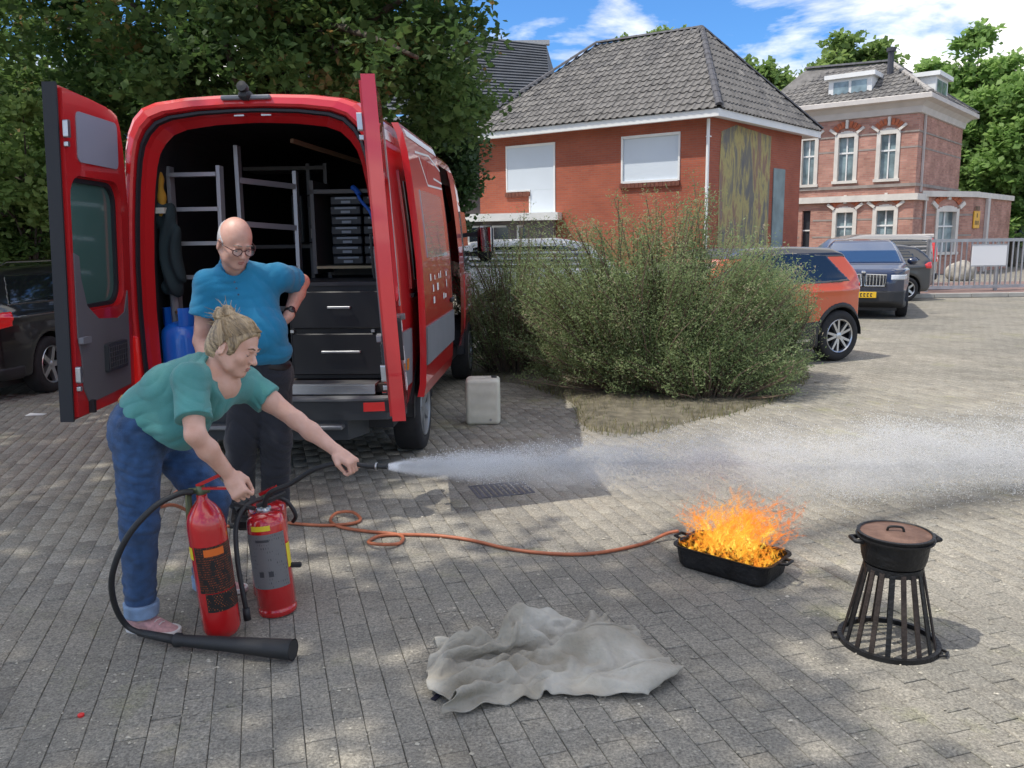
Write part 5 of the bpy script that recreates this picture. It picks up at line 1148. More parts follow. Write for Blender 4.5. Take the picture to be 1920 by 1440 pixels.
# wheels
for y in (.86, 4.42):
    for s_ in (-1, 1):
        wheel(van, (s_ * .908, y, .345), .345, .225, s_, 6, ax='x', rim=mat('steel_rim', (.30, .31, .32), .45, .6))
        mb = MB(); n_ = 14
        for k in range(n_):
            a0, a1 = math.pi * k / n_, math.pi * (k + 1) / n_; q = lambda a, x: (x, y + .43 * math.cos(a), .345 + .43 * math.sin(a)); mb.quad(q(a0, s_ * .70), q(a1, s_ * .70), q(a1, s_ * 1.003), q(a0, s_ * 1.003))
            q2 = lambda a, r_: (s_ * 1.003, y + r_ * math.cos(a), .345 + r_ * math.sin(a)); mb.quad(q2(a0, .43), q2(a1, .43), q2(a1, .47), q2(a0, .47))
        mb.build('wheel_arch', blackpl, van)
        mb = MB(); mb.add([(s_ * .9945, y + .43 * math.cos(math.pi * k / 12), .345 + .43 * math.sin(math.pi * k / 12)) for k in range(13)], [list(range(13))]); 
        mb.build('arch_shadow_panel', blackpl, van)
# side cladding (grey strip) and ribs on the right side
def side_x(z):
    h = ring(0)
    for (x0, z0), (x1, z1) in zip(h, h[1:]):
        if z0 <= z <= z1: return x0 + (x1 - x0) * (z - z0) / (z1 - z0)
    return h[0][0]
def side_panel(name, m, y0, y1, z0, z1, proud=.012, s_=1, parent=van, dx=0, nz=6, yo0=None):
    mb = MB(); zs = [z0 + (z1 - z0) * k / nz for k in range(nz + 1)]
    for a, b_ in zip(zs, zs[1:]):
        xa, xb = s_ * (side_x(a) + proud + dx), s_ * (side_x(b_) + proud + dx); xi = s_ * (side_x(a) + dx + .001); xj = s_ * (side_x(b_) + dx + .001)
        mb.add([(xa, y0, a), (xa, y1, a), (xb, y1, b_), (xb, y0, b_), (xi, y0, a), (xi, y1, a), (xj, y1, b_), (xj, y0, b_)], [[0, 1, 2, 3], [4, 0, 3, 7], [1, 5, 6, 2]])
    xa, xi = s_ * (side_x(z0) + proud + dx), s_ * (side_x(z0) + dx + .001); xb, xj = s_ * (side_x(z1) + proud + dx), s_ * (side_x(z1) + dx + .001)
    mb.add([(xa, y0, z0), (xa, y1, z0), (xi, y1, z0), (xi, y0, z0), (xb, y0, z1), (xb, y1, z1), (xj, y1, z1), (xj, y0, z1)], [[3, 2, 1, 0], [4, 5, 6, 7]])
    return recalc(mb.build(name, m, parent))
side_panel('side_moulding', trimg, .04, .40, .62, 1.02); side_panel('side_moulding', trimg, 4.88, 5.25, .78, .98)
side_panel('side_moulding', trimg, .04, .12, .46, .62)
side_panel('marker_lamp', mat('amber', (.7, .22, .02), .3), .16, .22, .74, .82, .018)
for s_ in (-1, 1):
    side_panel('pressed_panel', red, .5, 1.5, 1.30, 2.15, .010, s_); side_panel('pressed_panel', red, 1.6, 2.7, 1.30, 2.15, .010, s_)
side_panel('quarter_window', carglass, .62, 1.38, 1.36, 2.08, .013)
side_panel('cab_window', carglass, 4.22, 4.72, 1.30, 1.98, .012); side_panel('cab_window', carglass, 4.22, 4.72, 1.30, 1.98, .012, -1)
side_panel('cab_door', red, 4.10, 4.85, .60, 1.26, .010)
mb = MB(); mb.add([(-.80, 4.50, 2.42), (.80, 4.50, 2.42), (.90, 5.08, 1.62), (-.90, 5.08, 1.62)], [[0, 1, 2, 3]]); mb.v = [(x, y + .15, z + .03) for x, y, z in mb.v]; mb.build('windscreen', carglass, van)
# roof rails at the right edge and lamp on the rear edge
mb = MB(); mb.box((-.17, -.03, 2.575), (.17, .04, 2.605), bev=.008); mb.build('high_brake_light', mat('smoked_lamp', (.18, .19, .21), .3), van)
mb = MB(); mb.box((-.04, -.06, 2.57), (.04, .06, 2.635), bev=.02); mb.lathe([(0, 0), (.035, 0), (.035, .05), (.0, .055)], (0, -.03, 2.64), 12, M=Matrix.Rotation(R(75), 4, 'X')); mb.build('reversing_camera', blackpl, van, autosm=40)
for x in (-.12, .07):
    mb = MB(); mb.box((x, .07, 2.485), (x + .07, .10, 2.50)); mb.build('latch_plate', alu, van)
# mirror
mb = MB(); mb.cbox((1.20, 4.78, 1.62), (.20, .12, .42), bev=.04); mb.build('wing_mirror', blackpl, van, autosm=50)
mb = MB(); mb.cbox((1.20, 4.71, 1.66), (.16, .012, .30), bev=.005); mb.build('mirror_glass', mat('mirror', (.5, .55, .6), .03, 1.0), van)
mb = MB(); mb.bar((.97, 4.84, 1.48), (1.14, 4.80, 1.50), .05, .05); mb.bar((.97, 4.84, 1.72), (1.14, 4.80, 1.72), .05, .05); mb.build('mirror_arm', blackpl, van)
# ---------------- rear doors. each is built closed in its own frame (x from hinge 0 to free edge 1, y thickness, z) then turned
DW, DT = .885, .052
def door_outline(sgn, ins=0.0):
    """outline in (u,z), u from the hinge, following the body curve at the hinge side near the top"""
    z0, z1 = .60 + ins, 2.535 - ins
    return [(ins, z0), (ins, 1.9), (.02 + ins, 2.1), (.045 + ins, 2.28), (.075 + ins * 1.05, 2.40), (.12 + ins, 2.47), (.20 + ins, 2.515 - ins), (.45, 2.53 - ins), (DW - ins, 2.545 - ins), (DW - ins, z0)]
def door_matrix(hx, open_deg, side):
    # u axis: closed = towards the middle; opened turns outwards/backwards
    a = R(open_deg); ux = Vector((-side, 0, 0)); back = Vector((0, -1, 0)); u = ux * math.cos(a) + back * math.sin(a)
    o_ = back * math.cos(a) - ux * math.sin(a)              # outward face normal (closed: backwards)
    H_ = Vector((hx * side, -.02, 0)); lean = -side * .055
    return Matrix(((1, 0, lean, -lean * 1.1), (0, 1, 0, 0), (0, 0, 1, 0), (0, 0, 0, 1))) @ Matrix(((u.x, o_.x, 0, H_.x), (u.y, o_.y, 0, H_.y), (0, 0, 1, 0), (0, 0, 0, 1)))
def holed(name, m, outer, holes, y0, y1, M, parent):
    """plate with holes through it, as triangulated faces plus walls"""
    from mathutils.geometry import tessellate_polygon
    mb = MB(); loops = [outer] + holes
    flat = [Vector((x, z, 0)) for L_ in loops for x, z in L_]; tri = tessellate_polygon([[Vector((x, z, 0)) for x, z in L_] for L_ in loops])
    for y in (y0, y1): mb.add([M @ Vector((v.x, y, v.y)) for v in flat], [list(t) for t in tri])
    for L_ in loops:
        k = len(L_); mb.add([M @ Vector((x, y, z)) for y in (y0, y1) for x, z in L_], [[i, (i + 1) % k, k + (i + 1) % k, k + i] for i in range(k)])
    return recalc(mb.build(name, m, parent, autosm=30))
def rr(u0, z0, u1, z1, r_, n_=5, tl=None):
    P_ = []
    for cx, cz, a0 in ((u1 - r_, z0 + r_, -90), (u1 - r_, z1 - r_, 0), (u0 + r_, z1 - r_, 90), (u0 + r_, z0 + r_, 180)):
        for k in range(n_ + 1): a = R(a0 + 90 * k / n_); P_.append((cx + r_ * math.cos(a), cz + r_ * math.sin(a)))
    return P_
def plate_on(mb, P_, y0, y1, M):
    k = len(P_); mb.add([M @ Vector((x, y, z)) for y in (y0, y1) for x, z in P_], [list(range(k)), list(range(2 * k - 1, k - 1, -1))] + [[i, (i + 1) % k, k + (i + 1) % k, k + i] for i in range(k)])
def rear_door(side, deg):
    M = door_matrix(.965, deg, side); Mi = M
    # slight lean following the body taper
    win = rr(.16, 1.28, .80, 2.02, .12); upper = rr(.16, 2.13, .72, 2.42, .04)
    d = thing('tmp', None, None); 
    root = holed('rear_door', red, door_outline(side), [win], -.006, .045, M, van)
    bpy.data.objects.remove(d)
    I = -1  # inside is y<0
    holed('inner_frame', redin, door_outline(side, .022), [rr(.13, 1.25, .83, 2.05, .13)], -.045, -.006, M, root)
    holed('window_seal', seal if side < 0 else red, rr(.14, 1.26, .82, 2.04, .13), [rr(.165, 1.285, .795, 2.015, .115)], -.012, .048, M, root)
    mb = MB(); plate_on(mb, win, .012, .018, M); recalc(mb.build('window', greenglass if side < 0 else red, root))
    mb = MB(); plate_on(mb, upper, -.052, -.046, M); recalc(mb.build('upper_panel', trimlt, root))
    low = [(.10, .70), (.10, 1.34), (.16, 1.20), (.26, 1.17), (.55, 1.19), (.70, 1.28), (.765, 1.45), (.775, 1.58), (.835, 1.60), (.835, 1.10), (.80, .98), (.79, .78), (.72, .68)]
    mb = MB(); plate_on(mb, low, -.054, -.046, M); recalc(mb.build('trim_board', trimg, root))
    mb = MB(); plate_on(mb, rr(.20, .84, .50, 1.02, .012), -.082, -.055, M)
    pk = recalc(mb.build('pocket', bumpm, root)); mb = MB()
    for k in range(9): mb.bar(M @ Vector((.215 + .034 * k, -.084, .855)), M @ Vector((.215 + .034 * k, -.084, 1.005)), .005, .004)
    for k in range(5): mb.bar(M @ Vector((.215, -.087, .865 + .033 * k)), M @ Vector((.487, -.087, .865 + .033 * k)), .005, .004)
    mb.build('mesh', mat('net_grey', (.09, .09, .1), .6), pk)
    mb = MB(); plate_on(mb, rr(.73, 1.06, .84, 1.10, .008), -.085, -.055, M); mb.build('grab_handle', mat('light_grey_plastic', (.22, .23, .25), .5), root)
    # free-edge rubber, latches
    mb = MB(); plate_on(mb, [(DW + .001, .60), (DW + .001, 2.54), (DW + .018, 2.55), (DW + .018, .60)], -.03, .05, M); recalc(mb.build('edge_rubber', seal if side < 0 else red, root))
    for z in (.88, 2.30):
        mb = MB(); plate_on(mb, rr(.845, z - .05, .88, z + .05, .01), -.075, -.046, M); plate_on(mb, rr(.85, z - .10, .875, z - .07, .006), -.07, -.046, M); recalc(mb.build('latch', alu, root))
    mb = MB(); plate_on(mb, rr(.70, .62, .73, .70, .005), -.08, -.046, M); mb.build('stay', blackpl, root)
    for z in (.80, 1.30, 2.16):
        mb = MB(); mb.tube([M @ Vector((-.012, .02, z - .05)), M @ Vector((-.012, .02, z + .05))], .018, 8); plate_on(mb, rr(-.03, z - .035, .05, z + .035, .005), .0, .012, M); mb.build('hinge', alu if z < 2 else redin, root)
    # outer face: reflective strip, lettering, handle
    mb = MB(); plate_on(mb, [(.04, 1.22), (.04, 1.95), (.075, 2.2), (.125, 2.36), (.19, 2.36), (.145, 2.2), (.11, 1.95), (.11, 1.22)], .046, .050, M); recalc(mb.build('reflective_strip', silvert, root))
    for z in (1.05, .84, .66):
        mb = MB()
        for k in range(3): plate_on(mb, rr(.05 + .055 * k, z, .085 + .055 * k, z + .07 + .04 * (k % 2), .006), .046, .049, M)
        o = mb.build('lettering', whitet, root); o['kind'] = 'stuff'
    mb = MB(); plate_on(mb, rr(.05, 1.13, .17, 1.165, .01), .046, .075, M); mb.build('door_stop', mat('grey_hinge', (.16, .17, .18), .5), root)
    mb = MB(); plate_on(mb, rr(.78, .95, .85, 1.2, .02), .046, .07, M); mb.build('outer_handle', blackpl, root)
    return root
rear_door(-1, 85); rear_door(1, 99)
# ---------------- sliding door, pushed back along the side and standing off it
sdr = .115; S0, S1 = .42, 2.05
mb = MB(); zs = [.50, .60, .85, 1.0, 1.25, 1.5, 1.8, 2.08, 2.28, 2.40, 2.47]
for y0, y1 in ((S0, S1),):
    for a, b_ in zip(zs, zs[1:]):
        xa, xb = side_x(a) + sdr, side_x(b_) + sdr; t = .05
        mb.add([(xa, y0, a), (xa, y1, a), (xb, y1, b_), (xb, y0, b_), (xa - t, y0, a), (xa - t, y1, a), (xb - t, y1, b_), (xb - t, y0, b_)], [[0, 1, 2, 3], [7, 6, 5, 4], [4, 0, 3, 7], [1, 5, 6, 2]])
    xa = side_x(zs[0]) + sdr; xb = side_x(zs[-1]) + sdr; mb.add([(xa, y0, zs[0]), (xa, y1, zs[0]), (xa - .05, y1, zs[0]), (xa - .05, y0, zs[0]), (xb, y0, zs[-1]), (xb, y1, zs[-1]), (xb - .05, y1, zs[-1]), (xb - .05, y0, zs[-1])], [[3, 2, 1, 0], [4, 5, 6, 7]])
sd_ = recalc(mb.build('sliding_door', red, van, autosm=30))
side_panel('door_moulding', trimg, S0 - .004, S1, .74, 1.02, .014, 1, sd_, dx=sdr)
side_panel('window', mat('painted_sky_glass', (.30, .33, .38), .06, spec=1.0, coat=1.0), S0 + .25, S1 - .25, 1.52, 2.02, .008, 1, sd_, dx=sdr)  # pale blue-grey base colour stands in for reflected sky
side_panel('roof_edge_strip', whitet, S0 + .1, S1 - .05, 2.385, 2.44, .006, 1, sd_, dx=sdr); side_panel('roof_strip', whitet, .15, .58, 2.34, 2.42, .004)
g = np.random.default_rng(9); mb = MB()
def side_marks(y0, y1, z0, z1, rows, cols, p=.7):
    for r_ in range(rows):
        for k in range(cols):
            if g.random() > p: continue
            a = z0 + (z1 - z0) * (r_ + .15) / rows; b_ = z0 + (z1 - z0) * (r_ + .15 + g.uniform(.4, .7)) / rows; y_ = y0 + (y1 - y0) * k / cols; y2 = y_ + (y1 - y0) / cols * g.uniform(.35, .8)
            xa, xb = side_x(a) + sdr + .004, side_x(b_) + sdr + .004; mb.add([(xa, y_, a), (xa, y2, a), (xb, y2, b_), (xb, y_, b_)], [[0, 1, 2, 3]])
side_marks(S0 + .3, S1 - .3, 1.15, 1.42, 3, 9); o = mb.build('lettering', whitet, sd_); o['kind'] = 'stuff'
# a drawn white emblem high on the door: slanted lines
mb = MB()
for (y0, z0), (y1, z1) in (((.75, 2.30), (1.5, 2.34)), ((1.5, 2.34), (2.05, 2.26)), ((.9, 2.28), (1.15, 2.08)), ((1.15, 2.08), (2.0, 2.10)), ((1.3, 2.30), (1.2, 2.12)), ((1.55, 2.16), (2.05, 2.15))):
    xa, xb = side_x(z0) + sdr + .004, side_x(z1) + sdr + .004; mb.add([(xa, y0, z0 - .008), (xb, y1, z1 - .008), (xb, y1, z1 + .008), (xa, y0, z0 + .008)], [[0, 1, 2, 3]])
mb.build('emblem', whitet, sd_)
mb = MB(); mb.box((side_x(1.1) + sdr, S1 - .2, 1.10), (side_x(1.1) + sdr + .03, S1 - .06, 1.14), bev=.008); mb.build('handle', blackpl, sd_)
mb = MB(); mb.box((.96, .5, 1.235), (1.012, 2.7, 1.265)); mb.build('door_rail', blackpl, van)
for z in (.56, 1.25, 2.30):
    mb = MB(); mb.box((side_x(z) - .02, 1.9, z - .02), (side_x(z) + sdr - .04, 2.0, z + .02)); mb.build('roller_arm', alu, van)
# ---------------- fittings inside
def vbox(nm, lo, hi, m, parent=None, bev=.0, **k): mb = MB(); mb.box(lo, hi, bev=bev); return mb.build(nm, m, parent or van, **k)
def vthing(nm, label, cat, group=None):
    t = thing(nm, label, cat, VO, VA, group); t.scale = (1, 1, VSC); return t
cabm = mat('cabinet_black', (0.012, 0.013, 0.016), .45)
CABX = .07
cab = vthing('tool_cabinet', 'black cabinet of two wide drawers with silver bar handles inside the van', 'cabinet')
vbox('carcass', (.13, .24, .672), (.88, .95, 1.34), cabm, cab)
for z0, z1, hw_ in ((.70, 1.00, .145), (1.035, 1.30, .085)):
    d_ = vbox('drawer', (.145, .215, z0), (.865, .24, z1), cabm, cab, bev=.008); zc = (z0 + z1) / 2 + .02
    mb = MB(); mb.box((.51 - hw_, .19, zc - .008), (.51 + hw_, .203, zc + .008), bev=.003); mb.box((.51 - hw_, .2, zc - .006), (.51 - hw_ + .012, .216, zc + .006)); mb.box((.51 + hw_ - .012, .2, zc - .006), (.51 + hw_, .216, zc + .006)); mb.build('handle', alu, d_)
vbox('worktop', (.11, .22, 1.34), (.88, 1.0, 1.365), mat('dark_worktop', (.03, .03, .035), .4), cab)
for x in (.14, .74): vbox('foot_bolt', (x, .205, 1.008), (x + .025, .235, 1.028), alu, cab)
rack = vthing('storage_rack', 'dark rack with two columns of grey fronted storage cases inside the van', 'rack')
shelfm = mat('shelf_grey', (.11, .105, .10), .6); casem = mat('case_black', (.018, .02, .024), .5); clipm = mat('case_clip_grey', (.24, .27, .30), .45)
vbox('side_board', (.12, .95, 1.40), (.15, 1.45, 2.12), shelfm, rack); vbox('side_board', (.80, .95, 1.40), (.83, 1.45, 2.12), shelfm, rack); vbox('top_board', (.12, .95, 2.02), (.83, 1.45, 2.05), shelfm, rack)
vbox('back_board', (.12, 1.45, 1.37), (.83, 1.47, 2.05), cabm, rack)
for c_ in range(2):
    for r_ in range(7):
        x0 = .27 + c_ * .265; z0 = 1.47 + r_ * .077
        b_ = vbox('storage_case', (x0, 1.0 - .02 * (r_ % 2), z0), (x0 + .25, 1.42, z0 + .068), casem, rack, bev=.008)
        mb = MB(); yf = 1.0 - .02 * (r_ % 2); mb.box((x0 + .04, yf - .006, z0 + .045), (x0 + .215, yf - .001, z0 + .060)); mb.box((x0 + .09, yf - .009, z0 + .012), (x0 + .165, yf - .001, z0 + .032)); mb.build('clip', clipm, b_)
mb = MB(); mb.box((.16, .9, 1.44), (.82, 1.3, 1.46)); o = mb.build('shelf_board', mat('pale_wood', (.42, .33, .19), .7, vary=.2, vscale=5), rack)
mb = MB(); pp = spline([(.50, .93, 2.10), (.54, .90, 2.02), (.62, .88, 1.92), (.66, .88, 1.78), (.69, .88, 1.66)], 6); mb.tube(pp, .013, 8); mb.tube(spline([(.47, .95, 2.12), (.50, .93, 2.10), (.53, .91, 2.06)], 4), .022, 8)
o = mb.build('strap', mat('blue_strap', (.02, .12, .55), .5), None); o.location = VO; o.rotation_euler = (0, 0, VA); props(o, 'bright blue strap hanging in front of the storage cases in the van', 'strap')
mb = MB(); mb.tube(spline([(.62, .86, 1.75), (.63, .84, 1.55), (.64, .84, 1.42), (.67, .83, 1.36), (.74, .83, 1.35), (.80, .83, 1.36)], 6), .012, 7); o = mb.build('cable', mat('grey_cable', (.10, .10, .09), .6)); o.location = VO; o.rotation_euler = (0, 0, VA); props(o, 'grey cable hanging in a loop above the worktop in the van', 'cable')
# ladder
aluo = alu; alu = mat('dull_aluminium', (.48, .49, .51), .45, .6)
lad = vthing('step_ladder', 'aluminium step ladder standing folded behind the bald man in the van', 'ladder')
for x in (-.79, -.43):
    mb = MB(); mb.bar((x, .42, .70), (x + (.0 if x < -.5 else .02), .47, 2.20), .028, .075); mb.build('stile', alu, lad)
for k in range(6):
    z = .90 + k * .245; mb = MB(); mb.box((-.775, .40, z), (-.42, .48, z + .028)); mb.build('rung', alu, lad)
lad2 = vthing('ladder', 'second aluminium ladder leaning at the right of the step ladder in the van', 'ladder')
for p, q in (((-.34, .62, .7), (-.34, .66, 2.36)), ((-.02, 1.0, .7), (-.02, 1.05, 2.2))):
    mb = MB(); mb.bar(p, q, .03, .07); mb.build('stile', alu, lad2)
for z in (1.12, 1.44, 1.76, 2.08): mb = MB(); mb.bar((-.34, .64, z + .03), (-.02, 1.02, z), .03, .04); mb.build('rung', alu, lad2)
alu = aluo
fr = vthing('shelf_frame', 'dark metal shelf frame with black boxes in the middle of the van', 'shelf')
for x in (-.05, .10, ): vbox('upright', (x - .015, 1.5, .67), (x + .015, 1.53, 2.3), mat('frame_grey', (.12, .12, .125), .5), fr)
vbox('shelf', (-.62, 1.5, 1.60), (.10, 1.9, 1.63), shelfm, fr); vbox('shelf', (-.62, 1.5, 2.25), (.10, 1.9, 2.28), shelfm, fr)
for i, (x, z) in enumerate(((-.14, 1.64), (.0, 1.64))):
    b_ = vthing('box', ['dark box with a pale label, left of two on the van shelf', 'dark box with a pale label, right of two on the van shelf'][i], 'box'); vbox('case', (x - .05, 1.42, z), (x + .055, 1.7, z + .40), casem, b_, bev=.01); vbox('label', (x - .025, 1.41, z + .04), (x + .03, 1.418, z + .12), mat('label_grey', (.30, .28, .25), .7), b_); vbox('label', (x - .03, 1.41, z + .15), (x + .03, 1.418, z + .3), mat('label_dark', (.09, .09, .09), .7), b_)
# wooden batten under the roof
o = vbox('batten', (0, 0, 0), (.03, 1.3, .03), mat('batten_wood', (.20, .12, .07), .7)); o.parent = None; o.location = (-1.62, 6.35, 2.42); o.rotation_euler = (R(-6), 0, R(-26)); props(o, 'wooden batten slung under the van roof', 'batten')
# jackets on a hook
jk = vthing('work_jacket', 'dark green work jacket with yellow panel hanging at the left inside the van', 'jacket')
def jsd(p):
    q = p.copy(); d = sd_cap(q, (-.77, .30, 1.88), (-.75, .30, 1.35), .065, .08); d = smin(d, sd_cap(q, (-.71, .26, 1.84), (-.69, .26, 1.42), .04, .04), .04)
    return d + .012 * np.sin(q[:, 0] * 60 + 3 * np.sin(q[:, 2] * 9)) 
blob('jacket_cloth', jsd, (-.95, .1, 1.15), (-.5, .5, 2.05), .014, mat('dark_green_cloth', (.018, .035, .04), .9), jk)
blob('yellow_panel', lambda p: sd_cap(p, (-.80, .32, 2.14), (-.78, .28, 1.86), .022, .035) + .006 * np.sin(p[:, 2] * 50), (-.95, .15, 1.75), (-.65, .45, 2.25), .012, mat('yellow_cloth', (.42, .22, .02), .8), jk)
mb = MB(); mb.box((-.86, .20, 1.86), (-.73, .24, 1.90)); mb.box((-.86, .20, 1.70), (-.835, .24, 1.86)); mb.build('reflective_tape', mat('tape', (.55, .55, .48), .5), jk)
pn = vthing('door_panel', 'pale grey duct standing upright at the left inside the van', 'duct'); vbox('duct', (-.80, .30, .68), (-.74, .36, 1.45), mat('grey_tube', (.22, .22, .22), .5), pn, bev=.02)
vbox('cap', (-.82, .28, 1.45), (-.72, .38, 1.56), mat('duct_cap', (.30, .30, .30), .6), pn, bev=.02)
# blue gas bottles
bluem = mat('gas_blue', (.015, .17, .72), .35, coat=.6)
def gasb(label, x, y):
    t = vthing('gas_bottle', label, 'gas bottle'); z = .672; mb = MB(); mb.lathe([(.0, z), (.12, z), (.135, z + .03), (.14, z + .08), (.14, z + .30), (.13, z + .36), (.09, z + .40), (.03, z + .42), (0, z + .42)], (x, y, 0), 24); mb.build('cylinder', bluem, t, smooth=True)
    
    for a0_ in (-35, 145):
        mb = MB(); mb.lathe([(.100, z + .37), (.112, z + .40), (.112, z + .52), (.104, z + .52), (.104, z + .38)], (x, y, 0), 14, a0=R(a0_ - 35), a1=R(a0_ + 75)); mb.build('collar', bluem, t, autosm=40)
    mb = MB(); mb.lathe([(.012, z + .40), (.014, z + .47), (.028, z + .475), (.028, z + .495), (0, z + .5)], (x, y, 0), 10); mb.build('valve', mat('brass', (.5, .3, .12), .35, .9), t)
gasb('blue gas bottle standing at the left edge of the van floor', -.73, .30)
# ================================================================ people
def J(px, py, Y): return np.array(At(px, py, Y), dtype=np.float32)
def head_sdf(p, c, A, s=1.0, female=False):
    """A columns: forward, left, up"""
    q = ((p - c) @ A.astype(np.float32)) / s; ql = q.copy(); ql[:, 1] = np.abs(ql[:, 1])
    d = sd_ell(ql, (-.005, 0, .02), (.097, .076, .098))
    d = smin(d, sd_ell(ql, (.028, 0, -.05), (.066, .058, .078)), .03)
    d = smin(d, sd_ell(ql, (.070, 0, -.103), (.022, .026, .019)), .025)        # chin
    d = smin(d, sd_cap(ql, (.035, .05, -.085), (-.015, .06, -.05), .016, .016), .03)   # jaw
    d = smin(d, sd_ell(ql, (.066, .036, -.035), (.022, .022, .024)), .02)       # cheek
    d = smin(d, sd_cap(ql, (.084, 0, .012), (.092, .026, .012), .012, .010), .014)     # brow
    d = smax(d, -sd_ell(ql, (.107, .031, -.008), (.020, .019, .012)), .012)        # socket
    d = np.minimum(d, np.maximum(sd_ell(ql, (.0815, .031, -.009), (.0122, .0135, .0122)), -.0035 - (ql[:, 2] + .009) + .004 - .25 * (ql[:, 0] - .0815)))
    d = np.minimum(d, np.maximum(sd_ell(ql, (.0815, .031, -.009), (.0118, .013, .0118)), .0055 + (ql[:, 2] + .009)))
    d = smin(d, sd_cap(ql, (.090, 0, .0), (.114, 0, -.036), .007, .0115), .010)      # nose
    d = smin(d, sd_ell(ql, (.104, .010, -.040), (.009, .007, .006)), .006)
    d = smin(d, sd_ell(ql, (.091, 0, -.066), (.010, .020, .0055)), .006); d = smin(d, sd_ell(ql, (.088, 0, -.078), (.010, .018, .006)), .006)
    d = smax(d, -sd_ell(ql, (.103, 0, -.0718), (.010, .022, .0018)), .003)
    e = sd_ell(ql, (-.008, .079, -.022), (.017, .008, .030), axes((0, -.1, 1), (1, .35, 0))); e = smax(e, -sd_ell(ql, (-.004, .089, -.020), (.009, .006, .017)), .004)
    d = smin(d, e, .006)
    return d * s
def hand_sdf(p, wr, d_, n_, curl=(.9, 1.1, .8), thumb=.6, s=1.0, left=1):
    """wr wrist, d_ finger direction, n_ palm normal (towards what it holds), left: side of the thumb along cross(d,n)"""
    d_ = Vector(d_).normalized(); n_ = Vector(n_); n_ = (n_ - d_ * n_.dot(d_)).normalized(); w_ = d_.cross(n_) * left; wr = Vector(wr)
    A = np.array([[d_.x, w_.x, n_.x], [d_.y, w_.y, n_.y], [d_.z, w_.z, n_.z]], dtype=np.float32)
    q = ((p - np.array(wr, dtype=np.float32)) @ A) / s
    d = sd_box(q, (.052, 0, .002), (.046, .040, .016), .014); d = smin(d, sd_cap(q, (-.01, 0, 0), (.03, 0, 0), .028, .026), .02)
    for k, (y, l) in enumerate(((.031, .92), (.010, 1.0), (-.011, .94), (-.031, .76))):
        a = 0.12; pt = np.array([.088, y, .0]); rad = (.0095, .0088, .008, .0072)
        for j, (ln, c_) in enumerate(zip((.043 * l, .027 * l, .021 * l), curl)):
            a += c_ * (1 + .05 * k); nx = pt + np.array([math.cos(a) * ln, -.002 * k * (j == 0), math.sin(a) * ln]); g_ = sd_cap(q, pt, nx, rad[j], rad[j + 1]); d = smin(d, g_, .006 if j == 0 else .002); pt = nx
    t0 = np.array([.012, .034, .006]); t1 = t0 + np.array([.032, .022 - .012 * thumb, .018]); t2 = t1 + np.array([.026, .004 - .016 * thumb, .018]); t3 = t2 + np.array([.018, -.010 * thumb, .010])
    d = smin(d, sd_cap(q, t0, t1, .016, .012), .012); d = smin(d, sd_cap(q, t1, t2, .0115, .0095), .004); d = smin(d, sd_cap(q, t2, t3, .0095, .0075), .003)
    return d * s
def local(fn, p, c, r, big):
    """evaluate fn only near c"""
    out = np.full(len(p), big, dtype=np.float32); dd = np.linalg.norm(p - np.array(c, dtype=np.float32), axis=1); m = dd < r; out = dd - r * .6 + .02
    out = np.maximum(out, .03).astype(np.float32)
    if m.any(): out[m] = fn(p[m])
    return out
def chain(p, pts, k=.03):
    d = None
    for (a, ra), (b, rb) in zip(pts, pts[1:]):
        e = sd_cap(p, a, b, ra, rb); d = e if d is None else smin(d, e, k)
    return d
def half(p, o, n):
    """plane: positive on the side n points to"""
    n = np.array(Vector(n).normalized(), dtype=np.float32); return (p - np.array(o, dtype=np.float32)) @ n
def skinmat(name, c, c2):
    m = mat(name, c, .43, col2=c2, vary=0, vscale=16, bump=.18, bscale=180); b = m.node_tree.nodes['Principled BSDF']
    b.inputs['Subsurface Weight'].default_value = .12; b.inputs['Subsurface Radius'].default_value = (.02, .008, .005); b.inputs['Subsurface Scale'].default_value = .5; return m
def cloth(name, c, vary=.12, vscale=14, bump=.35, bscale=220, rough=.9): 
    m = mat(name, c, rough, vary=vary, vscale=vscale, bump=bump, bscale=bscale); m.node_tree.nodes['Principled BSDF'].inputs['Sheen Weight'].default_value = .15; return m
skinW = skinmat('fair_skin', (.60, .33, .24), (.72, .44, .34)); skinM = skinmat('ruddy_skin', (.52, .27, .20), (.64, .38, .30))
lipm = mat('lip', (.42, .15, .13), .45); eyew = mat('eye_white', (.7, .68, .66), .2); iris = mat('iris', (.05, .06, .07), .15)
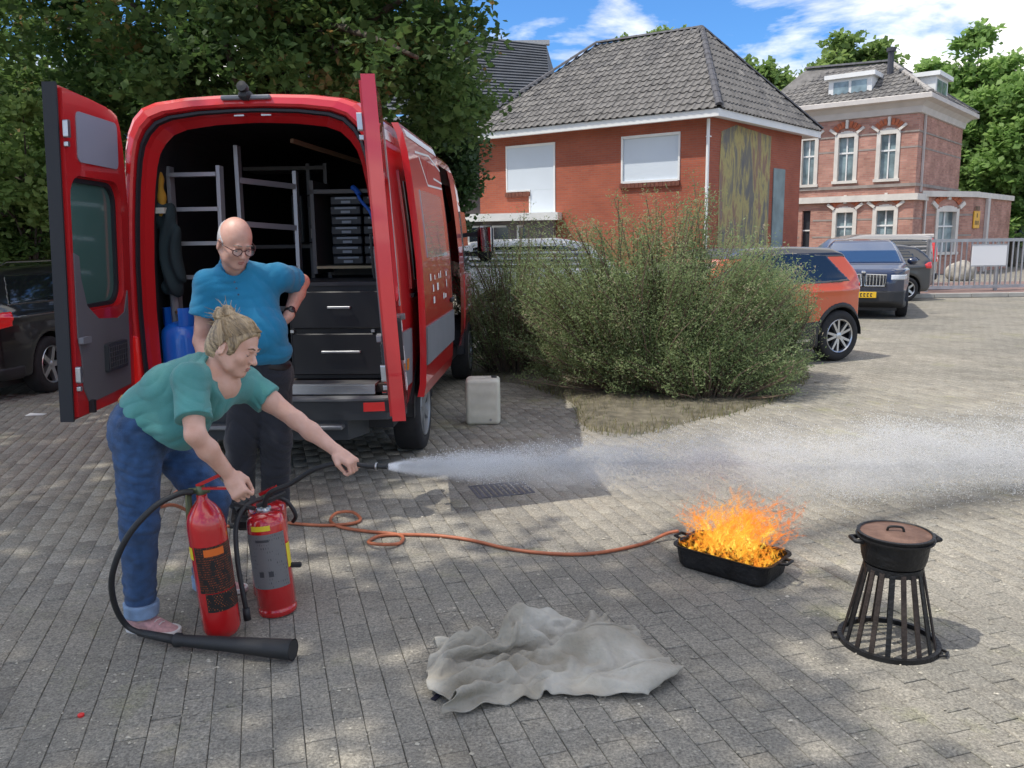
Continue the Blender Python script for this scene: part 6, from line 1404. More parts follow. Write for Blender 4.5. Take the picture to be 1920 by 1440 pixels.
def face_bits(t, c, A, s, closed=0.0):
    F_, L_, U_ = [Vector(A[:, i]) for i in range(3)]; c = Vector(c); 
    for sd in (-1, 1):
        e = c + (F_ * .0815 + L_ * (.031 * sd) + U_ * -.009) * s; mb = MB(); Mx = Matrix((( F_.x, L_.x, U_.x, 0), (F_.y, L_.y, U_.y, 0), (F_.z, L_.z, U_.z, 0), (0, 0, 0, 1)))
        prof = [(math.sin(a) * .0105 * s, math.cos(a) * .0105 * s) for a in np.linspace(0, math.pi, 9)]; Mz = Mx @ Matrix.Rotation(R(90), 4, 'Y'); mb.lathe(prof, e, 12, M=Mz); ey = mb.build('eye', eyew, t, smooth=True)
        mb = MB(); mb.lathe([(0, .0112 * s), (.0062 * s, .0094 * s), (.0064 * s, .0086 * s)], e, 10, M=Mx @ Matrix.Rotation(R(112), 4, 'Y')); mb.build('iris', iris, ey)
        mb = MB(); b0 = c + (F_ * .099 + L_ * (.012 * sd) + U_ * .018) * s; b1 = c + (F_ * .099 + L_ * (.032 * sd) + U_ * .023) * s; b2 = c + (F_ * .086 + L_ * (.050 * sd) + U_ * .016) * s; mb.tube([b0, b1, b2], [.003 * s, .0035 * s, .002 * s], 5); mb.build('eyebrow', t_brow, t)
    mb = MB(); mb.tube([c + (F_ * .0985 + L_ * y + U_ * z) * s for y, z in ((-.018, -.0725), (-.009, -.0675), (0, -.069), (.009, -.0675), (.018, -.0725))], [.001, .0028 * s, .003 * s, .0028 * s, .001], 6); mb.tube([c + (F_ * (.096 if abs(y) < .01 else .090) + L_ * y + U_ * z) * s for y, z in ((-.016, -.074), (-.007, -.079), (.007, -.079), (.016, -.074))], [.001, .0036 * s, .0036 * s, .001], 6); mb.build('lips', lipm, t, smooth=True)
def shoe(parent, heel, toe, m_up, m_sole, h=.075, w_=.045, name='shoe'):
    heel = Vector(heel); toe = Vector(toe); d = (toe - heel).normalized(); L_ = (toe - heel).length; A = axes((0, 0, 1), d)
    def base(p):
        q = (p - np.array(heel, dtype=np.float32)) @ A.astype(np.float32); wd = w_ * (.78 + .3 * np.clip(q[:, 0] / L_, 0, 1) - .25 * np.clip((q[:, 0] / L_ - .75) / .25, 0, 1))
        dx = np.maximum(np.maximum(-q[:, 0] + wd, q[:, 0] - (L_ - wd * .9)), 0); return np.sqrt(dx ** 2 + q[:, 1] ** 2) - wd, q
    def up(p):
        b_, q = base(p); top = h * (1.0 - .62 * np.clip((q[:, 0] / L_ - .30) / .5, 0, 1)); return smax(smax(b_, q[:, 2] - top, .035), .014 - q[:, 2], .004)
    def so(p): b_, q = base(p); return smax(b_ - .004, np.abs(q[:, 2] - .012) - .012, .004)
    lo = [min(heel[i], toe[i]) - .09 for i in range(3)]; hi = [max(heel[i], toe[i]) + .09 for i in range(3)]; lo[2] = -.02; hi[2] = h + .04
    s_ = blob(name, up, lo, hi, .006, m_up, parent); blob('sole', so, lo, hi, .005, m_sole, s_)
    mb = MB()
    for k in range(4):
        t_ = .42 + .09 * k; z = h * (1.0 - .62 * max(0, (t_ - .30) / .5)) + .002; c_ = heel + d * (L_ * t_) + Vector((0, 0, z)); sx = Vector((-d.y, d.x, 0)); mb.tube([c_ - sx * .018, c_ + Vector((0, 0, .004)), c_ + sx * .018], .0022, 5)
    mb.build('lace', m_sole, s_)
    return s_
# ---------------------------------------------------------------- bending woman
W = thing('person', 'woman in a green T-shirt and jeans bending over the extinguishers and aiming the hose', 'person', (-1.55, 3.5, 0), world=True)
wN = dict(hip=J(258, 815, 3.42), knee=J(262, 985, 3.38), ank=J(264, 1130, 3.43)); wF = dict(hip=J(302, 822, 3.60), knee=J(398, 935, 3.58), ank=J(388, 1080, 3.86))
aN = dict(sh=J(356, 712, 3.27), el=J(366, 815, 3.13), wr=J(432, 893, 3.24)); aF = dict(sh=J(458, 716, 3.62), el=J(556, 788, 3.60), wr=J(634, 848, 3.56))
hc = J(440, 646, 3.42); fw = Vector((.90, -.20, -.40)).normalized(); up_ = Vector((.40, .06, .92)); l_ = up_.cross(fw).normalized(); up_ = fw.cross(l_)
HA = np.array([[fw.x, l_.x, up_.x], [fw.y, l_.y, up_.y], [fw.z, l_.z, up_.z]]); HS = .98
hN_d, hN_n = (.50, -.30, -.80), (.25, .85, -.30); hF_d, hF_n = (.80, -.38, -.45), (-.3, .25, -.92)
tor = [(J(285, 770, 3.50), .098), (J(325, 742, 3.47), .102), (J(378, 720, 3.45), .102), (J(410, 718, 3.44), .092)]
def w_body(p):
    d = chain(p, tor, .05); d = smin(d, sd_ell(p, J(285, 790, 3.5), (.13, .15, .13)), .05)
    d = smin(d, sd_cap(p, aN['sh'], aF['sh'], .050, .050), .045); d = smin(d, sd_cap(p, J(388, 705, 3.46), hc - np.array(up_) * .05 - np.array(fw) * .03, .062, .054), .04)
    d = smin(d, head_sdf(p, hc, HA, HS), .018)
    d = smin(d, chain(p, [(aN['sh'], .050), (aN['sh'] * .5 + aN['el'] * .5, .047), (aN['el'], .038), (aN['el'] * .65 + aN['wr'] * .35, .040), (aN['wr'], .026)], .02), .03)
    d = smin(d, chain(p, [(aF['sh'], .050), (aF['sh'] * .5 + aF['el'] * .5, .047), (aF['el'], .038), (aF['el'] * .65 + aF['wr'] * .35, .039), (aF['wr'], .025)], .02), .03)
    d = smin(d, chain(p, [(wN['hip'], .085), (wN['knee'], .055), (wN['knee'] * .6 + wN['ank'] * .4, .052), (wN['ank'], .036), (J(270, 1165, 3.42), .032)], .03), .03)
    d = smin(d, chain(p, [(wF['hip'], .085), (wF['knee'], .055), (wF['knee'] * .6 + wF['ank'] * .4, .052), (wF['ank'], .036), (J(392, 1098, 3.86), .032)], .03), .03)
    d = smin(d, local(lambda q: hand_sdf(q, aN['wr'], hN_d, hN_n, (.95, 1.15, .7), .8, .95, left=1), p, aN['wr'], .24, .1), .012)
    d = smin(d, local(lambda q: hand_sdf(q, aF['wr'], hF_d, hF_n, (.75, 1.2, .9), .9, .95, left=-1), p, aF['wr'], .24, .1), .012)
    return d
blob('body', w_body, (-2.0, 2.85, -.02), (-.55, 4.15, 1.55), .006, skinW, W)
def wr_noise(p, f, a, dirn=(0, 0, 1), ph=0.0):
    s_ = p @ np.array(dirn, dtype=np.float32); w_ = np.sin(s_ * f + ph + 2.4 * np.sin(p[:, 0] * 11 + p[:, 2] * 7 + ph) + 1.7 * np.sin(p[:, 1] * 14 - p[:, 2] * 9)); m_ = .5 + .5 * np.sin(p[:, 0] * 19 + ph * 3 + p[:, 2] * 13) * np.sin(p[:, 2] * 17 - p[:, 1] * 12)
    return a * m_ * (1.0 - 2.6 * np.abs(w_) ** .7)
torT = [(J(284, 768, 3.50), .120), (J(326, 739, 3.47), .124), (J(378, 714, 3.45), .120)]
hemo = J(292, 800, 3.45); hemn = Vector((.63, 0, .776))      # hem runs down to the right
VP = [(q[0], q[2]) for q in (J(402, 668, 3.33), J(440, 680, 3.33), J(441, 704, 3.33), J(429, 728, 3.33), J(415, 755, 3.33), J(407, 728, 3.33))]
def w_shirt(p):
    d = chain(p, torT, .05); d = smin(d, sd_cap(p, J(335, 782, 3.46), J(392, 752, 3.42), .095, .082), .05); d = smin(d, sd_ell(p, J(338, 792, 3.44), (.10, .135, .105)), .05); d = smin(d, sd_cap(p, J(282, 790, 3.47), J(335, 800, 3.45), .135, .10), .04)
    d = smin(d, sd_cap(p, J(392, 712, 3.40), J(445, 725, 3.55), .085, .07), .05); d = smin(d, sd_cap(p, aN['sh'], aF['sh'], .068, .066), .05)
    d = d + wr_noise(p, 60, .0028, (.80, .1, -.55)) + wr_noise(p, 24, .0025, (.5, .2, -.85), 1.0)
    sl = np.maximum(sd_cap(p, aN['sh'], aN['sh'] * .28 + aN['el'] * .72, .064, .070), -half(p, aN['sh'] * .27 + aN['el'] * .73, Vector(aN['sh'] - aN['el'])))
    sf = np.maximum(sd_cap(p, aF['sh'], aF['sh'] * .5 + aF['el'] * .5, .066, .070), -half(p, aF['sh'] * .54 + aF['el'] * .46, Vector(aF['sh'] - aF['el'])))
    sl = sl + wr_noise(p, 70, .003, (.3, .3, .9)); sf = sf + wr_noise(p, 70, .003, (.9, .2, .3))
    d = smin(smin(d, sl, .025), sf, .025)
    d = smax(d, -half(p, hemo, hemn), .008)
    # V neck
    v = chain(p, [(J(412, 684, 3.37), .058), (J(418, 702, 3.33), .044), (J(414, 722, 3.31), .022)], .01); v = np.minimum(v, sd_cap(p, J(413, 692, 3.43), hc - np.array(up_) * .02, .056, .07))
    v = np.minimum(v, np.maximum(np.maximum(sd_poly(p[:, 0], p[:, 2], VP), p[:, 1] - 3.44), 3.02 - p[:, 1]))
    return smax(d, -v, .006)
shirtW = cloth('green_jersey', (.075, .265, .25), .14, 9)
blob('shirt', w_shirt, (-2.0, 3.0, .7), (-.75, 3.95, 1.5), .006, shirtW, W)
def w_jeans(p):
    d = smin(sd_ell(p, J(268, 800, 3.50), (.125, .165, .135)), sd_cap(p, J(290, 772, 3.5), J(275, 800, 3.5), .115, .13), .05)
    a = chain(p, [(wN['hip'], .100), (wN['knee'], .074), (wN['ank'] + np.array([0, 0, .03]), .063)], .03); b = chain(p, [(wF['hip'], .094), (wF['knee'], .074), (wF['ank'] + np.array([0, 0, .03]), .064)], .03)
    d = smin(smin(d, a, .04), b, .04)
    d = d + wr_noise(p, 62, .0034, (.15, .05, 1)) + wr_noise(p, 30, .0028, (-.3, .2, 1), 2.0)
    d = smax(d, half(p, J(262, 752, 3.5), (.42, 0, .91)), .01)
    fl = np.maximum(wN['ank'][2] - .01 - p[:, 2], np.minimum(9, 9)); cut = np.where(p[:, 1] < 3.62, wN['ank'][2] - .03 - p[:, 2], wF['ank'][2] - .03 - p[:, 2]); return np.maximum(d, cut)
denim = cloth('blue_denim', (.028, .080, .195), .40, 22, .7, 300); denl = cloth('denim_turn_up', (.22, .33, .50), .15, 30)
jn = blob('jeans', w_jeans, (-2.05, 3.1, .05), (-1.1, 4.1, 1.1), .0075, denim, W)
for k_, c_ in (('N', wN['ank']), ('F', wF['ank'])):
    ax_ = Vector((.05, 0, 1)).normalized(); b0 = Vector(c_) + Vector((0, 0, -.045)); blob('turn_up', lambda p: np.maximum(sd_cap(p, b0, b0 + ax_ * .05, .071, .074), np.abs(half(p, b0 + ax_ * .02, ax_)) - .030) + wr_noise(p, 60, .002), b0 - Vector((.11, .11, .08)), b0 + Vector((.11, .11, .12)), .007, denl, jn)
# strip of skin and belt loop at the small of the back
mb = MB(); 
hairm = bpy.data.materials.new('blond_hair'); hairm.use_nodes = True; nt = hairm.node_tree; b = nt.nodes['Principled BSDF']; b.inputs['Roughness'].default_value = .5
t_ = nt.nodes.new('ShaderNodeTexCoord'); mp_ = nt.nodes.new('ShaderNodeMapping'); mp_.inputs['Scale'].default_value = (45, 260, 60); mp_.inputs['Rotation'].default_value = (0, .7, .4); n_ = nt.nodes.new('ShaderNodeTexNoise'); n_.inputs['Scale'].default_value = 1; n_.inputs['Detail'].default_value = 4; r_ = nt.nodes.new('ShaderNodeValToRGB')
r_.color_ramp.elements[0].position = .12; r_.color_ramp.elements[0].color = (.11, .075, .045, 1); r_.color_ramp.elements[1].position = .9; r_.color_ramp.elements[1].color = (.56, .41, .24, 1)
nt.links.new(t_.outputs['Object'], mp_.inputs[0]); at_ = nt.nodes.new('ShaderNodeAttribute'); at_.attribute_name = 'tone'; nt.links.new(mp_.outputs[0], n_.inputs['Vector']); nt.links.new(at_.outputs['Fac'], r_.inputs[0]); nt.links.new(r_.outputs[0], b.inputs['Base Color'])
bp_ = nt.nodes.new('ShaderNodeBump'); bp_.inputs['Strength'].default_value = .25; bp_.inputs['Distance'].default_value = .004; nt.links.new(n_.outputs[0], bp_.inputs['Height']); nt.links.new(bp_.outputs[0], b.inputs['Normal'])
bun = Vector(J(424, 594, 3.44))
def w_hair(p):
    q = ((p - hc) @ HA.astype(np.float32)) / HS; ql = q.copy(); ql[:, 1] = np.abs(ql[:, 1])
    d = smin(sd_ell(ql, (-.006, 0, .022), (.107, .087, .108)), sd_ell(ql, (-.055, 0, -.035), (.058, .06, .07)), .03)
    bq = ((np.array(bun, dtype=np.float32) - hc) @ HA.astype(np.float32)) / HS; d = smin(d, sd_cap(q, (-.06, 0, -.035), bq * .85, .050, .034), .03); d = smin(d, sd_cap(q, (.0, 0, .06), bq * .85, .052, .030), .03)
    st_ = .0012 * np.sin((np.arctan2(q[:, 1], q[:, 2] + .02) * 26) + 5 * q[:, 0] * 6); d = d + st_
    cut = q[:, 0] * .86 - q[:, 2] * .52 - .030 - .02 * np.clip(np.abs(q[:, 1]) / .07, 0, 1) * np.clip(.03 - q[:, 2], 0, .05) / .05
    d = smax(d, cut, .008); d = smax(d, -(sd_ell(ql, (-.004, .088, -.024), (.024, .03, .036))), .006); d = np.maximum(d, -.105 - q[:, 2])
    return d * HS
hr = blob('hair', w_hair, hc - .16, hc + .16, .0045, hairm, W)
def set_tone(o_, seed, bands=46):
    g_ = np.random.default_rng(seed); me = o_.data; co = np.zeros(len(me.vertices) * 3); me.vertices.foreach_get('co', co); co = co.reshape(-1, 3) + np.array(OFF[o_.name]); ax = Vector(bun) - Vector(hc); ax.normalize(); e1 = Vector(HA[:, 0]); e1 = (e1 - ax * e1.dot(ax)).normalized(); e2 = ax.cross(e1); r_ = co - hc
    th = np.arctan2(r_ @ np.array(e2), r_ @ np.array(e1)); h_ = r_ @ np.array(ax); tb = g_.random(200); f_ = (th / 6.2832 % 1) * bands + .6 * np.sin(h_ * 40 + th * 3); i_ = f_.astype(int); v = tb[i_ % 200] * (1 - f_ % 1) + tb[(i_ + 1) % 200] * (f_ % 1); v = .65 * v + .35 * (.5 + .5 * np.sin(f_ * 12.6)) + .12 * np.clip(h_ / .1, -1, 1)
    at = me.attributes.new('tone', 'FLOAT', 'POINT'); at.data.foreach_set('value', np.clip(v, 0, 1).astype(np.float32))
set_tone(hr, 5)
def w_bun(p):
    q = p - np.array(bun, dtype=np.float32); r0 = np.linalg.norm(q, axis=1); a = np.arctan2(q[:, 2], q[:, 0]); return sd_ell(q, (0, 0, 0), (.052, .044, .044)) + .006 * np.sin(a * 5 + r0 * 90 + q[:, 1] * 60) + .004 * np.sin(q[:, 0] * 150 + q[:, 2] * 90)
bn = blob('bun', w_bun, np.array(bun) - .09, np.array(bun) + .09, .004, hairm, hr); set_tone(bn, 6, 26)
mb = MB(); g = np.random.default_rng(2)
for k in range(60):
    a = Vector(g.normal(0, 1, 3)).normalized(); s0 = bun + a * .035; e = s0 + (a + Vector((-.4, 0, .5))) * g.uniform(.012, .045); mb.tube([s0, s0.lerp(e, .5) + Vector(g.normal(0, .006, 3)), e], [.0016, .0013, .0006], 3, caps=False)
for k in range(520):     # strands swept back from the hairline to the bun
    th = g.uniform(-1.75, 1.75); y, z = math.sin(th), math.cos(th); x0 = .088 - .05 * abs(th) ** 1.3 if abs(th) < 1.2 else .012 - .05 * (abs(th) - 1.2); bl_ = (HA.T @ (np.array(bun) - hc)) / HS; pts_ = []
    s0 = np.array([x0, y * .070, .012 + z * .085 if z > 0 else .012 + z * .12]); r_k = g.uniform(.0, .007)
    for t in np.linspace(0, 1, 7):
        q_ = s0 * (1 - t) + bl_ * t; q_ = q_ + np.array([0, y * .03 * math.sin(math.pi * t), 0]); c_ = np.array([-.006, 0, .018]); e_ = np.linalg.norm((q_ - c_) / np.array([.106, .087, .107]))
        if e_ < 1.0 + .06 * r_k / .007 : q_ = c_ + (q_ - c_) / max(e_, .2) * (1.0 + .05 * r_k / .007)
        pts_.append(Vector(hc) + Vector(HA @ q_) * HS + Vector(g.normal(0, .0012, 3)))
    mb.tube(pts_, .0015, 3, caps=False)
set_tone(mb.build('loose_strands', hairm, hr), 7, 60)
tie = bun + (Vector(hc) - bun).normalized() * .038 + Vector((.008, 0, 0)); ax_ = (Vector(hc) - bun).normalized(); s1 = ax_.orthogonal().normalized(); s2 = ax_.cross(s1); mb = MB(); mb.tube([tie + (s1 * math.cos(a) + s2 * math.sin(a)) * .024 for a in np.linspace(0, 6.283, 17)[:-1]], .008, 6, closed=True); mb.build('hair_tie', mat('dark_band', (.02, .012, .02), .7), hr, smooth=True)
t_brow = mat('brow_brown', (.16, .09, .05), .8)
face_bits(W, hc, HA, HS)
pink = mat('pink_knit', (.62, .36, .36), .8, vary=.18, vscale=60, bump=.5, bscale=300); solew = mat('white_sole', (.72, .70, .68), .6)
h0, t0 = G(242, 1178), G(334, 1190); shoe(W, h0, t0, pink, solew, .085, .050)
h0, t0 = G(372, 1108), G(462, 1108); shoe(W, h0, t0, pink, solew, .085, .048)
mb = MB(); bb = [Vector(J(232, 744, 3.47)), Vector(J(226, 752, 3.50)), Vector(J(232, 757, 3.56))]; mb.tube(bb, .012, 6); mb.build('belt', mat('tan_leather', (.38, .18, .05), .6), W, smooth=True)
# ---------------------------------------------------------------- standing man
Mn = thing('person', 'bald man with glasses in bright blue polo standing hand on hip behind the woman', 'person', (-1.5, 5.0, 0), world=True)
mh = J(441, 452, 4.74); fw = Vector((.60, -.66, -.44)).normalized(); up_ = Vector((.25, -.22, .94)); l_ = up_.cross(fw).normalized(); up_ = fw.cross(l_); MA = np.array([[fw.x, l_.x, up_.x], [fw.y, l_.y, up_.y], [fw.z, l_.z, up_.z]]); MS = 1.13
mL = dict(sh=J(390, 532, 4.84), el=J(377, 640, 4.86), wr=J(398, 715, 4.72)); mR = dict(sh=J(522, 520, 4.98), el=J(566, 528, 5.22), wr=J(541, 592, 5.0))
lL = dict(hip=J(468, 715, 4.98), knee=J(452, 825, 4.93), ank=J(450, 925, 4.98)); lR = dict(hip=J(512, 712, 5.02), knee=J(517, 825, 4.98), ank=J(516, 930, 5.02))
nk = J(438, 512, 4.86)
mhd, mhn = (-.55, -.35, -.76), (-.75, -.1, .3)
def m_body(p):
    d = sd_ell(p, J(456, 570, 4.93), (.185, .125, .21)); d = smin(d, sd_ell(p, J(474, 630, 4.90), (.165, .15, .16)), .06); d = smin(d, sd_ell(p, J(488, 690, 4.98), (.16, .13, .13)), .06)
    d = smin(d, sd_cap(p, mL['sh'], mR['sh'], .062, .062), .07); d = smin(d, sd_cap(p, nk + np.array([0, .03, -.03]), mh - np.array(up_) * .055 - np.array(fw) * .02, .070, .064), .04); d = smin(d, head_sdf(p, mh, MA, MS), .018)
    for a in (mL, mR): d = smin(d, chain(p, [(a['sh'], .056), (a['sh'] * .5 + a['el'] * .5, .053), (a['el'], .045), (a['el'] * .65 + a['wr'] * .35, .047), (a['wr'], .031)], .02), .03)
    for l in (lL, lR): d = smin(d, chain(p, [(l['hip'], .09), (l['knee'], .06), (l['ank'], .045), (l['ank'] - np.array([0, 0, .06]), .035)], .03), .03)
    d = smin(d, local(lambda q: hand_sdf(q, mR['wr'], mhd, mhn, (.25, .35, .3), .2, 1.05, left=1), p, mR['wr'], .25, .1), .014)
    d = smin(d, local(lambda q: hand_sdf(q, mL['wr'], (.5, -.2, -.8), (.6, .2, .4), (.5, .6, .4), .5, 1.05, left=-1), p, mL['wr'], .25, .1), .014)
    return d
blob('body', m_body, (-2.05, 4.4, -.01), (-1.0, 5.45, 1.95), .0085, skinM, Mn)
def m_shirt(p):
    d = sd_ell(p, J(456, 566, 4.93), (.205, .155, .23)); d = smin(d, sd_ell(p, J(476, 622, 4.88), (.195, .185, .175)), .06); d = smin(d, sd_cap(p, mL['sh'], mR['sh'], .080, .080), .07); d = smin(d, sd_ell(p, J(492, 660, 4.94), (.175, .155, .10)), .05)
    d = smin(d, sd_cap(p, nk, nk + np.array([.01, 0, .02]), .095, .085), .04)
    d = d + wr_noise(p, 26, .0036, (.6, .2, .75)) + wr_noise(p, 52, .0024, (-.5, .2, .8), 1.5)
    d = np.maximum(d, -half(p, J(492, 680, 4.9), (.30, -.05, .95)))
    sl = np.maximum(sd_cap(p, mL['sh'], mL['sh'] * .4 + mL['el'] * .6, .076, .086), -half(p, mL['sh'] * .47 + mL['el'] * .53, Vector(mL['sh'] - mL['el']))) + wr_noise(p, 60, .003, (0, .3, 1))
    sr = np.maximum(sd_cap(p, mR['sh'], mR['sh'] * .35 + mR['el'] * .65, .078, .084), -half(p, mR['sh'] * .42 + mR['el'] * .58, Vector(mR['sh'] - mR['el']))) + wr_noise(p, 60, .003, (1, .3, .3))
    d = smin(smin(d, sl, .03), sr, .03)
    v = chain(p, [(nk + np.array([.0, .0, .03]), .072), (nk + np.array([.03, -.09, .05]), .055), (nk + np.array([.07, -.16, -.055]), .008)], .01); v = np.minimum(v, sd_cap(p, nk, mh, .070, .07)); return smax(d, -v, .006)
polo = cloth('bright_blue_polo', (.012, .20, .37), .10, 7)
ms = blob('shirt', m_shirt, (-2.1, 4.5, .85), (-1.0, 5.45, 1.65), .008, polo, Mn)
def m_collar(p):
    c0 = nk + np.array([0, .01, .035], dtype=np.float32); q = p - c0; t = np.array(Vector((.18, -.30, .94)).normalized(), dtype=np.float32); h_ = q @ t; rad = np.linalg.norm(q - h_[:, None] * t, axis=1); f_ = q @ np.array([.35, -.93, -.3], dtype=np.float32)
    return smax(smax(np.abs(rad - (.083 - .25 * h_)) - .0055, np.abs(h_) - .030, .004), f_ - .072, .004)
blob('collar', m_collar, nk - .16, nk + .18, .006, polo, ms)
mb = MB(); pk0 = Vector(nk) + Vector((.055, -.148, .0)); 
for k in range(3): mb.lathe([(0, .003), (.006, .003), (.006, 0)], pk0 + Vector((.012 * k, -.010 * k - .012, -.045 - .035 * k)), 8, M=Matrix.Rotation(R(75), 4, 'X'))
mb.build('button', mat('dark_button', (.02, .05, .10), .4), ms)
def m_trs(p):
    d = smin(sd_ell(p, J(490, 698, 4.99), (.185, .15, .14)), sd_cap(p, J(484, 672, 4.95), J(490, 700, 4.98), .150, .155), .05)
    for l in (lL, lR): d = smin(d, chain(p, [(l['hip'], .112), (l['knee'], .090), (l['ank'] - np.array([0, 0, .02]), .084)], .03), .035)
    d = d + wr_noise(p, 28, .0050, (.2, .1, 1)) + wr_noise(p, 60, .002, (.5, .1, 1), 1); return np.maximum(smax(d, half(p, J(488, 668, 4.95), (.25, 0, .97)), .01), .045 - p[:, 2])
trs = blob('trousers', m_trs, (-2.0, 4.6, .0), (-1.05, 5.4, 1.1), .0085, cloth('dark_navy_work_cloth', (.016, .018, .026), .3, 6), Mn)
b0 = Vector(J(488, 676, 4.95)); blob('belt', lambda p: np.maximum(np.abs(half(p, b0, (.25, 0, .97))) - .018, sd_ell(p, J(488, 684, 4.97), (.182, .158, .16))), b0 - Vector((.3, .3, .12)), b0 + Vector((.3, .3, .12)), .008, mat('black_leather', (.012, .010, .010), .5), trs)
def sidehair(p):
    q = ((p - mh) @ MA.astype(np.float32)) / MS; ql = q.copy(); ql[:, 1] = np.abs(ql[:, 1]); d = smin(sd_ell(ql, (-.006, 0, .02), (.101, .080, .1015)), sd_ell(ql, (-.05, 0, -.03), (.052, .055, .06)), .03) + .0008 * np.sin(q[:, 0] * 400) * np.sin(q[:, 2] * 380)
    d = smax(d, q[:, 2] * .8 + q[:, 0] * .55 - .018, .012); d = np.maximum(d, q[:, 0] - .018 - .2 * (q[:, 2] + .02)); d = np.maximum(d, -.078 - q[:, 2]); d = smax(d, -(sd_ell(ql, (-.002, .086, -.024), (.022, .02, .034))), .004); return d * MS
blob('hair', sidehair, mh - .17, mh + .17, .0055, mat('white_hair', (.52, .50, .50), .8, vary=.15, vscale=80, bump=.5, bscale=250), Mn)
t_brow = mat('brow_grey', (.30, .24, .20), .8)
face_bits(Mn, mh, MA, MS)
F_, L_, U_ = [Vector(MA[:, i]) for i in range(3)]; mhv = Vector(mh); fm = mat('spectacle_frame', (.06, .02, .02), .3)
gl = thing('glasses', 'dark framed glasses worn by the man in the blue polo shirt', 'glasses', mhv, world=True)
mb = MB()
for sd in (-1, 1):
    P_ = [mhv + (F_ * (.113 - .010 * abs(math.cos(a))) + L_ * (.032 * sd + .025 * math.cos(a)) + U_ * (-.010 + .018 * math.sin(a))) * MS for a in np.linspace(0, 6.283, 17)[:-1]]
    mb.tube(P_, .0026, 5, closed=True); mb.tube([mhv + (F_ * .104 + L_ * (.058 * sd) + U_ * -.002) * MS, mhv + (F_ * .06 + L_ * (.080 * sd) + U_ * .0) * MS, mhv + (F_ * -.01 + L_ * (.086 * sd) + U_ * -.002) * MS], .0026, 5)
mb.tube([mhv + (F_ * .113 + L_ * y + U_ * .0) * MS for y in (-.008, 0, .008)], .0026, 5); mb.build('frame', fm, gl, smooth=True)
mb = MB()
for sd in (-1, 1):
    P_ = [mhv + (F_ * (.1125 - .010 * abs(math.cos(a))) + L_ * (.032 * sd + .024 * math.cos(a)) + U_ * (-.010 + .017 * math.sin(a))) * MS for a in np.linspace(0, 6.283, 17)[:-1]]; mb.add(P_, [list(range(16))])
mb.build('lens', mat('lens', (.9, .9, .95), .02, alpha=.16), gl)
wp = Vector(mR['wr']) ; ax_ = Vector(mR['wr'] - mR['el']).normalized(); wpp = wp - ax_ * .025
wt_ = thing('watch', "black wristwatch on the man's left wrist", 'watch', wpp, world=True)
blob('strap', lambda p: np.maximum(sd_cap(p, wpp - ax_ * .1, wpp + ax_ * .1, .038), np.abs(half(p, wpp, ax_)) - .012), wpp - Vector((.08,) * 3), wpp + Vector((.08,) * 3), .005, mat('watch_black', (.012, .012, .013), .4), wt_)
side = Vector((.35, -.93, .1)); side = (side - ax_ * side.dot(ax_)).normalized(); mb = MB(); mb.lathe([(0, .0), (.021, 0), (.021, .008), (.018, .010), (0, .010)], wpp + side * .036, 20, M=Matrix(axes(side, ax_).tolist()).to_4x4()); mb.build('dial', mat('watch_glass', (.02, .02, .022), .08), wt_, autosm=40)
blk = mat('black_shoe_leather', (.012, .012, .012), .35); h0 = Vector(lR['ank']); shoe(Mn, (h0.x - .06, h0.y + .06, 0), (h0.x + .09, h0.y - .2, 0), blk, mat('black_sole', (.02, .02, .02), .7), .09, .050); h0 = Vector(lL['ank']); shoe(Mn, (h0.x - .03, h0.y + .06, 0), (h0.x + .04, h0.y - .22, 0), blk, mat('black_sole'), .09, .050)
# ================================================================ props
def place(label, name, cat, loc, **k): return thing(name, label, cat, loc, world=True, **k)
exred = mat('extinguisher_red', (.50, .012, .014), .25, coat=1, vary=.06, vscale=8); hosem = mat('black_hose', (.020, .021, .023), .5, bump=.3, bscale=300); brassm = mat('brass', (.5, .3, .12), .35, .9); yel = mat('yellow_sticker', (.78, .62, .03), .5)
def printmat(name, base, inkc, rows, dens=.5, sc=1.0):
    """label print: ragged lines of small unreadable text"""
    m = bpy.data.materials.new(name); m.use_nodes = True; nt = m.node_tree; L = nt.links; b = nt.nodes['Principled BSDF']; b.inputs['Roughness'].default_value = .45
    u = nt.nodes.new('ShaderNodeTexCoord'); br = nt.nodes.new('ShaderNodeTexBrick'); br.inputs['Scale'].default_value = rows; br.inputs['Brick Width'].default_value = .35; br.inputs['Row Height'].default_value = 1.0 / 1.0 * .5; br.inputs['Mortar Size'].default_value = .13
    br.inputs['Color1'].default_value = (1, 1, 1, 1); br.inputs['Color2'].default_value = (.2, .2, .2, 1); br.inputs['Mortar'].default_value = (0, 0, 0, 1); L.new(u.outputs['UV'], br.inputs['Vector'])
    n = nt.nodes.new('ShaderNodeTexNoise'); n.inputs['Scale'].default_value = 6 * sc; L.new(u.outputs['UV'], n.inputs['Vector']); r = nt.nodes.new('ShaderNodeValToRGB'); r.color_ramp.elements[0].position = dens; r.color_ramp.elements[1].position = dens + .03; L.new(n.outputs[0], r.inputs[0])
    mu = nt.nodes.new('ShaderNodeMath'); mu.operation = 'MULTIPLY'; L.new(br.outputs[0], mu.inputs[0]); L.new(r.outputs[0], mu.inputs[1])
    x = nt.nodes.new('ShaderNodeMix'); x.data_type = 'RGBA'; x.inputs[6].default_value = (*base, 1); x.inputs[7].default_value = (*inkc, 1); L.new(mu.outputs[0], x.inputs[0]); L.new(x.outputs[2], b.inputs['Base Color']); return m
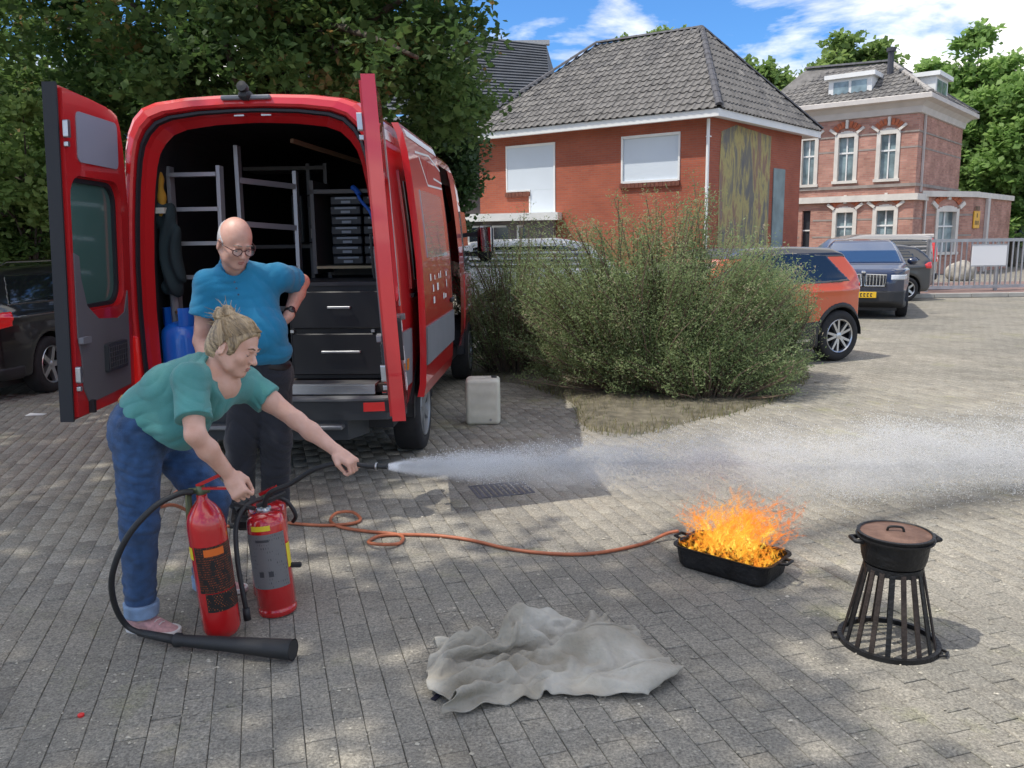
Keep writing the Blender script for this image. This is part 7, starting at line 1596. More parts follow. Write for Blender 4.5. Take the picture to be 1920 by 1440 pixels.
def wrap(name, m, parent, M, r, a0, a1, z0, z1, n=16, sub_=None):
    """label lying on a cylinder of radius r, in the frame M, with metric-less uv 0..1"""
    vs = []; fs = []; uv = []
    for i in range(n + 1):
        a = R(a0 + (a1 - a0) * i / n)
        for z in (z0, z1): vs.append(M @ Vector((r * math.cos(a), r * math.sin(a), z))); uv.append((i / n, (z - z0) / (z1 - z0)))
    fs = [[2 * i, 2 * i + 2, 2 * i + 3, 2 * i + 1] for i in range(n)]
    o = mesh_obj(name, vs, fs, m, parent, smooth=True); l = o.data.uv_layers.new(name='UVMap')
    for p in o.data.polygons:
        for li in p.loop_indices: l.data[li].uv = uv[o.data.loops[li].vertex_index]
    return o
def frame_to(base, top):
    z = (Vector(top) - Vector(base)).normalized(); x = Vector((1, 0, 0)); x = (x - z * x.dot(z)).normalized(); y = z.cross(x); b = Vector(base)
    return Matrix(((x.x, y.x, z.x, b.x), (x.y, y.y, z.y, b.y), (x.z, y.z, z.z, b.z), (0, 0, 0, 1)))
# --- carbon dioxide extinguisher with black horn, leaning
cb = Vector(G(412, 1208)); cb.y += .05; ctop = At(379, 935, 3.32); M = frame_to(cb + Vector((0, 0, .03)), ctop); H_ = (ctop - cb).length
e1 = place('tall red gas extinguisher with black and orange label, tilted, nearest the camera', 'fire_extinguisher', 'fire extinguisher', cb)
mb = MB(); r_ = .079; mb.lathe([(0, .0), (.060, .0), (.070, .008), (r_, .035), (r_, H_ * .76), (.076, H_ * .81), (.066, H_ * .86), (.048, H_ * .905), (.028, H_ * .94), (.022, H_ * .955), (.022, H_ * .985), (0, H_ * .985)], M.translation, 40, M=M.to_3x3().to_4x4()); mb.build('cylinder', exred, e1, smooth=True)
wrap('label', printmat('black_orange_label', (.010, .010, .011), (.60, .11, .012), 10, .42), e1, M, r_ + .001, -118, 5, H_ * .34, H_ * .66)
wrap('label', printmat('black_orange_icons', (.010, .010, .011), (.55, .13, .02), 5, .48, .8), e1, M, r_ + .0012, -102, 18, H_ * .16 + .03, H_ * .335)
wrap('label_title', mat('orange_print', (.70, .14, .015), .5), e1, M, r_ + .0022, -88, -28, H_ * .595, H_ * .645)
wrap('sticker', yel, e1, M, r_ + .0016, -160, -126, H_ * .57, H_ * .655)
mb = MB(); mb.tube([M @ Vector((0, 0, H_ * .97)), M @ Vector((0, 0, H_ * 1.045))], [.020, .018], 12); mb.tube([M @ Vector((-.05, 0, H_ * 1.01)), M @ Vector((.035, 0, H_ * 1.01))], .013, 10); mb.build('valve', mat('green_brass', (.14, .17, .10), .5, .6), e1, smooth=True)
v0 = M @ Vector((-.01, 0, H_ * 1.045)); h1 = At(418, 888, 3.28); h2 = At(441, 915, 3.27)
mb = MB(); mb.bar(v0, h1, .022, .014); mb.build('lever', exred, e1); mb = MB(); mb.bar(v0 - Vector((0, 0, .012)), h2, .016, .010); mb.build('carrying_handle', exred, e1)
mb = MB(); q0 = M @ Vector((-.05, -.01, H_ * 1.0)); mb.tube([q0, q0 + Vector((-.005, 0, -.16))], .014, 8); mb.build('side_tube', mat('olive_tube', (.06, .07, .03), .6), e1, smooth=True)
hs = spline([At(362, 922, 3.30), At(335, 926, 3.27), At(290, 950, 3.22), At(240, 1005, 3.18), At(211, 1075, 3.2), At(214, 1130, 3.28), At(235, 1170, 3.34), At(262, 1186, 3.33), At(300, 1194, 3.28)], 8)
mb = MB(); mb.tube(hs, .0125, 10); mb.build('hose', hosem, e1, smooth=True)
ha = At(262, 1189, 3.34); hb = At(330, 1200, 3.25); hc2 = At(550, 1222, 3.13); hc2.z = .055; ha.z = max(ha.z, .035); hb.z = .045
d_ = (hc2 - hb).normalized(); mb = MB(); mb.tube([ha, hb - d_ * .005], [.016, .020], 16); mb.build('horn_grip', hosem, e1, smooth=True)
mb = MB(); L_ = (hc2 - hb).length; mb.tube([hb, hb + d_ * .02, hb + d_ * .03, hb + d_ * (L_ * .5), hb + d_ * (L_ * .98), hb + d_ * L_], [.030, .030, .024, .032, .042, .044], 24, caps=False); mb.tube([hb + d_ * (L_ * .999), hb + d_ * (L_ * .5), hb + d_ * (L_ * .3)], [.0405, .030, .018], 24)
mb.build('horn', hosem, e1, autosm=40)
# --- foam extinguisher with the grey label, its hose in the woman's hand
fb = Vector(G(514, 1158)); fb.y += .07; ftop = At(497, 962, 3.62); M = frame_to(fb, ftop); H2 = (ftop - fb).length; r_ = .088
e2 = place('red extinguisher with a large grey label and small yellow sticker, hose held by the woman', 'fire_extinguisher', 'fire extinguisher', fb)
mb = MB(); mb.lathe([(0, 0), (.080, 0), (r_, .006), (r_, .030), (r_ - .003, .033), (r_ - .003, .045), (r_, .05), (r_, H2 * .90), (.084, H2 * .955), (.07, H2 * .995), (.045, H2 * 1.015), (0, H2 * 1.02)], M.translation, 44, M=M.to_3x3().to_4x4()); mb.build('cylinder', exred, e2, smooth=True)
wrap('label', printmat('grey_printed_label', (.17, .165, .165), (.035, .035, .04), 7, .52), e2, M, r_ + .0012, -158, -22, H2 * .30, H2 * .84)
wrap('label_title', mat('dark_print', (.05, .05, .055), .5), e2, M, r_ + .002, -112, -72, H2 * .765, H2 * .79)
for a0 in (-112, -84): wrap('pictogram', mat('dark_print', (.05, .05, .055), .5), e2, M, r_ + .002, a0, a0 + 14, H2 * .42, H2 * .475)
wrap('sticker', yel, e2, M, r_ + .0012, -122, -64, H2 * .875, H2 * .925); wrap('sticker', yel, e2, M, r_ + .0013, -20, 2, H2 * .46, H2 * .70)
mb = MB(); mb.tube([M @ Vector((0, 0, H2)), M @ Vector((0, 0, H2 * 1.06))], [.026, .022], 12); mb.tube([M @ Vector((-.03, -.02, H2 * 1.04)), M @ Vector((.02, .02, H2 * 1.04))], .014, 8); mb.build('valve', mat('nickel', (.45, .46, .47), .3, .9), e2, smooth=True)
v1 = M @ Vector((0, 0, H2 * 1.07)); mb = MB(); mb.bar(v1 + Vector((-.035, 0, 0)), v1 + Vector((.09, .05, .045)), .028, .014); mb.build('lever', hosem, e2); mb = MB(); mb.bar(v1 + Vector((-.04, 0, -.012)), v1 + Vector((-.13, -.02, .02)), .024, .014); mb.build('carrying_handle', hosem, e2)
hd_ = Vector(aF['wr']); g0 = At(640, 868, 3.56); g1 = At(690, 874, 3.54); nz_ = At(726, 875, 3.52)
mb = MB(); mb.tube(spline([v1 + Vector((0, 0, -.01)), At(505, 925, 3.60), At(545, 907, 3.60), At(590, 880, 3.58), g0, g1], 8), .0115, 10); mb.build('hose', hosem, e2, smooth=True)
mb = MB(); mb.tube([g1, g1.lerp(nz_, .35), g1.lerp(nz_, .36), g1.lerp(nz_, .5), g1.lerp(nz_, .51), nz_], [.0125, .0125, .016, .016, .0105, .0105], 14); mb.build('nozzle', hosem, e2, autosm=40); mb = MB(); mb.tube([g1.lerp(nz_, .40), g1.lerp(nz_, .50)], .0172, 14); mb.build('nozzle_ring', mat('nickel'), e2, smooth=True)
mb = MB(); q = M @ Vector((r_ + .0, 0, H2 * .46)); mb.cbox(q + Vector((.022, 0, 0)), (.05, .02, .022), bev=.004); mb.build('hose_clip', hosem, e2)
# --- second one just behind
b2 = Vector((fb.x - .085, fb.y + .21, 0)); e3 = place('red extinguisher half hidden behind the grey labelled one, black hose at its left', 'fire_extinguisher', 'fire extinguisher', b2); M3 = Matrix.Translation(b2); top3 = At(500, 945, b2.y).z
mb = MB(); mb.lathe([(0, 0), (.082, 0), (.09, .01), (.09, top3 - .03), (.086, top3 - .005), (.06, top3 + .01), (0, top3 + .012)], b2, 40); mb.build('cylinder', exred, e3, smooth=True)
mb = MB(); mb.tube([b2 + Vector((0, 0, top3)), b2 + Vector((0, 0, top3 + .05))], .02, 10); mb.build('valve', mat('green_brass'), e3, smooth=True)
mb = MB(); mb.bar(b2 + Vector((-.03, 0, top3 + .05)), b2 + Vector((.05, 0, top3 + .085)), .03, .014); mb.build('lever', exred, e3)
mb = MB(); mb.tube(spline([b2 + Vector((.02, 0, top3 + .04)), b2 + Vector((.10, -.02, top3 + .02)), b2 + Vector((.14, -.02, top3 - .05)), b2 + Vector((.12, .0, top3 - .09))], 6), .010, 8)
p_ = [b2 + Vector((-.01, -.04, top3 + .04)), At(462, 948, 3.62), At(443, 985, 3.52), At(445, 1050, 3.45), At(455, 1110, 3.42), At(461, 1140, 3.42)]
mb.tube(spline(p_, 7), .011, 9); mb.tube([At(461, 1140, 3.42), At(464, 1162, 3.42)], .016, 10); mb.build('hose', hosem, e3, smooth=True)
mb = MB(); mb.tube([b2 + Vector((-.14, .02, top3 - .03)), b2 + Vector((-.07, .0, top3 + .03))], .03, 8); mb.cbox(b2 + Vector((-.12, .02, top3 - .1)), (.09, .06, .07), bev=.02); mb.build('black_grip', hosem, e3)
# --- orange gas hose across the paving
og = mat('orange_rubber', (.42, .13, .06), .5, vary=.15, vscale=20)
gp = [(540, 984), (590, 988), (628, 988), (665, 984), (676, 976), (660, 968), (632, 970), (620, 980), (640, 992), (690, 1000), (735, 1004), (755, 1010), (750, 1022), (725, 1030), (697, 1028), (692, 1018), (715, 1008), (760, 1006), (820, 1008), (880, 1016), (950, 1032), (1020, 1041), (1090, 1043), (1150, 1036), (1210, 1022), (1250, 1013), (1272, 1015)]
P_ = [G(*q) + Vector((0, 0, .012 + (.016 if 5 <= i <= 6 or 13 <= i <= 14 else 0))) for i, q in enumerate(gp)]
P_[-1].z = .06; P_[-2].z = .04
pre = [At(318, 934, 4.2), At(352, 906, 4.25)]
mb = MB(); mb.tube(spline(P_, 10), .0095, 9); o = mb.build('gas_hose', og, smooth=True); props(o, 'thin orange rubber hose curling over the paving to the fire tray', 'hose')
mb = MB(); mb.tube(spline([G(430, 990) + Vector((0, 0, .01)), G(380, 975) + Vector((0, 0, .01)), At(330, 948, 4.2), At(300, 950, 3.95), At(322, 930, 3.95), At(352, 907, 3.95)], 8), .009, 8); o = mb.build('gas_hose', og, smooth=True); props(o, 'short loop of orange hose behind the jeans of the bending woman', 'hose')
# --- fire tray
iron = mat('sooty_iron', (.016, .016, .017), .5, .4, vary=.5, vscale=12, bump=.6, bscale=60)
tc_ = [G(1262, 1072), G(1398, 1104), G(1474, 1074), G(1345, 1040)]
cen = (G(1268, 1068) + G(1400, 1106) + G(1476, 1068) + G(1340, 1034)) / 4
ex_ = (G(1400, 1106) - G(1268, 1068)); eL = ex_.length; ex_.normalize(); ey_ = Vector((-ex_.y, ex_.x, 0)); eW = .30; eL = .52
tray = place('low black iron fire tray with flared rim, full of flames', 'fire_tray', 'fire tray', cen)
MT = Matrix(((ex_.x, ey_.x, 0, cen.x), (ex_.y, ey_.y, 0, cen.y), (0, 0, 1, 0), (0, 0, 0, 1)))
def rrect(hx, hy, r_, z, n=5): 
    return [(cx * (hx - r_) + r_ * math.cos(a), cy * (hy - r_) + r_ * math.sin(a), z) for cx, cy, a0 in ((1, 1, 0), (-1, 1, 90), (-1, -1, 180), (1, -1, 270)) for a in [R(a0 + 90 * k / n) for k in range(n + 1)]]
mb = MB(); lv = [(0.88, .004), (.93, .02), (.985, .105), (1.05, .112), (1.05, .118), (.975, .116), (.92, .03), (.5, .022), (.02, .022)]
rs = [[MT @ Vector(v) for v in rrect(eL / 2 * s_, eW / 2 * s_, .06 * s_, z)] for s_, z in lv]; n = len(rs[0])
for a in range(len(rs) - 1):
    for j in range(n): mb.add([rs[a][j], rs[a][(j + 1) % n], rs[a + 1][(j + 1) % n], rs[a + 1][j]], [[0, 1, 2, 3]])
recalc(mb.build('pan', iron, tray, autosm=40))
for s_ in (-1, 1):
    mb = MB(); mb.tube([MT @ Vector((s_ * eL * .51, -.04, .112)), MT @ Vector((s_ * (eL * .51 + .045), -.03, .118)), MT @ Vector((s_ * (eL * .51 + .045), .03, .118)), MT @ Vector((s_ * eL * .51, .04, .112))], .008, 8); mb.build('handle', iron, tray, smooth=True)
mb = MB(); 
for k in range(3): mb.tube([MT @ Vector((-eL * .4, -.07 + .07 * k, .045)), MT @ Vector((eL * .4, -.07 + .07 * k, .045))], .009, 8)
mb.build('burner', iron, tray, smooth=True)
# --- cast iron pot on a bar stand
bc = Vector(G(1665, 1203)); bc.y += .0; zt = .352
st_ = place('round black iron stand of slanting flat bars carrying a pot', 'fire_basket', 'fire basket', bc); rusty = mat('rusty_iron', (.035, .026, .022), .7, .3, vary=.6, vscale=10, bump=.5, bscale=80)
Rb, Rt = .194, .110
mb = MB(); mb.lathe([(Rb - .012, .0), (Rb + .006, .0), (Rb + .006, .02), (Rb - .012, .02), (Rb - .012, .0)], bc, 48); mb.build('base_ring', iron, st_, autosm=40)
mb = MB(); mb.lathe([(Rt - .006, zt - .03), (Rt + .006, zt - .03), (Rt + .006, zt), (Rt - .006, zt), (Rt - .006, zt - .03)], bc, 40); mb.build('top_ring', iron, st_, autosm=40)
for k in range(18):
    a = 2 * math.pi * (k + .25) / 18; c_, s_ = math.cos(a), math.sin(a); mb = MB(); mb.bar(bc + Vector((c_ * (Rb - .012), s_ * (Rb - .012), .004)), bc + Vector((c_ * Rt, s_ * Rt, zt - .002)), .020, .006, up=(-c_, -s_, 0)); mb.build('bar', rusty if k % 3 else iron, st_)
for a in (R(168), R(-38)):
    mb = MB(); c_, s_ = math.cos(a), math.sin(a); q = bc + Vector((c_ * Rb, s_ * Rb, .012)); t_ = Vector((-s_, c_, 0)); mb.tube([q - t_ * .03, q + Vector((c_, s_, 0)) * .028 - t_ * .02, q + Vector((c_, s_, 0)) * .028 + t_ * .02, q + t_ * .03], .006, 8); mb.build('handle', iron, st_, smooth=True)
pc = bc + Vector((.0, 0, zt)); pot = place('black cast iron pot with a rusty lid standing on the bar stand', 'cooking_pot', 'pot', pc)
mb = MB(); mb.lathe([(0, .0), (.108, .0), (.120, .008), (.126, .03), (.134, .095), (.136, .102), (.150, .106), (.152, .114), (.138, .117), (.131, .115), (.12, .03), (0, .02)], pc, 48); mb.build('pot_body', iron, pot, autosm=35)
mb = MB(); mb.lathe([(.143, .1175), (.145, .129), (.138, .131), (.134, .125), (.11, .128), (.06, .133), (0, .135)], pc, 48); lid = mb.build('lid', mat('rusted_lid', (.10, .052, .036), .75, .2, col2=(.22, .13, .095), vary=0, vscale=14, bump=.4, bscale=90), pot, autosm=35)
mb = MB(); mb.lathe([(.144, .118), (.148, .131), (.138, .1335), (.135, .1295)], pc, 48); mb.build('rim', iron, lid, autosm=35)
mb = MB(); mb.tube(spline([pc + Vector((-.03, .01, .134)), pc + Vector((-.022, .005, .152)), pc + Vector((.022, -.005, .152)), pc + Vector((.03, -.01, .134))], 5), .005, 8); mb.build('handle', iron, lid, smooth=True)
for s_ in (-1, 1):
    mb = MB(); mb.tube([pc + Vector((s_ * .142, -.033, .102)), pc + Vector((s_ * .172, -.026, .104)), pc + Vector((s_ * .172, .026, .104)), pc + Vector((s_ * .142, .033, .102))], .010, 8); mb.build('lug', iron, pot, smooth=True)
# --- white jerrycan
jc = Vector(G(906, 797)); jw, jh = .30, .40; jcn = place('worn white plastic jerrycan standing on the paving beside the van', 'jerrycan', 'jerrycan', jc); plast = mat('milky_plastic', (.60, .58, .48), .5, vary=.12, vscale=6, bump=.2, bscale=20)
jh = At(905, 712, jc.y).z; jw = 66 / FPX * 7.5
def jsd2(p):
    q = p - np.array(jc + Vector((0, .12, 0)), dtype=np.float32); d = sd_box(q, (0, 0, jh / 2), (jw / 2, .125, jh / 2), .035); d = smax(d, -sd_cap(q, (-jw * .5, 0, jh + .005), (jw * .12, 0, jh + .005), .022), .012)
    d = np.minimum(d, np.maximum(sd_cap(q, (-jw * .32, 0, jh - .008), (jw * .02, 0, jh - .008), .013), -9)); return d + .0015 * np.sin(q[:, 2] * 55) * (np.abs(q[:, 0]) < jw * .35)
blob('can', jsd2, jc - Vector((.25, .1, .03)), jc + Vector((.25, .35, jh + .06)), .008, plast, jcn)
mb = MB(); mb.tube([jc + Vector((jw * .33, .12, jh - .02)), jc + Vector((jw * .33, .12, jh + .014))], .027, 14); mb.build('screw_cap', mat('black_cap', (.02, .02, .02), .5), jcn, autosm=40)
mb = MB(); mb.tube([jc + Vector((jw * .22, -.010, .05)), jc + Vector((jw * .22, .0, .05))], .012, 10); mb.build('drain_plug', mat('grey_plug', (.3, .3, .28), .5), jcn)
# ================================================================ fire blanket
# resting shape of the crumpled cloth: a 41 x 41 net in millimetres, each value relative to its neighbour
CLOTH = [
-376,-559,2,0,29,16,35,0,5,29,7,27,-16,26,4,-10,28,-25,3,23,4,-9,10,-15,2,10,-15,-14,11,2,-12,18,12,-21,24,-3,-22,31,-4,-18,37,-5,-8,41,5,0,39,5,2,33,-8,4,24,2,-7,14,4,0,14,-10,-3,16,8,-1,17,0,0,20,-9,4,24,10,2,27,5,9,25,10,17,5,-13,-2,23,-6,4,12,14,-2,16,-4,15,7,-10,-3,14,6,-3,-3,18,-7,12,12,-6,15,14,-1,13,-12,-12,13,-12,13,20,-12,21,13,-6,12,1,-12,16,13,-2,
24,11,5,-6,35,4,27,8,17,32,4,14,-15,26,20,-9,24,-25,0,15,-23,-10,14,8,-8,13,-1,-3,13,-11,-14,18,-8,-16,26,8,-21,28,0,-17,35,9,-2,40,-7,1,37,-1,-1,32,3,2,21,-6,-1,14,3,-5,12,6,1,15,-8,-3,18,7,-2,19,-3,9,20,-9,3,20,17,3,22,11,4,23,-1,6,18,-7,10,14,-11,-2,11,12,2,9,8,8,12,-5,-3,12,4,-3,2,19,-5,15,12,-7,15,-14,-6,0,-23,3,7,-19,14,12,9,16,4,4,12,6,-10,
24,13,0,-9,38,-2,16,17,24,27,3,4,-4,23,35,-9,23,-24,1,11,-25,-9,13,-10,-7,13,13,-9,13,-9,-8,19,-2,-19,26,0,-22,28,20,-10,37,-9,-3,38,-14,-1,37,0,6,24,11,-4,23,6,3,15,-17,-9,10,7,-4,8,16,2,20,-4,-6,25,4,15,15,-19,6,20,6,2,20,9,0,24,-8,3,17,15,7,12,0,9,9,-7,-2,5,15,-3,13,9,10,14,-9,-2,14,10,-4,16,7,-9,8,-22,-11,-15,-12,5,2,-20,15,18,-3,12,-3,18,4,15,5,
23,13,-4,-9,39,2,4,28,21,33,-7,16,2,22,19,-12,20,-23,-11,19,-8,0,10,-15,-6,14,-5,-5,13,6,-12,24,-8,-23,19,23,-18,32,8,-3,31,-25,-4,40,-6,-3,35,-2,-5,29,0,4,20,8,-4,8,14,-1,14,-6,-6,6,8,-4,13,16,3,22,-3,13,20,-15,13,21,-13,0,20,13,2,22,-8,2,12,17,2,14,13,10,10,-9,1,14,-1,-4,3,17,0,15,6,7,12,-14,-2,23,0,-11,-10,-15,-11,-20,-10,6,6,-12,10,17,-2,9,13,-5,6,6,10,
24,14,0,-9,39,2,-4,35,17,35,-13,15,5,21,17,-14,19,-15,-7,14,-17,-8,14,9,4,10,-15,-10,23,-3,-18,17,17,-22,23,19,-9,27,-24,-4,36,-21,-3,39,8,-4,32,-4,-1,27,0,-8,11,14,7,16,12,-9,13,4,-8,16,-11,-3,10,12,7,14,19,5,27,-10,20,15,-19,3,20,1,5,16,-2,2,15,5,2,2,21,1,16,6,7,13,-11,-1,12,8,-2,9,17,2,21,-11,0,4,-20,-12,-16,-10,-9,-18,-8,6,9,-18,8,21,2,6,11,6,7,14,-1,
23,14,0,-8,39,4,-8,39,6,35,-14,17,-1,16,14,-12,21,-2,-7,16,-8,-3,8,-9,-6,14,9,-6,17,-1,-20,18,20,-14,31,-6,-5,21,-36,-5,41,-6,-6,38,3,-3,30,3,-7,19,7,-4,18,-2,-5,15,-4,1,12,12,-5,16,10,-14,12,-8,12,9,20,14,20,10,15,19,-13,9,15,-6,2,19,0,3,19,-2,1,5,10,3,1,12,3,15,4,1,14,1,2,15,11,-1,15,-15,-2,-4,-19,-11,-19,-3,-8,-18,-12,5,14,-12,2,15,5,7,15,5,4,8,-2,
24,14,2,-8,39,2,-12,40,-2,30,-8,23,5,11,19,-13,17,-15,-7,11,10,-2,16,-12,-9,16,-2,-10,7,24,-16,31,13,-9,23,-31,-3,26,-31,-6,42,6,-7,36,11,-2,29,-4,-10,16,-10,-3,17,7,-7,15,6,-7,15,-11,1,17,12,-14,15,4,17,-8,14,14,14,16,16,26,0,10,12,-11,-1,23,4,6,11,-12,-1,19,2,2,-3,16,1,-1,16,-1,16,0,-4,15,-14,7,20,-9,-2,-6,-14,-7,-23,2,-7,-16,-13,-1,13,-15,1,21,-4,6,17,2,8,14,11,
23,14,-2,-10,40,8,-8,39,-9,22,-1,22,8,7,20,-13,14,-7,-9,11,-12,-5,10,12,-4,15,8,-11,18,19,-14,34,-6,-7,12,-40,-10,37,-10,-3,39,1,-3,34,6,-8,25,2,-6,19,-9,-5,14,-6,-5,15,8,-7,16,4,-11,21,-9,-5,17,16,20,-11,16,18,-2,19,15,23,-2,7,21,-8,2,16,-3,3,13,4,5,16,-5,0,8,11,2,-8,17,-6,20,1,-7,19,-1,8,-2,-19,3,-5,-17,-7,-20,-2,-6,-6,-19,-6,16,1,4,11,-4,-1,15,2,0,7,13,
24,14,1,-12,38,12,-5,37,-15,12,12,17,0,3,13,-5,14,12,-5,10,-14,-10,11,3,2,2,27,-12,33,4,-11,26,-20,-8,16,-35,-14,38,6,0,39,-11,-10,34,0,0,22,16,-9,20,1,2,11,-16,-9,15,-1,-9,19,10,-11,22,-2,-3,15,5,22,-14,21,22,-11,11,8,20,-1,11,23,5,2,16,-15,-1,13,6,3,7,18,7,14,-7,-4,12,14,-3,9,14,-6,21,-6,4,-19,-16,3,-14,-18,-3,0,-20,-6,2,-13,-8,13,-3,4,4,19,-2,16,-7,-2,15,-9,
19,6,6,-9,40,-4,-3,40,-3,4,21,10,2,-1,25,-11,13,-11,-3,12,9,-6,14,1,6,1,25,-13,30,-3,-8,14,-33,-14,30,-15,-11,38,-6,-4,38,7,-6,31,-3,-6,22,-6,0,15,13,-3,15,0,-6,11,-6,-11,20,-2,-11,25,-7,0,16,13,23,-15,17,23,-16,11,9,16,15,9,19,-13,1,21,-4,-1,12,1,0,4,9,3,3,16,2,14,12,-5,18,-6,-2,21,-8,-4,-6,-19,11,-19,-8,-3,-3,-21,-7,7,-12,-10,18,0,4,1,13,1,11,10,-2,12,-10,
22,9,-7,-7,41,9,-6,38,4,1,28,-3,0,4,26,-9,11,-15,-6,11,1,0,12,18,3,8,24,-14,27,-11,-4,12,-40,-15,35,-5,-8,34,-8,-9,37,0,-2,27,14,-7,20,-7,-2,17,-8,-6,13,8,-7,15,11,-5,20,-10,-9,25,-10,-2,16,16,25,-17,13,24,-17,5,13,10,21,-1,25,0,9,7,-20,-5,16,12,2,12,-7,-9,9,10,11,6,17,-10,11,-10,1,15,-12,-2,11,-11,7,-18,-11,5,-10,-13,-10,14,-6,-9,18,-3,-6,11,10,12,-7,6,-1,16,9,
25,12,0,-8,39,9,-11,32,-9,-4,25,12,3,15,17,-4,13,-4,-7,11,-10,2,13,21,0,14,25,-15,25,-15,-2,12,-41,-16,37,5,-5,30,-9,-11,33,6,-5,26,-4,-5,19,7,-5,14,7,-2,15,-8,-3,14,10,-10,24,-9,-7,27,-11,-1,17,14,24,-18,6,26,-20,7,5,10,16,9,18,11,5,14,-7,-4,11,-3,-4,5,13,-3,13,-9,4,12,-1,-6,13,4,1,0,-18,1,18,-9,5,-9,-10,6,-10,-6,-11,14,-6,-6,15,-1,-10,16,2,6,-2,13,11,-4,10,
24,11,0,-9,39,3,-10,34,-2,-13,21,6,-7,22,1,13,-3,12,-2,18,2,-7,21,12,1,20,26,-13,21,-22,-4,15,-38,-14,35,11,-5,30,-6,-13,31,-4,-2,17,18,-4,18,-3,-5,16,-7,-4,13,12,-3,14,-15,-10,26,-7,-6,31,8,0,20,6,24,-17,6,25,-21,7,11,-2,21,2,23,-6,7,16,14,-6,14,-9,-8,6,5,-2,3,13,4,11,-14,-3,17,-3,-8,9,-10,10,4,-8,5,-3,-10,7,-3,-14,-12,15,-7,-5,7,10,-7,16,-7,-5,11,11,11,-6,5,
21,10,10,-9,39,-3,-11,30,10,-9,23,-4,-5,15,-12,3,11,10,6,8,15,-7,21,10,-6,31,10,-8,22,-13,-7,17,-33,-14,36,9,-19,29,13,0,28,-17,-6,21,3,3,7,15,-4,13,-4,-4,15,-6,-6,21,1,-6,23,-10,-6,29,-5,1,23,15,22,-15,8,26,-19,4,14,-10,20,-2,23,-3,-2,13,4,-2,16,1,-1,14,2,-6,1,15,-15,8,9,6,14,-13,1,13,-14,9,-3,-11,1,11,-18,13,-5,-9,-11,14,-11,-7,6,14,-6,8,3,-8,14,-5,-6,8,2,
13,9,-7,-1,37,13,-10,32,9,-7,20,-7,-2,11,-17,-5,18,-2,-2,16,14,-1,16,11,-17,30,0,4,22,10,-5,24,-35,-18,37,9,-15,23,23,-2,27,-14,-2,21,-15,1,9,15,-1,9,12,-6,15,-13,-6,17,-15,-3,29,5,-5,28,-6,0,25,14,20,-13,4,26,-17,8,15,-11,20,-4,16,8,-5,17,-6,-3,5,17,-7,15,6,1,14,2,-14,-1,17,0,15,-17,11,9,-16,-14,11,-11,15,4,-7,5,4,-19,4,8,-14,-14,12,0,-3,4,16,-12,11,4,-3,11,-15,
24,10,-3,-11,37,1,-9,32,5,-2,20,13,-4,14,-7,2,12,-12,-5,20,3,-5,21,16,-14,28,-5,4,22,19,-5,27,-30,-18,35,5,-12,18,29,-4,26,-10,2,13,-22,-5,18,1,2,9,16,-6,17,-3,-6,17,-20,-5,23,10,-2,33,-7,0,27,10,19,-11,9,22,-18,6,15,-5,19,-6,9,21,-5,13,-3,-5,14,-8,-5,9,4,-2,11,17,-9,11,13,-17,13,0,5,11,-15,-7,12,-18,1,5,-20,22,-2,1,1,6,-14,2,12,-11,-9,12,0,-7,5,14,-6,6,1,
25,9,0,-12,37,5,-16,26,12,0,23,-9,-2,15,11,-3,19,-5,3,16,-12,-9,21,16,-11,27,-13,1,28,25,-4,27,-21,-16,28,2,-10,17,32,-8,28,-8,0,16,-17,2,12,-14,-7,16,3,0,14,11,-5,21,-16,-5,18,11,-2,32,-12,0,31,9,16,-11,7,19,-14,2,0,4,25,1,6,21,-2,7,17,-10,13,-7,1,14,-14,-15,11,0,-6,12,15,-11,11,17,-13,13,-5,6,13,-20,-5,8,-22,19,-6,3,10,1,-8,1,12,-9,7,10,-12,-13,12,3,-8,1,18,
4,-1,24,-2,39,2,-7,31,2,-2,21,-8,-2,14,-14,-2,16,0,-5,14,16,-1,25,-10,-9,31,-10,-1,31,21,-9,31,-3,-10,19,-2,-9,19,18,-8,28,1,-2,19,-7,-6,15,-7,2,12,-13,-2,13,-7,-3,17,11,-2,23,4,-3,29,-18,-1,35,6,13,-7,14,10,-14,0,-8,6,25,3,13,11,-1,9,16,-4,6,12,-10,13,0,-6,12,-11,-8,14,-7,-9,12,15,-13,14,12,-10,13,-13,2,11,-22,20,-8,3,20,-6,-2,-6,12,-10,6,11,-8,0,11,-9,-11,8,12,
21,2,-5,-2,39,5,-2,33,4,-4,20,-9,-2,12,-17,-3,16,12,-3,18,10,-3,20,-19,-6,34,-4,-4,34,13,-10,33,16,-7,9,-14,-10,25,20,-9,26,-8,-11,18,-10,-1,16,1,2,17,8,-1,14,-16,1,12,8,-2,29,4,0,24,-24,-2,37,7,8,-3,23,11,-22,2,-5,4,25,-7,20,3,-5,19,-1,-7,11,11,0,5,18,-11,13,-5,-9,14,0,-7,18,-6,-9,10,19,-16,17,-4,-2,12,-20,19,-5,-3,18,-8,-3,10,1,-10,-9,15,5,1,12,-12,1,9,-13,
10,2,-18,0,39,2,1,34,4,3,22,10,0,15,-5,-2,14,-1,-1,14,14,-6,23,-14,-4,30,-11,-6,37,6,-7,34,21,-14,8,-21,-11,30,17,-10,19,-6,-7,19,-5,-3,16,-7,3,15,7,0,14,5,-2,19,-10,1,22,13,0,31,-9,2,32,-9,5,-7,16,4,-6,26,-13,10,1,3,6,20,-10,11,9,-5,13,-5,1,17,7,-4,12,3,-11,16,-1,-10,15,6,-11,16,10,-13,17,5,-10,16,-16,19,-6,-8,18,-8,2,16,-5,-8,-4,11,-9,-4,16,-3,-4,12,-7,
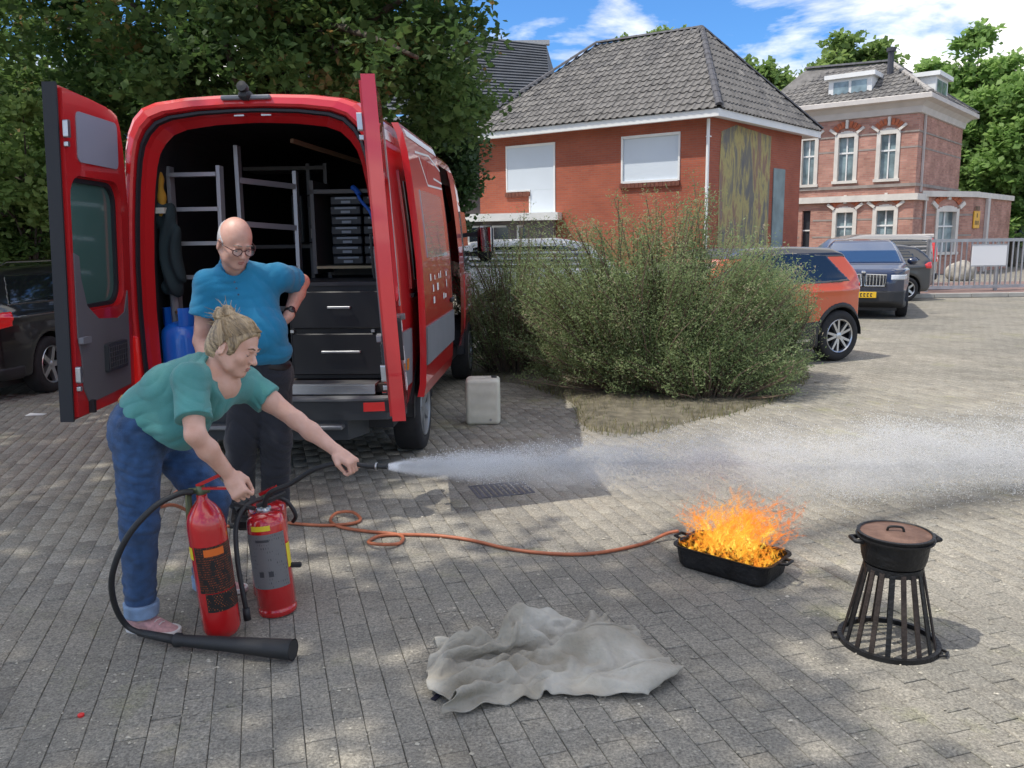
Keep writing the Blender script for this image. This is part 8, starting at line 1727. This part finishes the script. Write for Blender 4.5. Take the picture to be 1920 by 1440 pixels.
26,-2,-1,0,39,0,0,35,2,-1,27,3,2,14,15,-3,18,1,-3,18,-6,-1,16,6,-2,26,-21,-7,38,3,-6,32,21,-18,18,-24,-13,23,19,-11,24,10,-3,20,-9,-8,10,-1,7,10,-14,-4,18,8,-1,21,6,3,25,0,2,22,-10,3,34,-9,5,-4,16,-3,-6,28,-11,18,12,-4,15,1,-4,11,14,-12,9,-11,-9,13,-9,4,12,14,2,15,12,-13,16,6,-11,17,9,-11,18,10,-12,19,-11,8,2,-15,19,-9,8,20,-8,-4,1,6,-12,-6,15,-2,3,10,-17,
27,-2,0,-2,39,6,-3,36,4,1,26,4,-2,21,-2,-1,14,-3,2,13,9,-2,20,8,0,24,-20,-7,37,-5,-6,33,18,-18,28,-18,-20,29,8,-10,18,22,-10,14,-3,-6,17,-2,5,14,-3,3,6,-14,-3,21,-7,5,21,20,3,27,-2,5,31,-15,-1,10,19,-2,-14,16,-11,20,8,-15,18,-5,-3,13,8,-2,11,10,-6,10,-9,-8,12,-6,-2,14,13,0,13,18,-7,17,13,-12,21,8,-11,21,-4,-2,10,-18,16,-5,2,19,-8,6,13,-5,-13,-6,13,-1,-2,13,-6,
27,-3,1,-4,42,0,-4,37,0,-1,29,2,1,18,14,-3,16,-6,-4,16,-7,6,13,20,-6,27,1,1,32,-18,-11,36,-5,-13,35,4,-20,30,-2,-15,22,15,-18,15,17,1,1,-21,2,16,-5,3,14,11,5,10,-18,3,25,11,-2,26,2,6,25,-3,4,20,6,-3,-8,22,-16,22,-1,-14,16,-1,-9,13,-6,-5,11,8,6,11,14,-9,14,-8,-5,14,-1,2,11,21,-5,17,16,-10,20,14,-12,23,-1,-8,17,-16,12,-4,-13,15,-3,14,19,-11,-4,1,3,-17,-3,16,3,
27,-2,-1,-4,42,0,-4,39,0,-3,31,0,0,18,12,-3,18,0,-1,13,-12,-5,21,5,0,22,15,-6,29,8,-1,34,-15,-13,35,-4,-20,31,8,-18,22,14,-16,20,7,-5,9,-8,10,-2,-16,0,18,-2,3,19,3,6,15,-8,0,27,3,4,15,8,1,24,-13,-3,11,25,-21,14,-9,-13,20,9,-7,17,9,-9,12,-8,-3,13,2,6,7,12,-4,13,1,-5,18,7,-3,16,19,-3,17,17,-11,23,7,-11,21,-11,-2,5,-22,19,-4,10,19,-10,-1,12,-9,-10,-3,6,-13,
27,-3,0,-5,43,0,-4,40,0,-3,32,3,-5,24,1,0,16,11,2,11,-14,-5,21,-1,-8,25,0,-5,28,17,-6,29,23,-10,35,-16,-14,27,8,-18,28,11,-15,25,-2,-9,18,-2,9,-6,-9,2,7,-10,5,15,-6,5,21,-12,4,25,6,-1,12,17,5,21,-24,-14,25,11,-17,19,13,-16,16,-12,-15,17,3,4,11,16,-3,11,-10,-4,15,7,9,3,17,-4,15,14,-5,23,2,-6,20,15,-6,20,16,-12,22,-9,-11,17,-15,14,-9,-13,16,-11,-4,19,-4,7,8,-9,-12,
28,-4,0,-5,44,0,-5,41,1,-9,32,12,-2,25,-5,-2,19,-2,-2,16,8,0,16,-1,-5,23,-4,-8,29,-4,-8,31,12,-7,31,18,-13,34,-7,-20,28,1,-12,25,11,-11,20,8,1,7,-10,10,-4,-11,-7,17,1,5,13,-7,15,7,-16,-1,25,14,-4,30,0,-16,23,-10,-10,21,0,-12,15,14,-11,19,-7,-4,13,3,1,2,15,-5,17,-2,0,15,2,0,12,14,1,9,19,-4,22,10,-7,25,6,-12,22,-6,-11,23,-7,0,0,-22,15,-11,-6,19,-8,2,16,-7,2,
28,-4,0,-6,44,0,-10,38,13,-7,36,7,-2,32,0,-3,21,-9,-3,15,-12,-2,15,9,2,17,12,-6,26,-13,-12,25,9,-7,36,2,-15,36,1,-15,34,0,-14,28,8,-10,18,18,-7,19,6,10,-3,-17,-1,10,-5,-2,14,6,15,0,-18,0,21,-16,-9,30,2,-9,29,13,-11,12,-16,-9,24,13,-8,21,9,-5,16,-7,-3,6,16,-6,0,15,-6,16,7,2,19,-4,-2,18,-1,5,13,17,-7,25,4,-12,22,-4,-8,24,2,-7,10,-22,10,-10,-15,16,-3,6,13,-15,-10,
28,-5,1,-7,43,4,-10,39,16,-7,39,-5,-5,34,-6,-4,22,-7,-3,16,10,-1,14,-10,1,13,4,-1,21,2,-9,28,9,-12,32,-12,-13,37,2,-13,36,8,-14,30,14,-11,24,14,-10,16,18,5,8,-13,5,6,-14,-7,14,12,8,9,-15,9,10,-21,-4,25,-9,-10,27,13,-10,15,-15,-13,26,2,-6,15,16,-6,19,3,-4,10,12,-10,12,4,-11,13,-4,8,9,13,0,15,-1,-4,20,0,-5,20,7,-4,25,7,-7,24,5,-8,16,-19,-1,0,-24,18,-9,6,13,-10,0,
28,-6,2,-8,42,8,-9,41,13,-8,40,-13,-7,35,-11,-4,29,0,-1,14,15,-5,17,-1,3,9,-16,-1,18,13,-3,24,9,-11,31,-11,-13,36,3,-14,36,9,-15,33,12,-12,25,17,-11,23,15,-2,15,-3,8,1,-19,-6,15,6,-2,17,2,10,8,-22,8,12,-24,-12,23,3,-7,22,-5,-13,27,-3,-18,20,1,-16,14,6,-4,18,8,4,12,14,-10,13,-7,-3,12,7,14,2,16,-6,21,-3,-6,22,-3,-4,25,7,-3,23,13,-9,21,-15,-5,8,-23,9,-14,-13,18,-9,12,
29,-6,2,-9,41,11,-9,42,6,-8,40,-13,-7,39,-7,-8,30,6,-5,20,-7,1,13,15,1,10,-8,0,13,-7,0,22,13,-10,27,5,-11,36,1,-15,36,10,-15,35,10,-13,31,10,-11,27,10,-7,20,10,6,3,-14,-2,12,-7,-4,13,13,5,11,-16,4,10,-20,-4,22,-19,-9,21,3,-17,22,6,-13,22,-3,-11,21,-9,-9,19,-2,-3,14,9,0,12,13,-6,14,-9,8,5,14,3,11,15,-5,22,1,-4,23,1,-6,21,4,-7,22,-11,-5,18,-16,4,-9,-19,12,-20,-1,
29,-5,2,-9,38,13,-9,42,0,-8,43,-8,-9,40,-4,-11,33,9,-2,18,-15,0,18,7,-2,14,9,4,5,-16,-2,14,12,-6,29,10,-13,32,11,-14,36,9,-15,36,9,-12,35,7,-11,32,2,-9,25,8,-3,17,-4,5,4,-16,-6,14,4,1,12,8,6,7,-22,2,14,-22,-9,22,-15,-14,22,14,-16,23,3,-15,21,0,-10,21,-3,0,15,-12,-4,16,6,-4,7,8,2,18,-5,-1,12,16,7,8,19,-5,23,4,-8,19,-12,-6,18,-12,-2,25,-3,0,3,-21,11,-19,-3,
28,-6,5,-8,37,11,-9,41,1,-8,43,-5,-10,42,-1,-12,36,8,-4,23,-16,0,18,-7,-1,10,15,2,11,-10,-3,12,-9,-9,26,5,-10,31,8,-11,35,13,-11,35,15,-13,36,11,-11,33,10,-10,28,6,-7,23,8,3,6,-17,-2,12,-10,-1,10,15,2,14,-4,3,12,-22,-3,17,-21,-15,20,-11,-15,24,-1,-14,19,4,-13,16,3,2,16,4,-5,15,10,-8,10,9,-1,16,-3,3,19,-3,4,14,6,-1,16,12,-9,13,-15,-4,16,-12,-3,26,-1,-2,16,-6,10,-12,-13,
18,8,-12,3,22,25,-8,40,5,-10,43,-3,-10,43,0,-11,38,7,-7,30,-14,0,18,-19,0,7,14,-5,15,7,1,16,-13,-5,19,-6,-11,28,-2,-12,34,7,-13,36,11,-13,36,12,-12,35,11,-9,31,12,-4,24,16,-1,16,-3,2,4,-20,-6,16,6,4,8,18,-6,18,-12,-5,18,-18,-4,16,-22,-8,20,-14,-15,22,-4,-17,18,5,-12,16,-4,-4,14,13,3,10,14,-8,12,-4,8,12,12,4,19,3,-2,15,-9,-5,18,-5,-6,7,-19,-2,24,6,-3,25,5,2,6,-17,
1,28,0,23,-2,12,1,28,18,-10,41,5,-10,43,2,-12,41,1,-8,35,-8,-1,20,-24,-3,19,3,-3,11,15,-2,11,-10,-1,15,-10,-9,25,0,-11,33,4,-12,36,8,-14,36,13,-12,36,9,-11,33,7,-6,28,15,-4,22,9,3,6,-16,-6,14,-8,1,11,11,1,10,7,-5,13,-19,-6,16,-17,-12,22,-9,-14,23,-6,-13,22,-5,-12,19,-3,-10,17,-2,2,8,11,-4,10,4,-1,13,0,7,12,11,1,13,0,-2,16,-11,-7,17,-5,0,18,-9,-4,26,4,-5,23,-4,
3,27,4,28,-10,-3,22,2,20,-8,40,11,-11,41,7,-11,42,1,-10,39,0,-3,24,-25,-4,25,-11,-4,13,16,-5,16,3,2,7,-18,-6,20,4,-11,28,8,-11,33,8,-13,37,8,-14,38,-2,-10,35,9,-7,31,16,-6,27,8,-4,19,-4,1,3,-17,-5,18,0,7,2,17,-2,13,-8,-7,17,-17,-11,19,-15,-13,22,-12,-14,23,-1,-14,19,7,-12,18,1,-3,14,-10,4,5,15,-7,14,-5,-2,15,-9,6,11,13,-1,14,6,-3,16,-9,1,16,-8,-2,24,-7,-4,25,1,
13,20,11,16,-9,-3,28,-1,-6,13,15,16,-7,38,12,-11,42,5,-11,40,-1,-9,34,-8,-2,20,-21,-4,16,14,-7,17,-1,-3,13,-14,-3,19,-7,-6,19,18,-12,31,3,-14,37,-3,-12,39,2,-9,36,15,-10,34,10,-7,30,8,-5,25,8,1,7,-18,-6,11,-11,4,9,13,3,10,13,-12,14,-14,-12,17,-14,-5,22,-9,-13,21,-2,-17,20,-1,-9,18,3,-4,12,-15,-4,15,-3,-2,11,12,-2,11,-5,-2,12,-7,3,10,12,0,15,11,-4,20,0,2,21,-12,0,23,-7,
-7,11,-4,21,3,-7,23,3,11,33,-4,-6,11,22,16,-10,40,9,-12,41,0,-12,36,-8,-8,34,-5,-8,13,-15,-1,17,14,-5,10,-10,0,14,-3,-8,22,3,-11,29,-3,-11,36,1,-10,37,10,-11,39,9,-9,36,11,-11,32,3,-4,27,12,-2,16,-5,-1,4,-20,-4,17,4,9,2,15,-10,14,-5,-11,10,-19,-13,17,-14,-13,24,-5,-12,24,0,-8,22,7,-7,15,9,0,13,-16,-7,15,-1,0,8,16,-3,14,-10,-4,14,-10,1,12,15,5,12,18,-10,20,4,-8,23,-5,
-4,26,5,18,-2,2,22,-1,-7,28,5,-8,35,1,5,9,26,17,-10,40,9,-14,37,-10,-12,34,-7,-8,25,-12,-4,17,5,-5,15,8,-2,14,-10,-5,16,-6,-8,27,1,-10,34,1,-10,37,5,-11,38,10,-11,38,8,-11,34,6,-9,31,2,-1,22,10,2,4,-15,-7,12,-10,-2,14,9,4,6,11,-11,11,-15,-9,12,-18,-13,20,-2,-12,24,-1,-10,20,4,-11,20,6,-7,17,7,-2,14,-8,-2,12,-8,-5,11,9,1,11,1,-5,17,-5,-3,15,2,-2,15,14,-3,19,11,
8,13,-11,8,8,14,21,-1,-2,20,3,-2,26,3,-3,39,8,-3,12,25,17,-14,39,-4,-15,36,-7,-9,31,-2,-10,21,-13,-4,15,9,-1,17,6,-4,13,-14,-6,25,0,-9,32,0,-10,35,6,-11,38,6,-12,38,6,-12,36,4,-11,33,0,-3,25,11,-2,18,-3,1,0,-16,-9,16,-3,5,8,18,-10,10,6,-5,12,-21,-12,16,-15,-12,23,11,-13,22,1,-12,20,-8,-12,18,-1,2,14,16,-6,15,-2,-5,10,-15,-2,14,8,1,9,13,-8,17,0,-2,14,-14,1,5,15,
26,11,-1,-10,14,1,5,10,12,24,0,3,12,-2,-19,33,7,12,34,13,-8,15,27,10,-9,35,2,-13,32,-8,-10,27,-6,-7,20,0,-2,14,11,-4,18,-7,-5,21,-8,-8,29,2,-9,34,2,-12,38,5,-12,38,4,-13,37,0,-12,35,1,-6,25,8,2,19,15,-3,10,-16,-11,13,-1,-5,14,-3,-4,12,13,-11,13,2,2,2,-20,-9,20,-7,-13,24,1,-14,20,-1,-11,21,0,-9,14,0,0,15,6,-5,14,1,-6,13,-4,-6,12,-1,3,9,15,-5,10,4,-4,15,-12,
22,14,0,-10,14,-2,-12,14,-2,7,8,18,10,-1,-12,32,-6,-6,22,16,15,32,18,-15,32,21,11,-14,35,-3,-11,30,-4,-8,23,-4,-7,18,0,-1,17,7,-5,20,-2,-7,28,-1,-9,32,0,-12,37,0,-13,38,-1,-13,38,-1,-13,35,-1,-8,30,7,3,16,22,-7,21,-3,-11,9,8,-9,10,-4,-1,16,-10,-10,17,8,-9,11,-10,8,2,-15,-13,24,0,-15,23,2,-13,20,8,-12,15,2,0,17,-13,-7,15,-3,-4,12,13,-5,11,0,-2,15,-5,3,0,20,-14,12,7]
bm_ = mat('fire_blanket_cloth', (.25, .22, .165), .92, col2=(.50, .475, .41), vary=0, vscale=4.5, bump=.8, bscale=45)
CN = 41; dd = np.array(CLOTH).reshape(CN, CN, 3)
r0 = np.cumsum(dd[:, 0], axis=0); dd = dd.copy(); dd[:, 0] = r0; cq = np.cumsum(dd, axis=1).reshape(-1, 3) * .001
blk_ = place('crumpled pale grey fire blanket lying on the paving in the foreground', 'fire_blanket', 'fire blanket', G(1020, 1262))
def place_cloth(P_, a, sx, sy, sz, c):
    x = P_[:, 0] * math.cos(a) - P_[:, 1] * math.sin(a); y = P_[:, 0] * math.sin(a) + P_[:, 1] * math.cos(a); return np.stack([x * sx + c[0], y * sy + c[1], (P_[:, 2] - P_[:, 2].min()) * sz + .003], 1)
fx, fy = cq[:, 0] + .05 * np.sin(cq[:, 1] * 9), cq[:, 1] + .04 * np.sin(cq[:, 0] * 8 + 1); rg_ = lambda t: 1 - 2 * np.abs(np.sin(t)) ** .8
cq[:, 2] += .012 + .011 * rg_(fx * 17 + fy * 13) * (.5 + .5 * np.sin(fx * 7 + 2)) + .006 * rg_(fx * 12 - fy * 27 + 1)
cq = place_cloth(cq, R(2), 1.02, .68, 1.6, (.095, 3.08))
o = mesh_obj('cloth', cq, np.array([[a * CN + b_, (a + 1) * CN + b_, (a + 1) * CN + b_ + 1, a * CN + b_ + 1] for a in range(CN - 1) for b_ in range(CN - 1)]), bm_, blk_, smooth=True)
q = o.modifiers.new('smooth', 'SUBSURF'); q.levels = 2; q.render_levels = 2; q = o.modifiers.new('thick', 'SOLIDIFY'); q.thickness = .0035; q.offset = 0
a_, b_ = G(866, 1262, .014), G(812, 1312, .004); mb = MB(); mb.bar(a_, b_, .022, .004); mb.build('strap', mat('navy_strap', (.014, .014, .03), .7), blk_)
# ================================================================ flames
def flamemat():
    m = bpy.data.materials.new('flame'); m.use_nodes = True; nt = m.node_tree; L = nt.links; nt.nodes.remove(nt.nodes['Principled BSDF']); out = nt.nodes['Material Output']
    a = nt.nodes.new('ShaderNodeAttribute'); a.attribute_name = 'warmth'; e = nt.nodes.new('ShaderNodeAttribute'); e.attribute_name = 'core'
    g_ = nt.nodes.new('ShaderNodeNewGeometry'); mp = nt.nodes.new('ShaderNodeMapping'); mp.inputs['Scale'].default_value = (34, 34, 15); L.new(g_.outputs['Position'], mp.inputs[0])
    n = nt.nodes.new('ShaderNodeTexNoise'); n.inputs['Scale'].default_value = 1.0; n.inputs['Detail'].default_value = 4; n.inputs['Distortion'].default_value = 2.2; L.new(mp.outputs[0], n.inputs['Vector'])
    r = nt.nodes.new('ShaderNodeValToRGB'); el = r.color_ramp.elements; el[0].position = .0; el[0].color = (.75, .10, .015, 1); el[1].position = 1; el[1].color = (1.2, .95, .16, 1); q = el.new(.45); q.color = (.95, .27, .03, 1); q = el.new(.75); q.color = (1.05, .48, .045, 1)
    ma = nt.nodes.new('ShaderNodeMath'); ma.operation = 'MULTIPLY_ADD'; ma.inputs[1].default_value = .9; L.new(n.outputs[0], ma.inputs[0]); s = nt.nodes.new('ShaderNodeMath'); s.operation = 'ADD'; s.inputs[1].default_value = -.62; L.new(a.outputs['Fac'], s.inputs[0]); L.new(s.outputs[0], ma.inputs[2]); L.new(ma.outputs[0], r.inputs[0])
    em = nt.nodes.new('ShaderNodeEmission'); em.inputs['Strength'].default_value = .62; L.new(r.outputs[0], em.inputs[0])
    rr_ = nt.nodes.new('ShaderNodeMapRange'); rr_.inputs['From Min'].default_value = .44; rr_.inputs['From Max'].default_value = .60; rr_.inputs['To Max'].default_value = .8; L.new(n.outputs[0], rr_.inputs['Value'])
    mu = nt.nodes.new('ShaderNodeMath'); mu.operation = 'MULTIPLY'; L.new(rr_.outputs[0], mu.inputs[0]); L.new(e.outputs['Fac'], mu.inputs[1])
    tr = nt.nodes.new('ShaderNodeBsdfTransparent'); mi = nt.nodes.new('ShaderNodeMixShader'); L.new(mu.outputs[0], mi.inputs[0]); L.new(tr.outputs[0], mi.inputs[1]); L.new(em.outputs[0], mi.inputs[2]); L.new(mi.outputs[0], out.inputs[0]); m.use_nodes = True; return m
S.cycles.transparent_max_bounces = 32
g = np.random.default_rng(17); V = []; F = []; Hh = []; Ce = []
def tongue(p0, L, wd, lean, heat, amp, seg=14):
    ang = g.uniform(0, 6.28); side = Vector((math.cos(ang) * .9 + .4, math.sin(ang), .1)).normalized(); ph = g.uniform(0, 6.28, 4); n0 = len(V); dr = Vector((lean[0] + g.normal(0, .25), lean[1] + g.normal(0, .2), 1)).normalized()
    for i in range(seg + 1):
        t = i / seg; c = p0 + dr * (L * t) + Vector((lean[0] * t * t * L * .9, lean[1] * t * t * L * .3, 0)) + Vector((math.sin(ph[0] + t * 8) - math.sin(ph[0]), math.sin(ph[1] + t * 7) - math.sin(ph[1]), .5 * math.sin(ph[2] + t * 9))) * (amp * t ** .7)
        sd = (side + Vector((math.sin(ph[3] + t * 5), math.cos(ph[1] + t * 4), 0)) * .5).normalized(); w_ = wd * math.sin(math.pi * min(1, .18 + .82 * t ** .8)) ** .8 + .001
        for k in (-1, 0, 1): V.append(c + sd * (w_ * k)); Hh.append(heat * (1 - .45 * t) + .12 * (k == 0)); Ce.append((0.0 if k else 1.0) * (1 - t ** 3))
    for i in range(seg):
        for k in range(2): a = n0 + i * 3 + k; F.append([a, a + 1, a + 4, a + 3])
for i in range(210):
    u, v = g.uniform(-.43, .43), g.uniform(-.36, .36); p0 = MT @ Vector((u * eL, v * eW, .07)); tongue(p0, g.uniform(.05, .13), g.uniform(.008, .020), (.15, .05), .58 + .4 * g.random(), .03)
for i in range(150):
    p0 = MT @ Vector((g.normal(0, .15) * eL, g.normal(0, .16) * eW, .08 + .12 * g.random())); tongue(p0, g.uniform(.14, .29), g.uniform(.014, .034), (.18, .05), .6 + .5 * g.random(), .06)
for i in range(70):
    p0 = MT @ Vector((g.uniform(-.1, .36) * eL, g.normal(0, .2) * eW, .12 + .14 * g.random())); tongue(p0, g.uniform(.12, .24), g.uniform(.009, .02), (.8, .1), .3 * g.random() + .35, .07)
for i in range(34):
    p0 = MT @ Vector((g.uniform(-.42, -.15) * eL, g.normal(0, .2) * eW, .10 + .14 * g.random())); tongue(p0, g.uniform(.08, .18), g.uniform(.009, .018), (-.45, .0), .4 + .35 * g.random(), .06)
fl = mesh_obj('flames', np.array(V), np.array(F), flamemat(), None, smooth=True, attr={'warmth': Hh, 'core': Ce}); props(fl, 'bright orange and yellow flames leaping from the iron fire tray', 'fire')
# ================================================================ water mist
N0 = At(727, 875, 3.52); N4 = At(1985, 862, 5.5); ax_ = (N4 - N0).normalized(); LS = (N4 - N0).length; s1 = Vector((0, 0, 1)); s1 = (s1 - ax_ * s1.dot(ax_)).normalized(); s2 = ax_.cross(s1)
rad_ = lambda x: .010 + .115 * x ** .82 if x < 2.0 else .010 + .115 * 2.0 ** .82 + .03 * (x - 2.0)
n = 105000; g = np.random.default_rng(23)
x = LS * (.01 + .99 * g.random(n) ** .95); rr_ = np.array([rad_(v) for v in x]); a = g.uniform(0, 6.283, n); rho = np.abs(g.normal(0, .56, n)); rho = np.where(rho > 1.25, g.random(n), rho)
wob = 1 + .18 * np.sin(x * 3.1 + 1) + .08 * np.sin(x * 9 + a)
lift = .05 * np.sin(x * 1.5 + .6) * (x / LS)
P = np.array(N0) + x[:, None] * np.array(ax_) + (rr_ * rho * wob)[:, None] * (np.cos(a)[:, None] * np.array(s1) + np.sin(a)[:, None] * np.array(s2)) + lift[:, None] * np.array([0, 0, 1])
# a denser arch of drops at the far end
m_ = 22000; tt = g.random(m_); pa = np.array([list(At(1640 + 330 * t, 800 + 120 * (t ** 2) , 5.3)) for t in np.linspace(0, 1, 40)]); idx = (tt * 39).astype(int); Q = pa[idx] + g.normal(0, .10, (m_, 3)) * np.array([1, 1, .7]) + np.array([0, 0, -.06])
m2 = 16000; pb = np.array([list(At(1560 + 380 * t, 905 - 45 * t, 5.1)) for t in np.linspace(0, 1, 40)]); Q2 = pb[(g.random(m2) * 39).astype(int)] + g.normal(0, .10, (m2, 3)) * np.array([1, 1, .5])
P = np.concatenate([P, Q, Q2]); P = P[P[:, 2] > .006]
keepm = np.sin(P[:, 0] * 9 + 4 * np.sin(P[:, 2] * 14)) * np.sin(P[:, 2] * 21 + P[:, 1] * 7 + P[:, 0] * 5) + g.normal(0, .8, len(P)) > -.55; P = P[keepm]
xs_ = (P - np.array(N0)) @ np.array(ax_); sz = g.uniform(.0009, .0021, len(P)) * np.clip(1.15 + xs_ * .15, 1.15, 1.6)
T4 = np.array([[1, 1, 1], [1, -1, -1], [-1, 1, -1], [-1, -1, 1]], dtype=float) * .8
Rn = g.normal(0, 1, (len(P), 3, 3)); Rn, _ = np.linalg.qr(Rn); Vd = P[:, None, :] + (T4[None] @ Rn) * sz[:, None, None]
Fd = (np.arange(len(P))[:, None, None] * 4 + np.array([[0, 1, 2], [0, 3, 1], [0, 2, 3], [1, 3, 2]])[None]).reshape(-1, 3)
dm_ = mat('water_drops', (.93, .93, .93), .25, spec=1.0); nt = dm_.node_tree; b = nt.nodes['Principled BSDF']; t_ = nt.nodes.new('ShaderNodeBsdfTranslucent'); t_.inputs[0].default_value = (.97, .97, .97, 1); mi = nt.nodes.new('ShaderNodeMixShader'); mi.inputs[0].default_value = .5
nt.links.new(b.outputs[0], mi.inputs[1]); nt.links.new(t_.outputs[0], mi.inputs[2]); nt.links.new(mi.outputs[0], nt.nodes['Material Output'].inputs[0])
o = mesh_obj('water_spray', Vd.reshape(-1, 3), Fd, dm_, None); props(o, 'white spray of water drops fanning out from the hose nozzle above the fire', 'water spray', kind='stuff')
# fine mist between the drops
mb = MB(); M_ = Matrix(((ax_.x, s1.x, s2.x, N0.x), (ax_.y, s1.y, s2.y, N0.y), (ax_.z, s1.z, s2.z, N0.z), (0, 0, 0, 1)))
xs2 = list(np.linspace(0.004, 1.2, 9)) + list(np.linspace(1.45, LS, 8)); vs = []; K = 20
for xx in xs2:
    for k in range(K):
        a_ = 2 * math.pi * k / K; rr2 = rad_(xx) * 1.35 + .004; vs.append((xx, rr2 * math.cos(a_), rr2 * math.sin(a_)))
fs = [[i * K + k, (i + 1) * K + k, (i + 1) * K + (k + 1) % K, i * K + (k + 1) % K] for i in range(len(xs2) - 1) for k in range(K)] + [list(range(K)), [(len(xs2) - 1) * K + k for k in range(K - 1, -1, -1)]]
mm = bpy.data.materials.new('fine_mist'); mm.use_nodes = True; nt = mm.node_tree; L = nt.links; nt.nodes.remove(nt.nodes['Principled BSDF']); out = nt.nodes['Material Output']
pv = nt.nodes.new('ShaderNodeVolumePrincipled'); pv.inputs['Color'].default_value = (.975, .988, 1, 1); pv.inputs['Anisotropy'].default_value = .0; L.new(pv.outputs[0], out.inputs['Volume'])
tcn = nt.nodes.new('ShaderNodeTexCoord'); sp = nt.nodes.new('ShaderNodeSeparateXYZ'); L.new(tcn.outputs['Object'], sp.inputs[0])
def mth(op, a=None, b_=None, va=None, vb=None, vc=None):
    x_ = nt.nodes.new('ShaderNodeMath'); x_.operation = op
    for i, (s_, v_) in enumerate(((a, va), (b_, vb))):
        if s_ is not None: L.new(s_, x_.inputs[i])
        elif v_ is not None: x_.inputs[i].default_value = v_
    if vc is not None: x_.inputs[2].default_value = vc
    return x_.outputs[0]
xx = mth('MAXIMUM', sp.outputs[0], None, vb=.01); rad2 = mth('POWER', xx, None, vb=.75); rad2 = mth('MULTIPLY_ADD', rad2, None, vb=.135, vc=.012)
yy = mth('POWER', mth('ABSOLUTE', sp.outputs[1]), None, vb=2.0); zz = mth('POWER', mth('ABSOLUTE', sp.outputs[2]), None, vb=2.0); rr3 = mth('SQRT', mth('ADD', yy, zz)); fr_ = mth('DIVIDE', rr3, rad2)
fall = nt.nodes.new('ShaderNodeMapRange'); fall.interpolation_type = 'SMOOTHSTEP'; fall.inputs['From Min'].default_value = 1.15; fall.inputs['From Max'].default_value = .15; L.new(fr_, fall.inputs['Value'])
dens = mth('DIVIDE', None, mth('POWER', mth('ADD', xx, None, vb=.05), None, vb=1.6), va=3.6); dens = mth('MULTIPLY', dens, fall.outputs[0])
mp = nt.nodes.new('ShaderNodeMapping'); mp.inputs['Scale'].default_value = (3.0, 9, 9); L.new(tcn.outputs['Object'], mp.inputs[0]); nn = nt.nodes.new('ShaderNodeTexNoise'); nn.inputs['Scale'].default_value = 1; nn.inputs['Detail'].default_value = 3; L.new(mp.outputs[0], nn.inputs['Vector'])
nr = nt.nodes.new('ShaderNodeMapRange'); nr.inputs['From Min'].default_value = .35; nr.inputs['From Max'].default_value = .65; nr.inputs['To Min'].default_value = .15; nr.inputs['To Max'].default_value = 1.9; L.new(nn.outputs[0], nr.inputs['Value']); L.new(mth('MULTIPLY', dens, nr.outputs[0]), pv.inputs['Density'])
o = recalc(mesh_obj('mist', vs, fs, mm, None)); o.matrix_world = M_; props(o, 'thin white mist inside the spray of water from the nozzle', 'mist', kind='stuff')
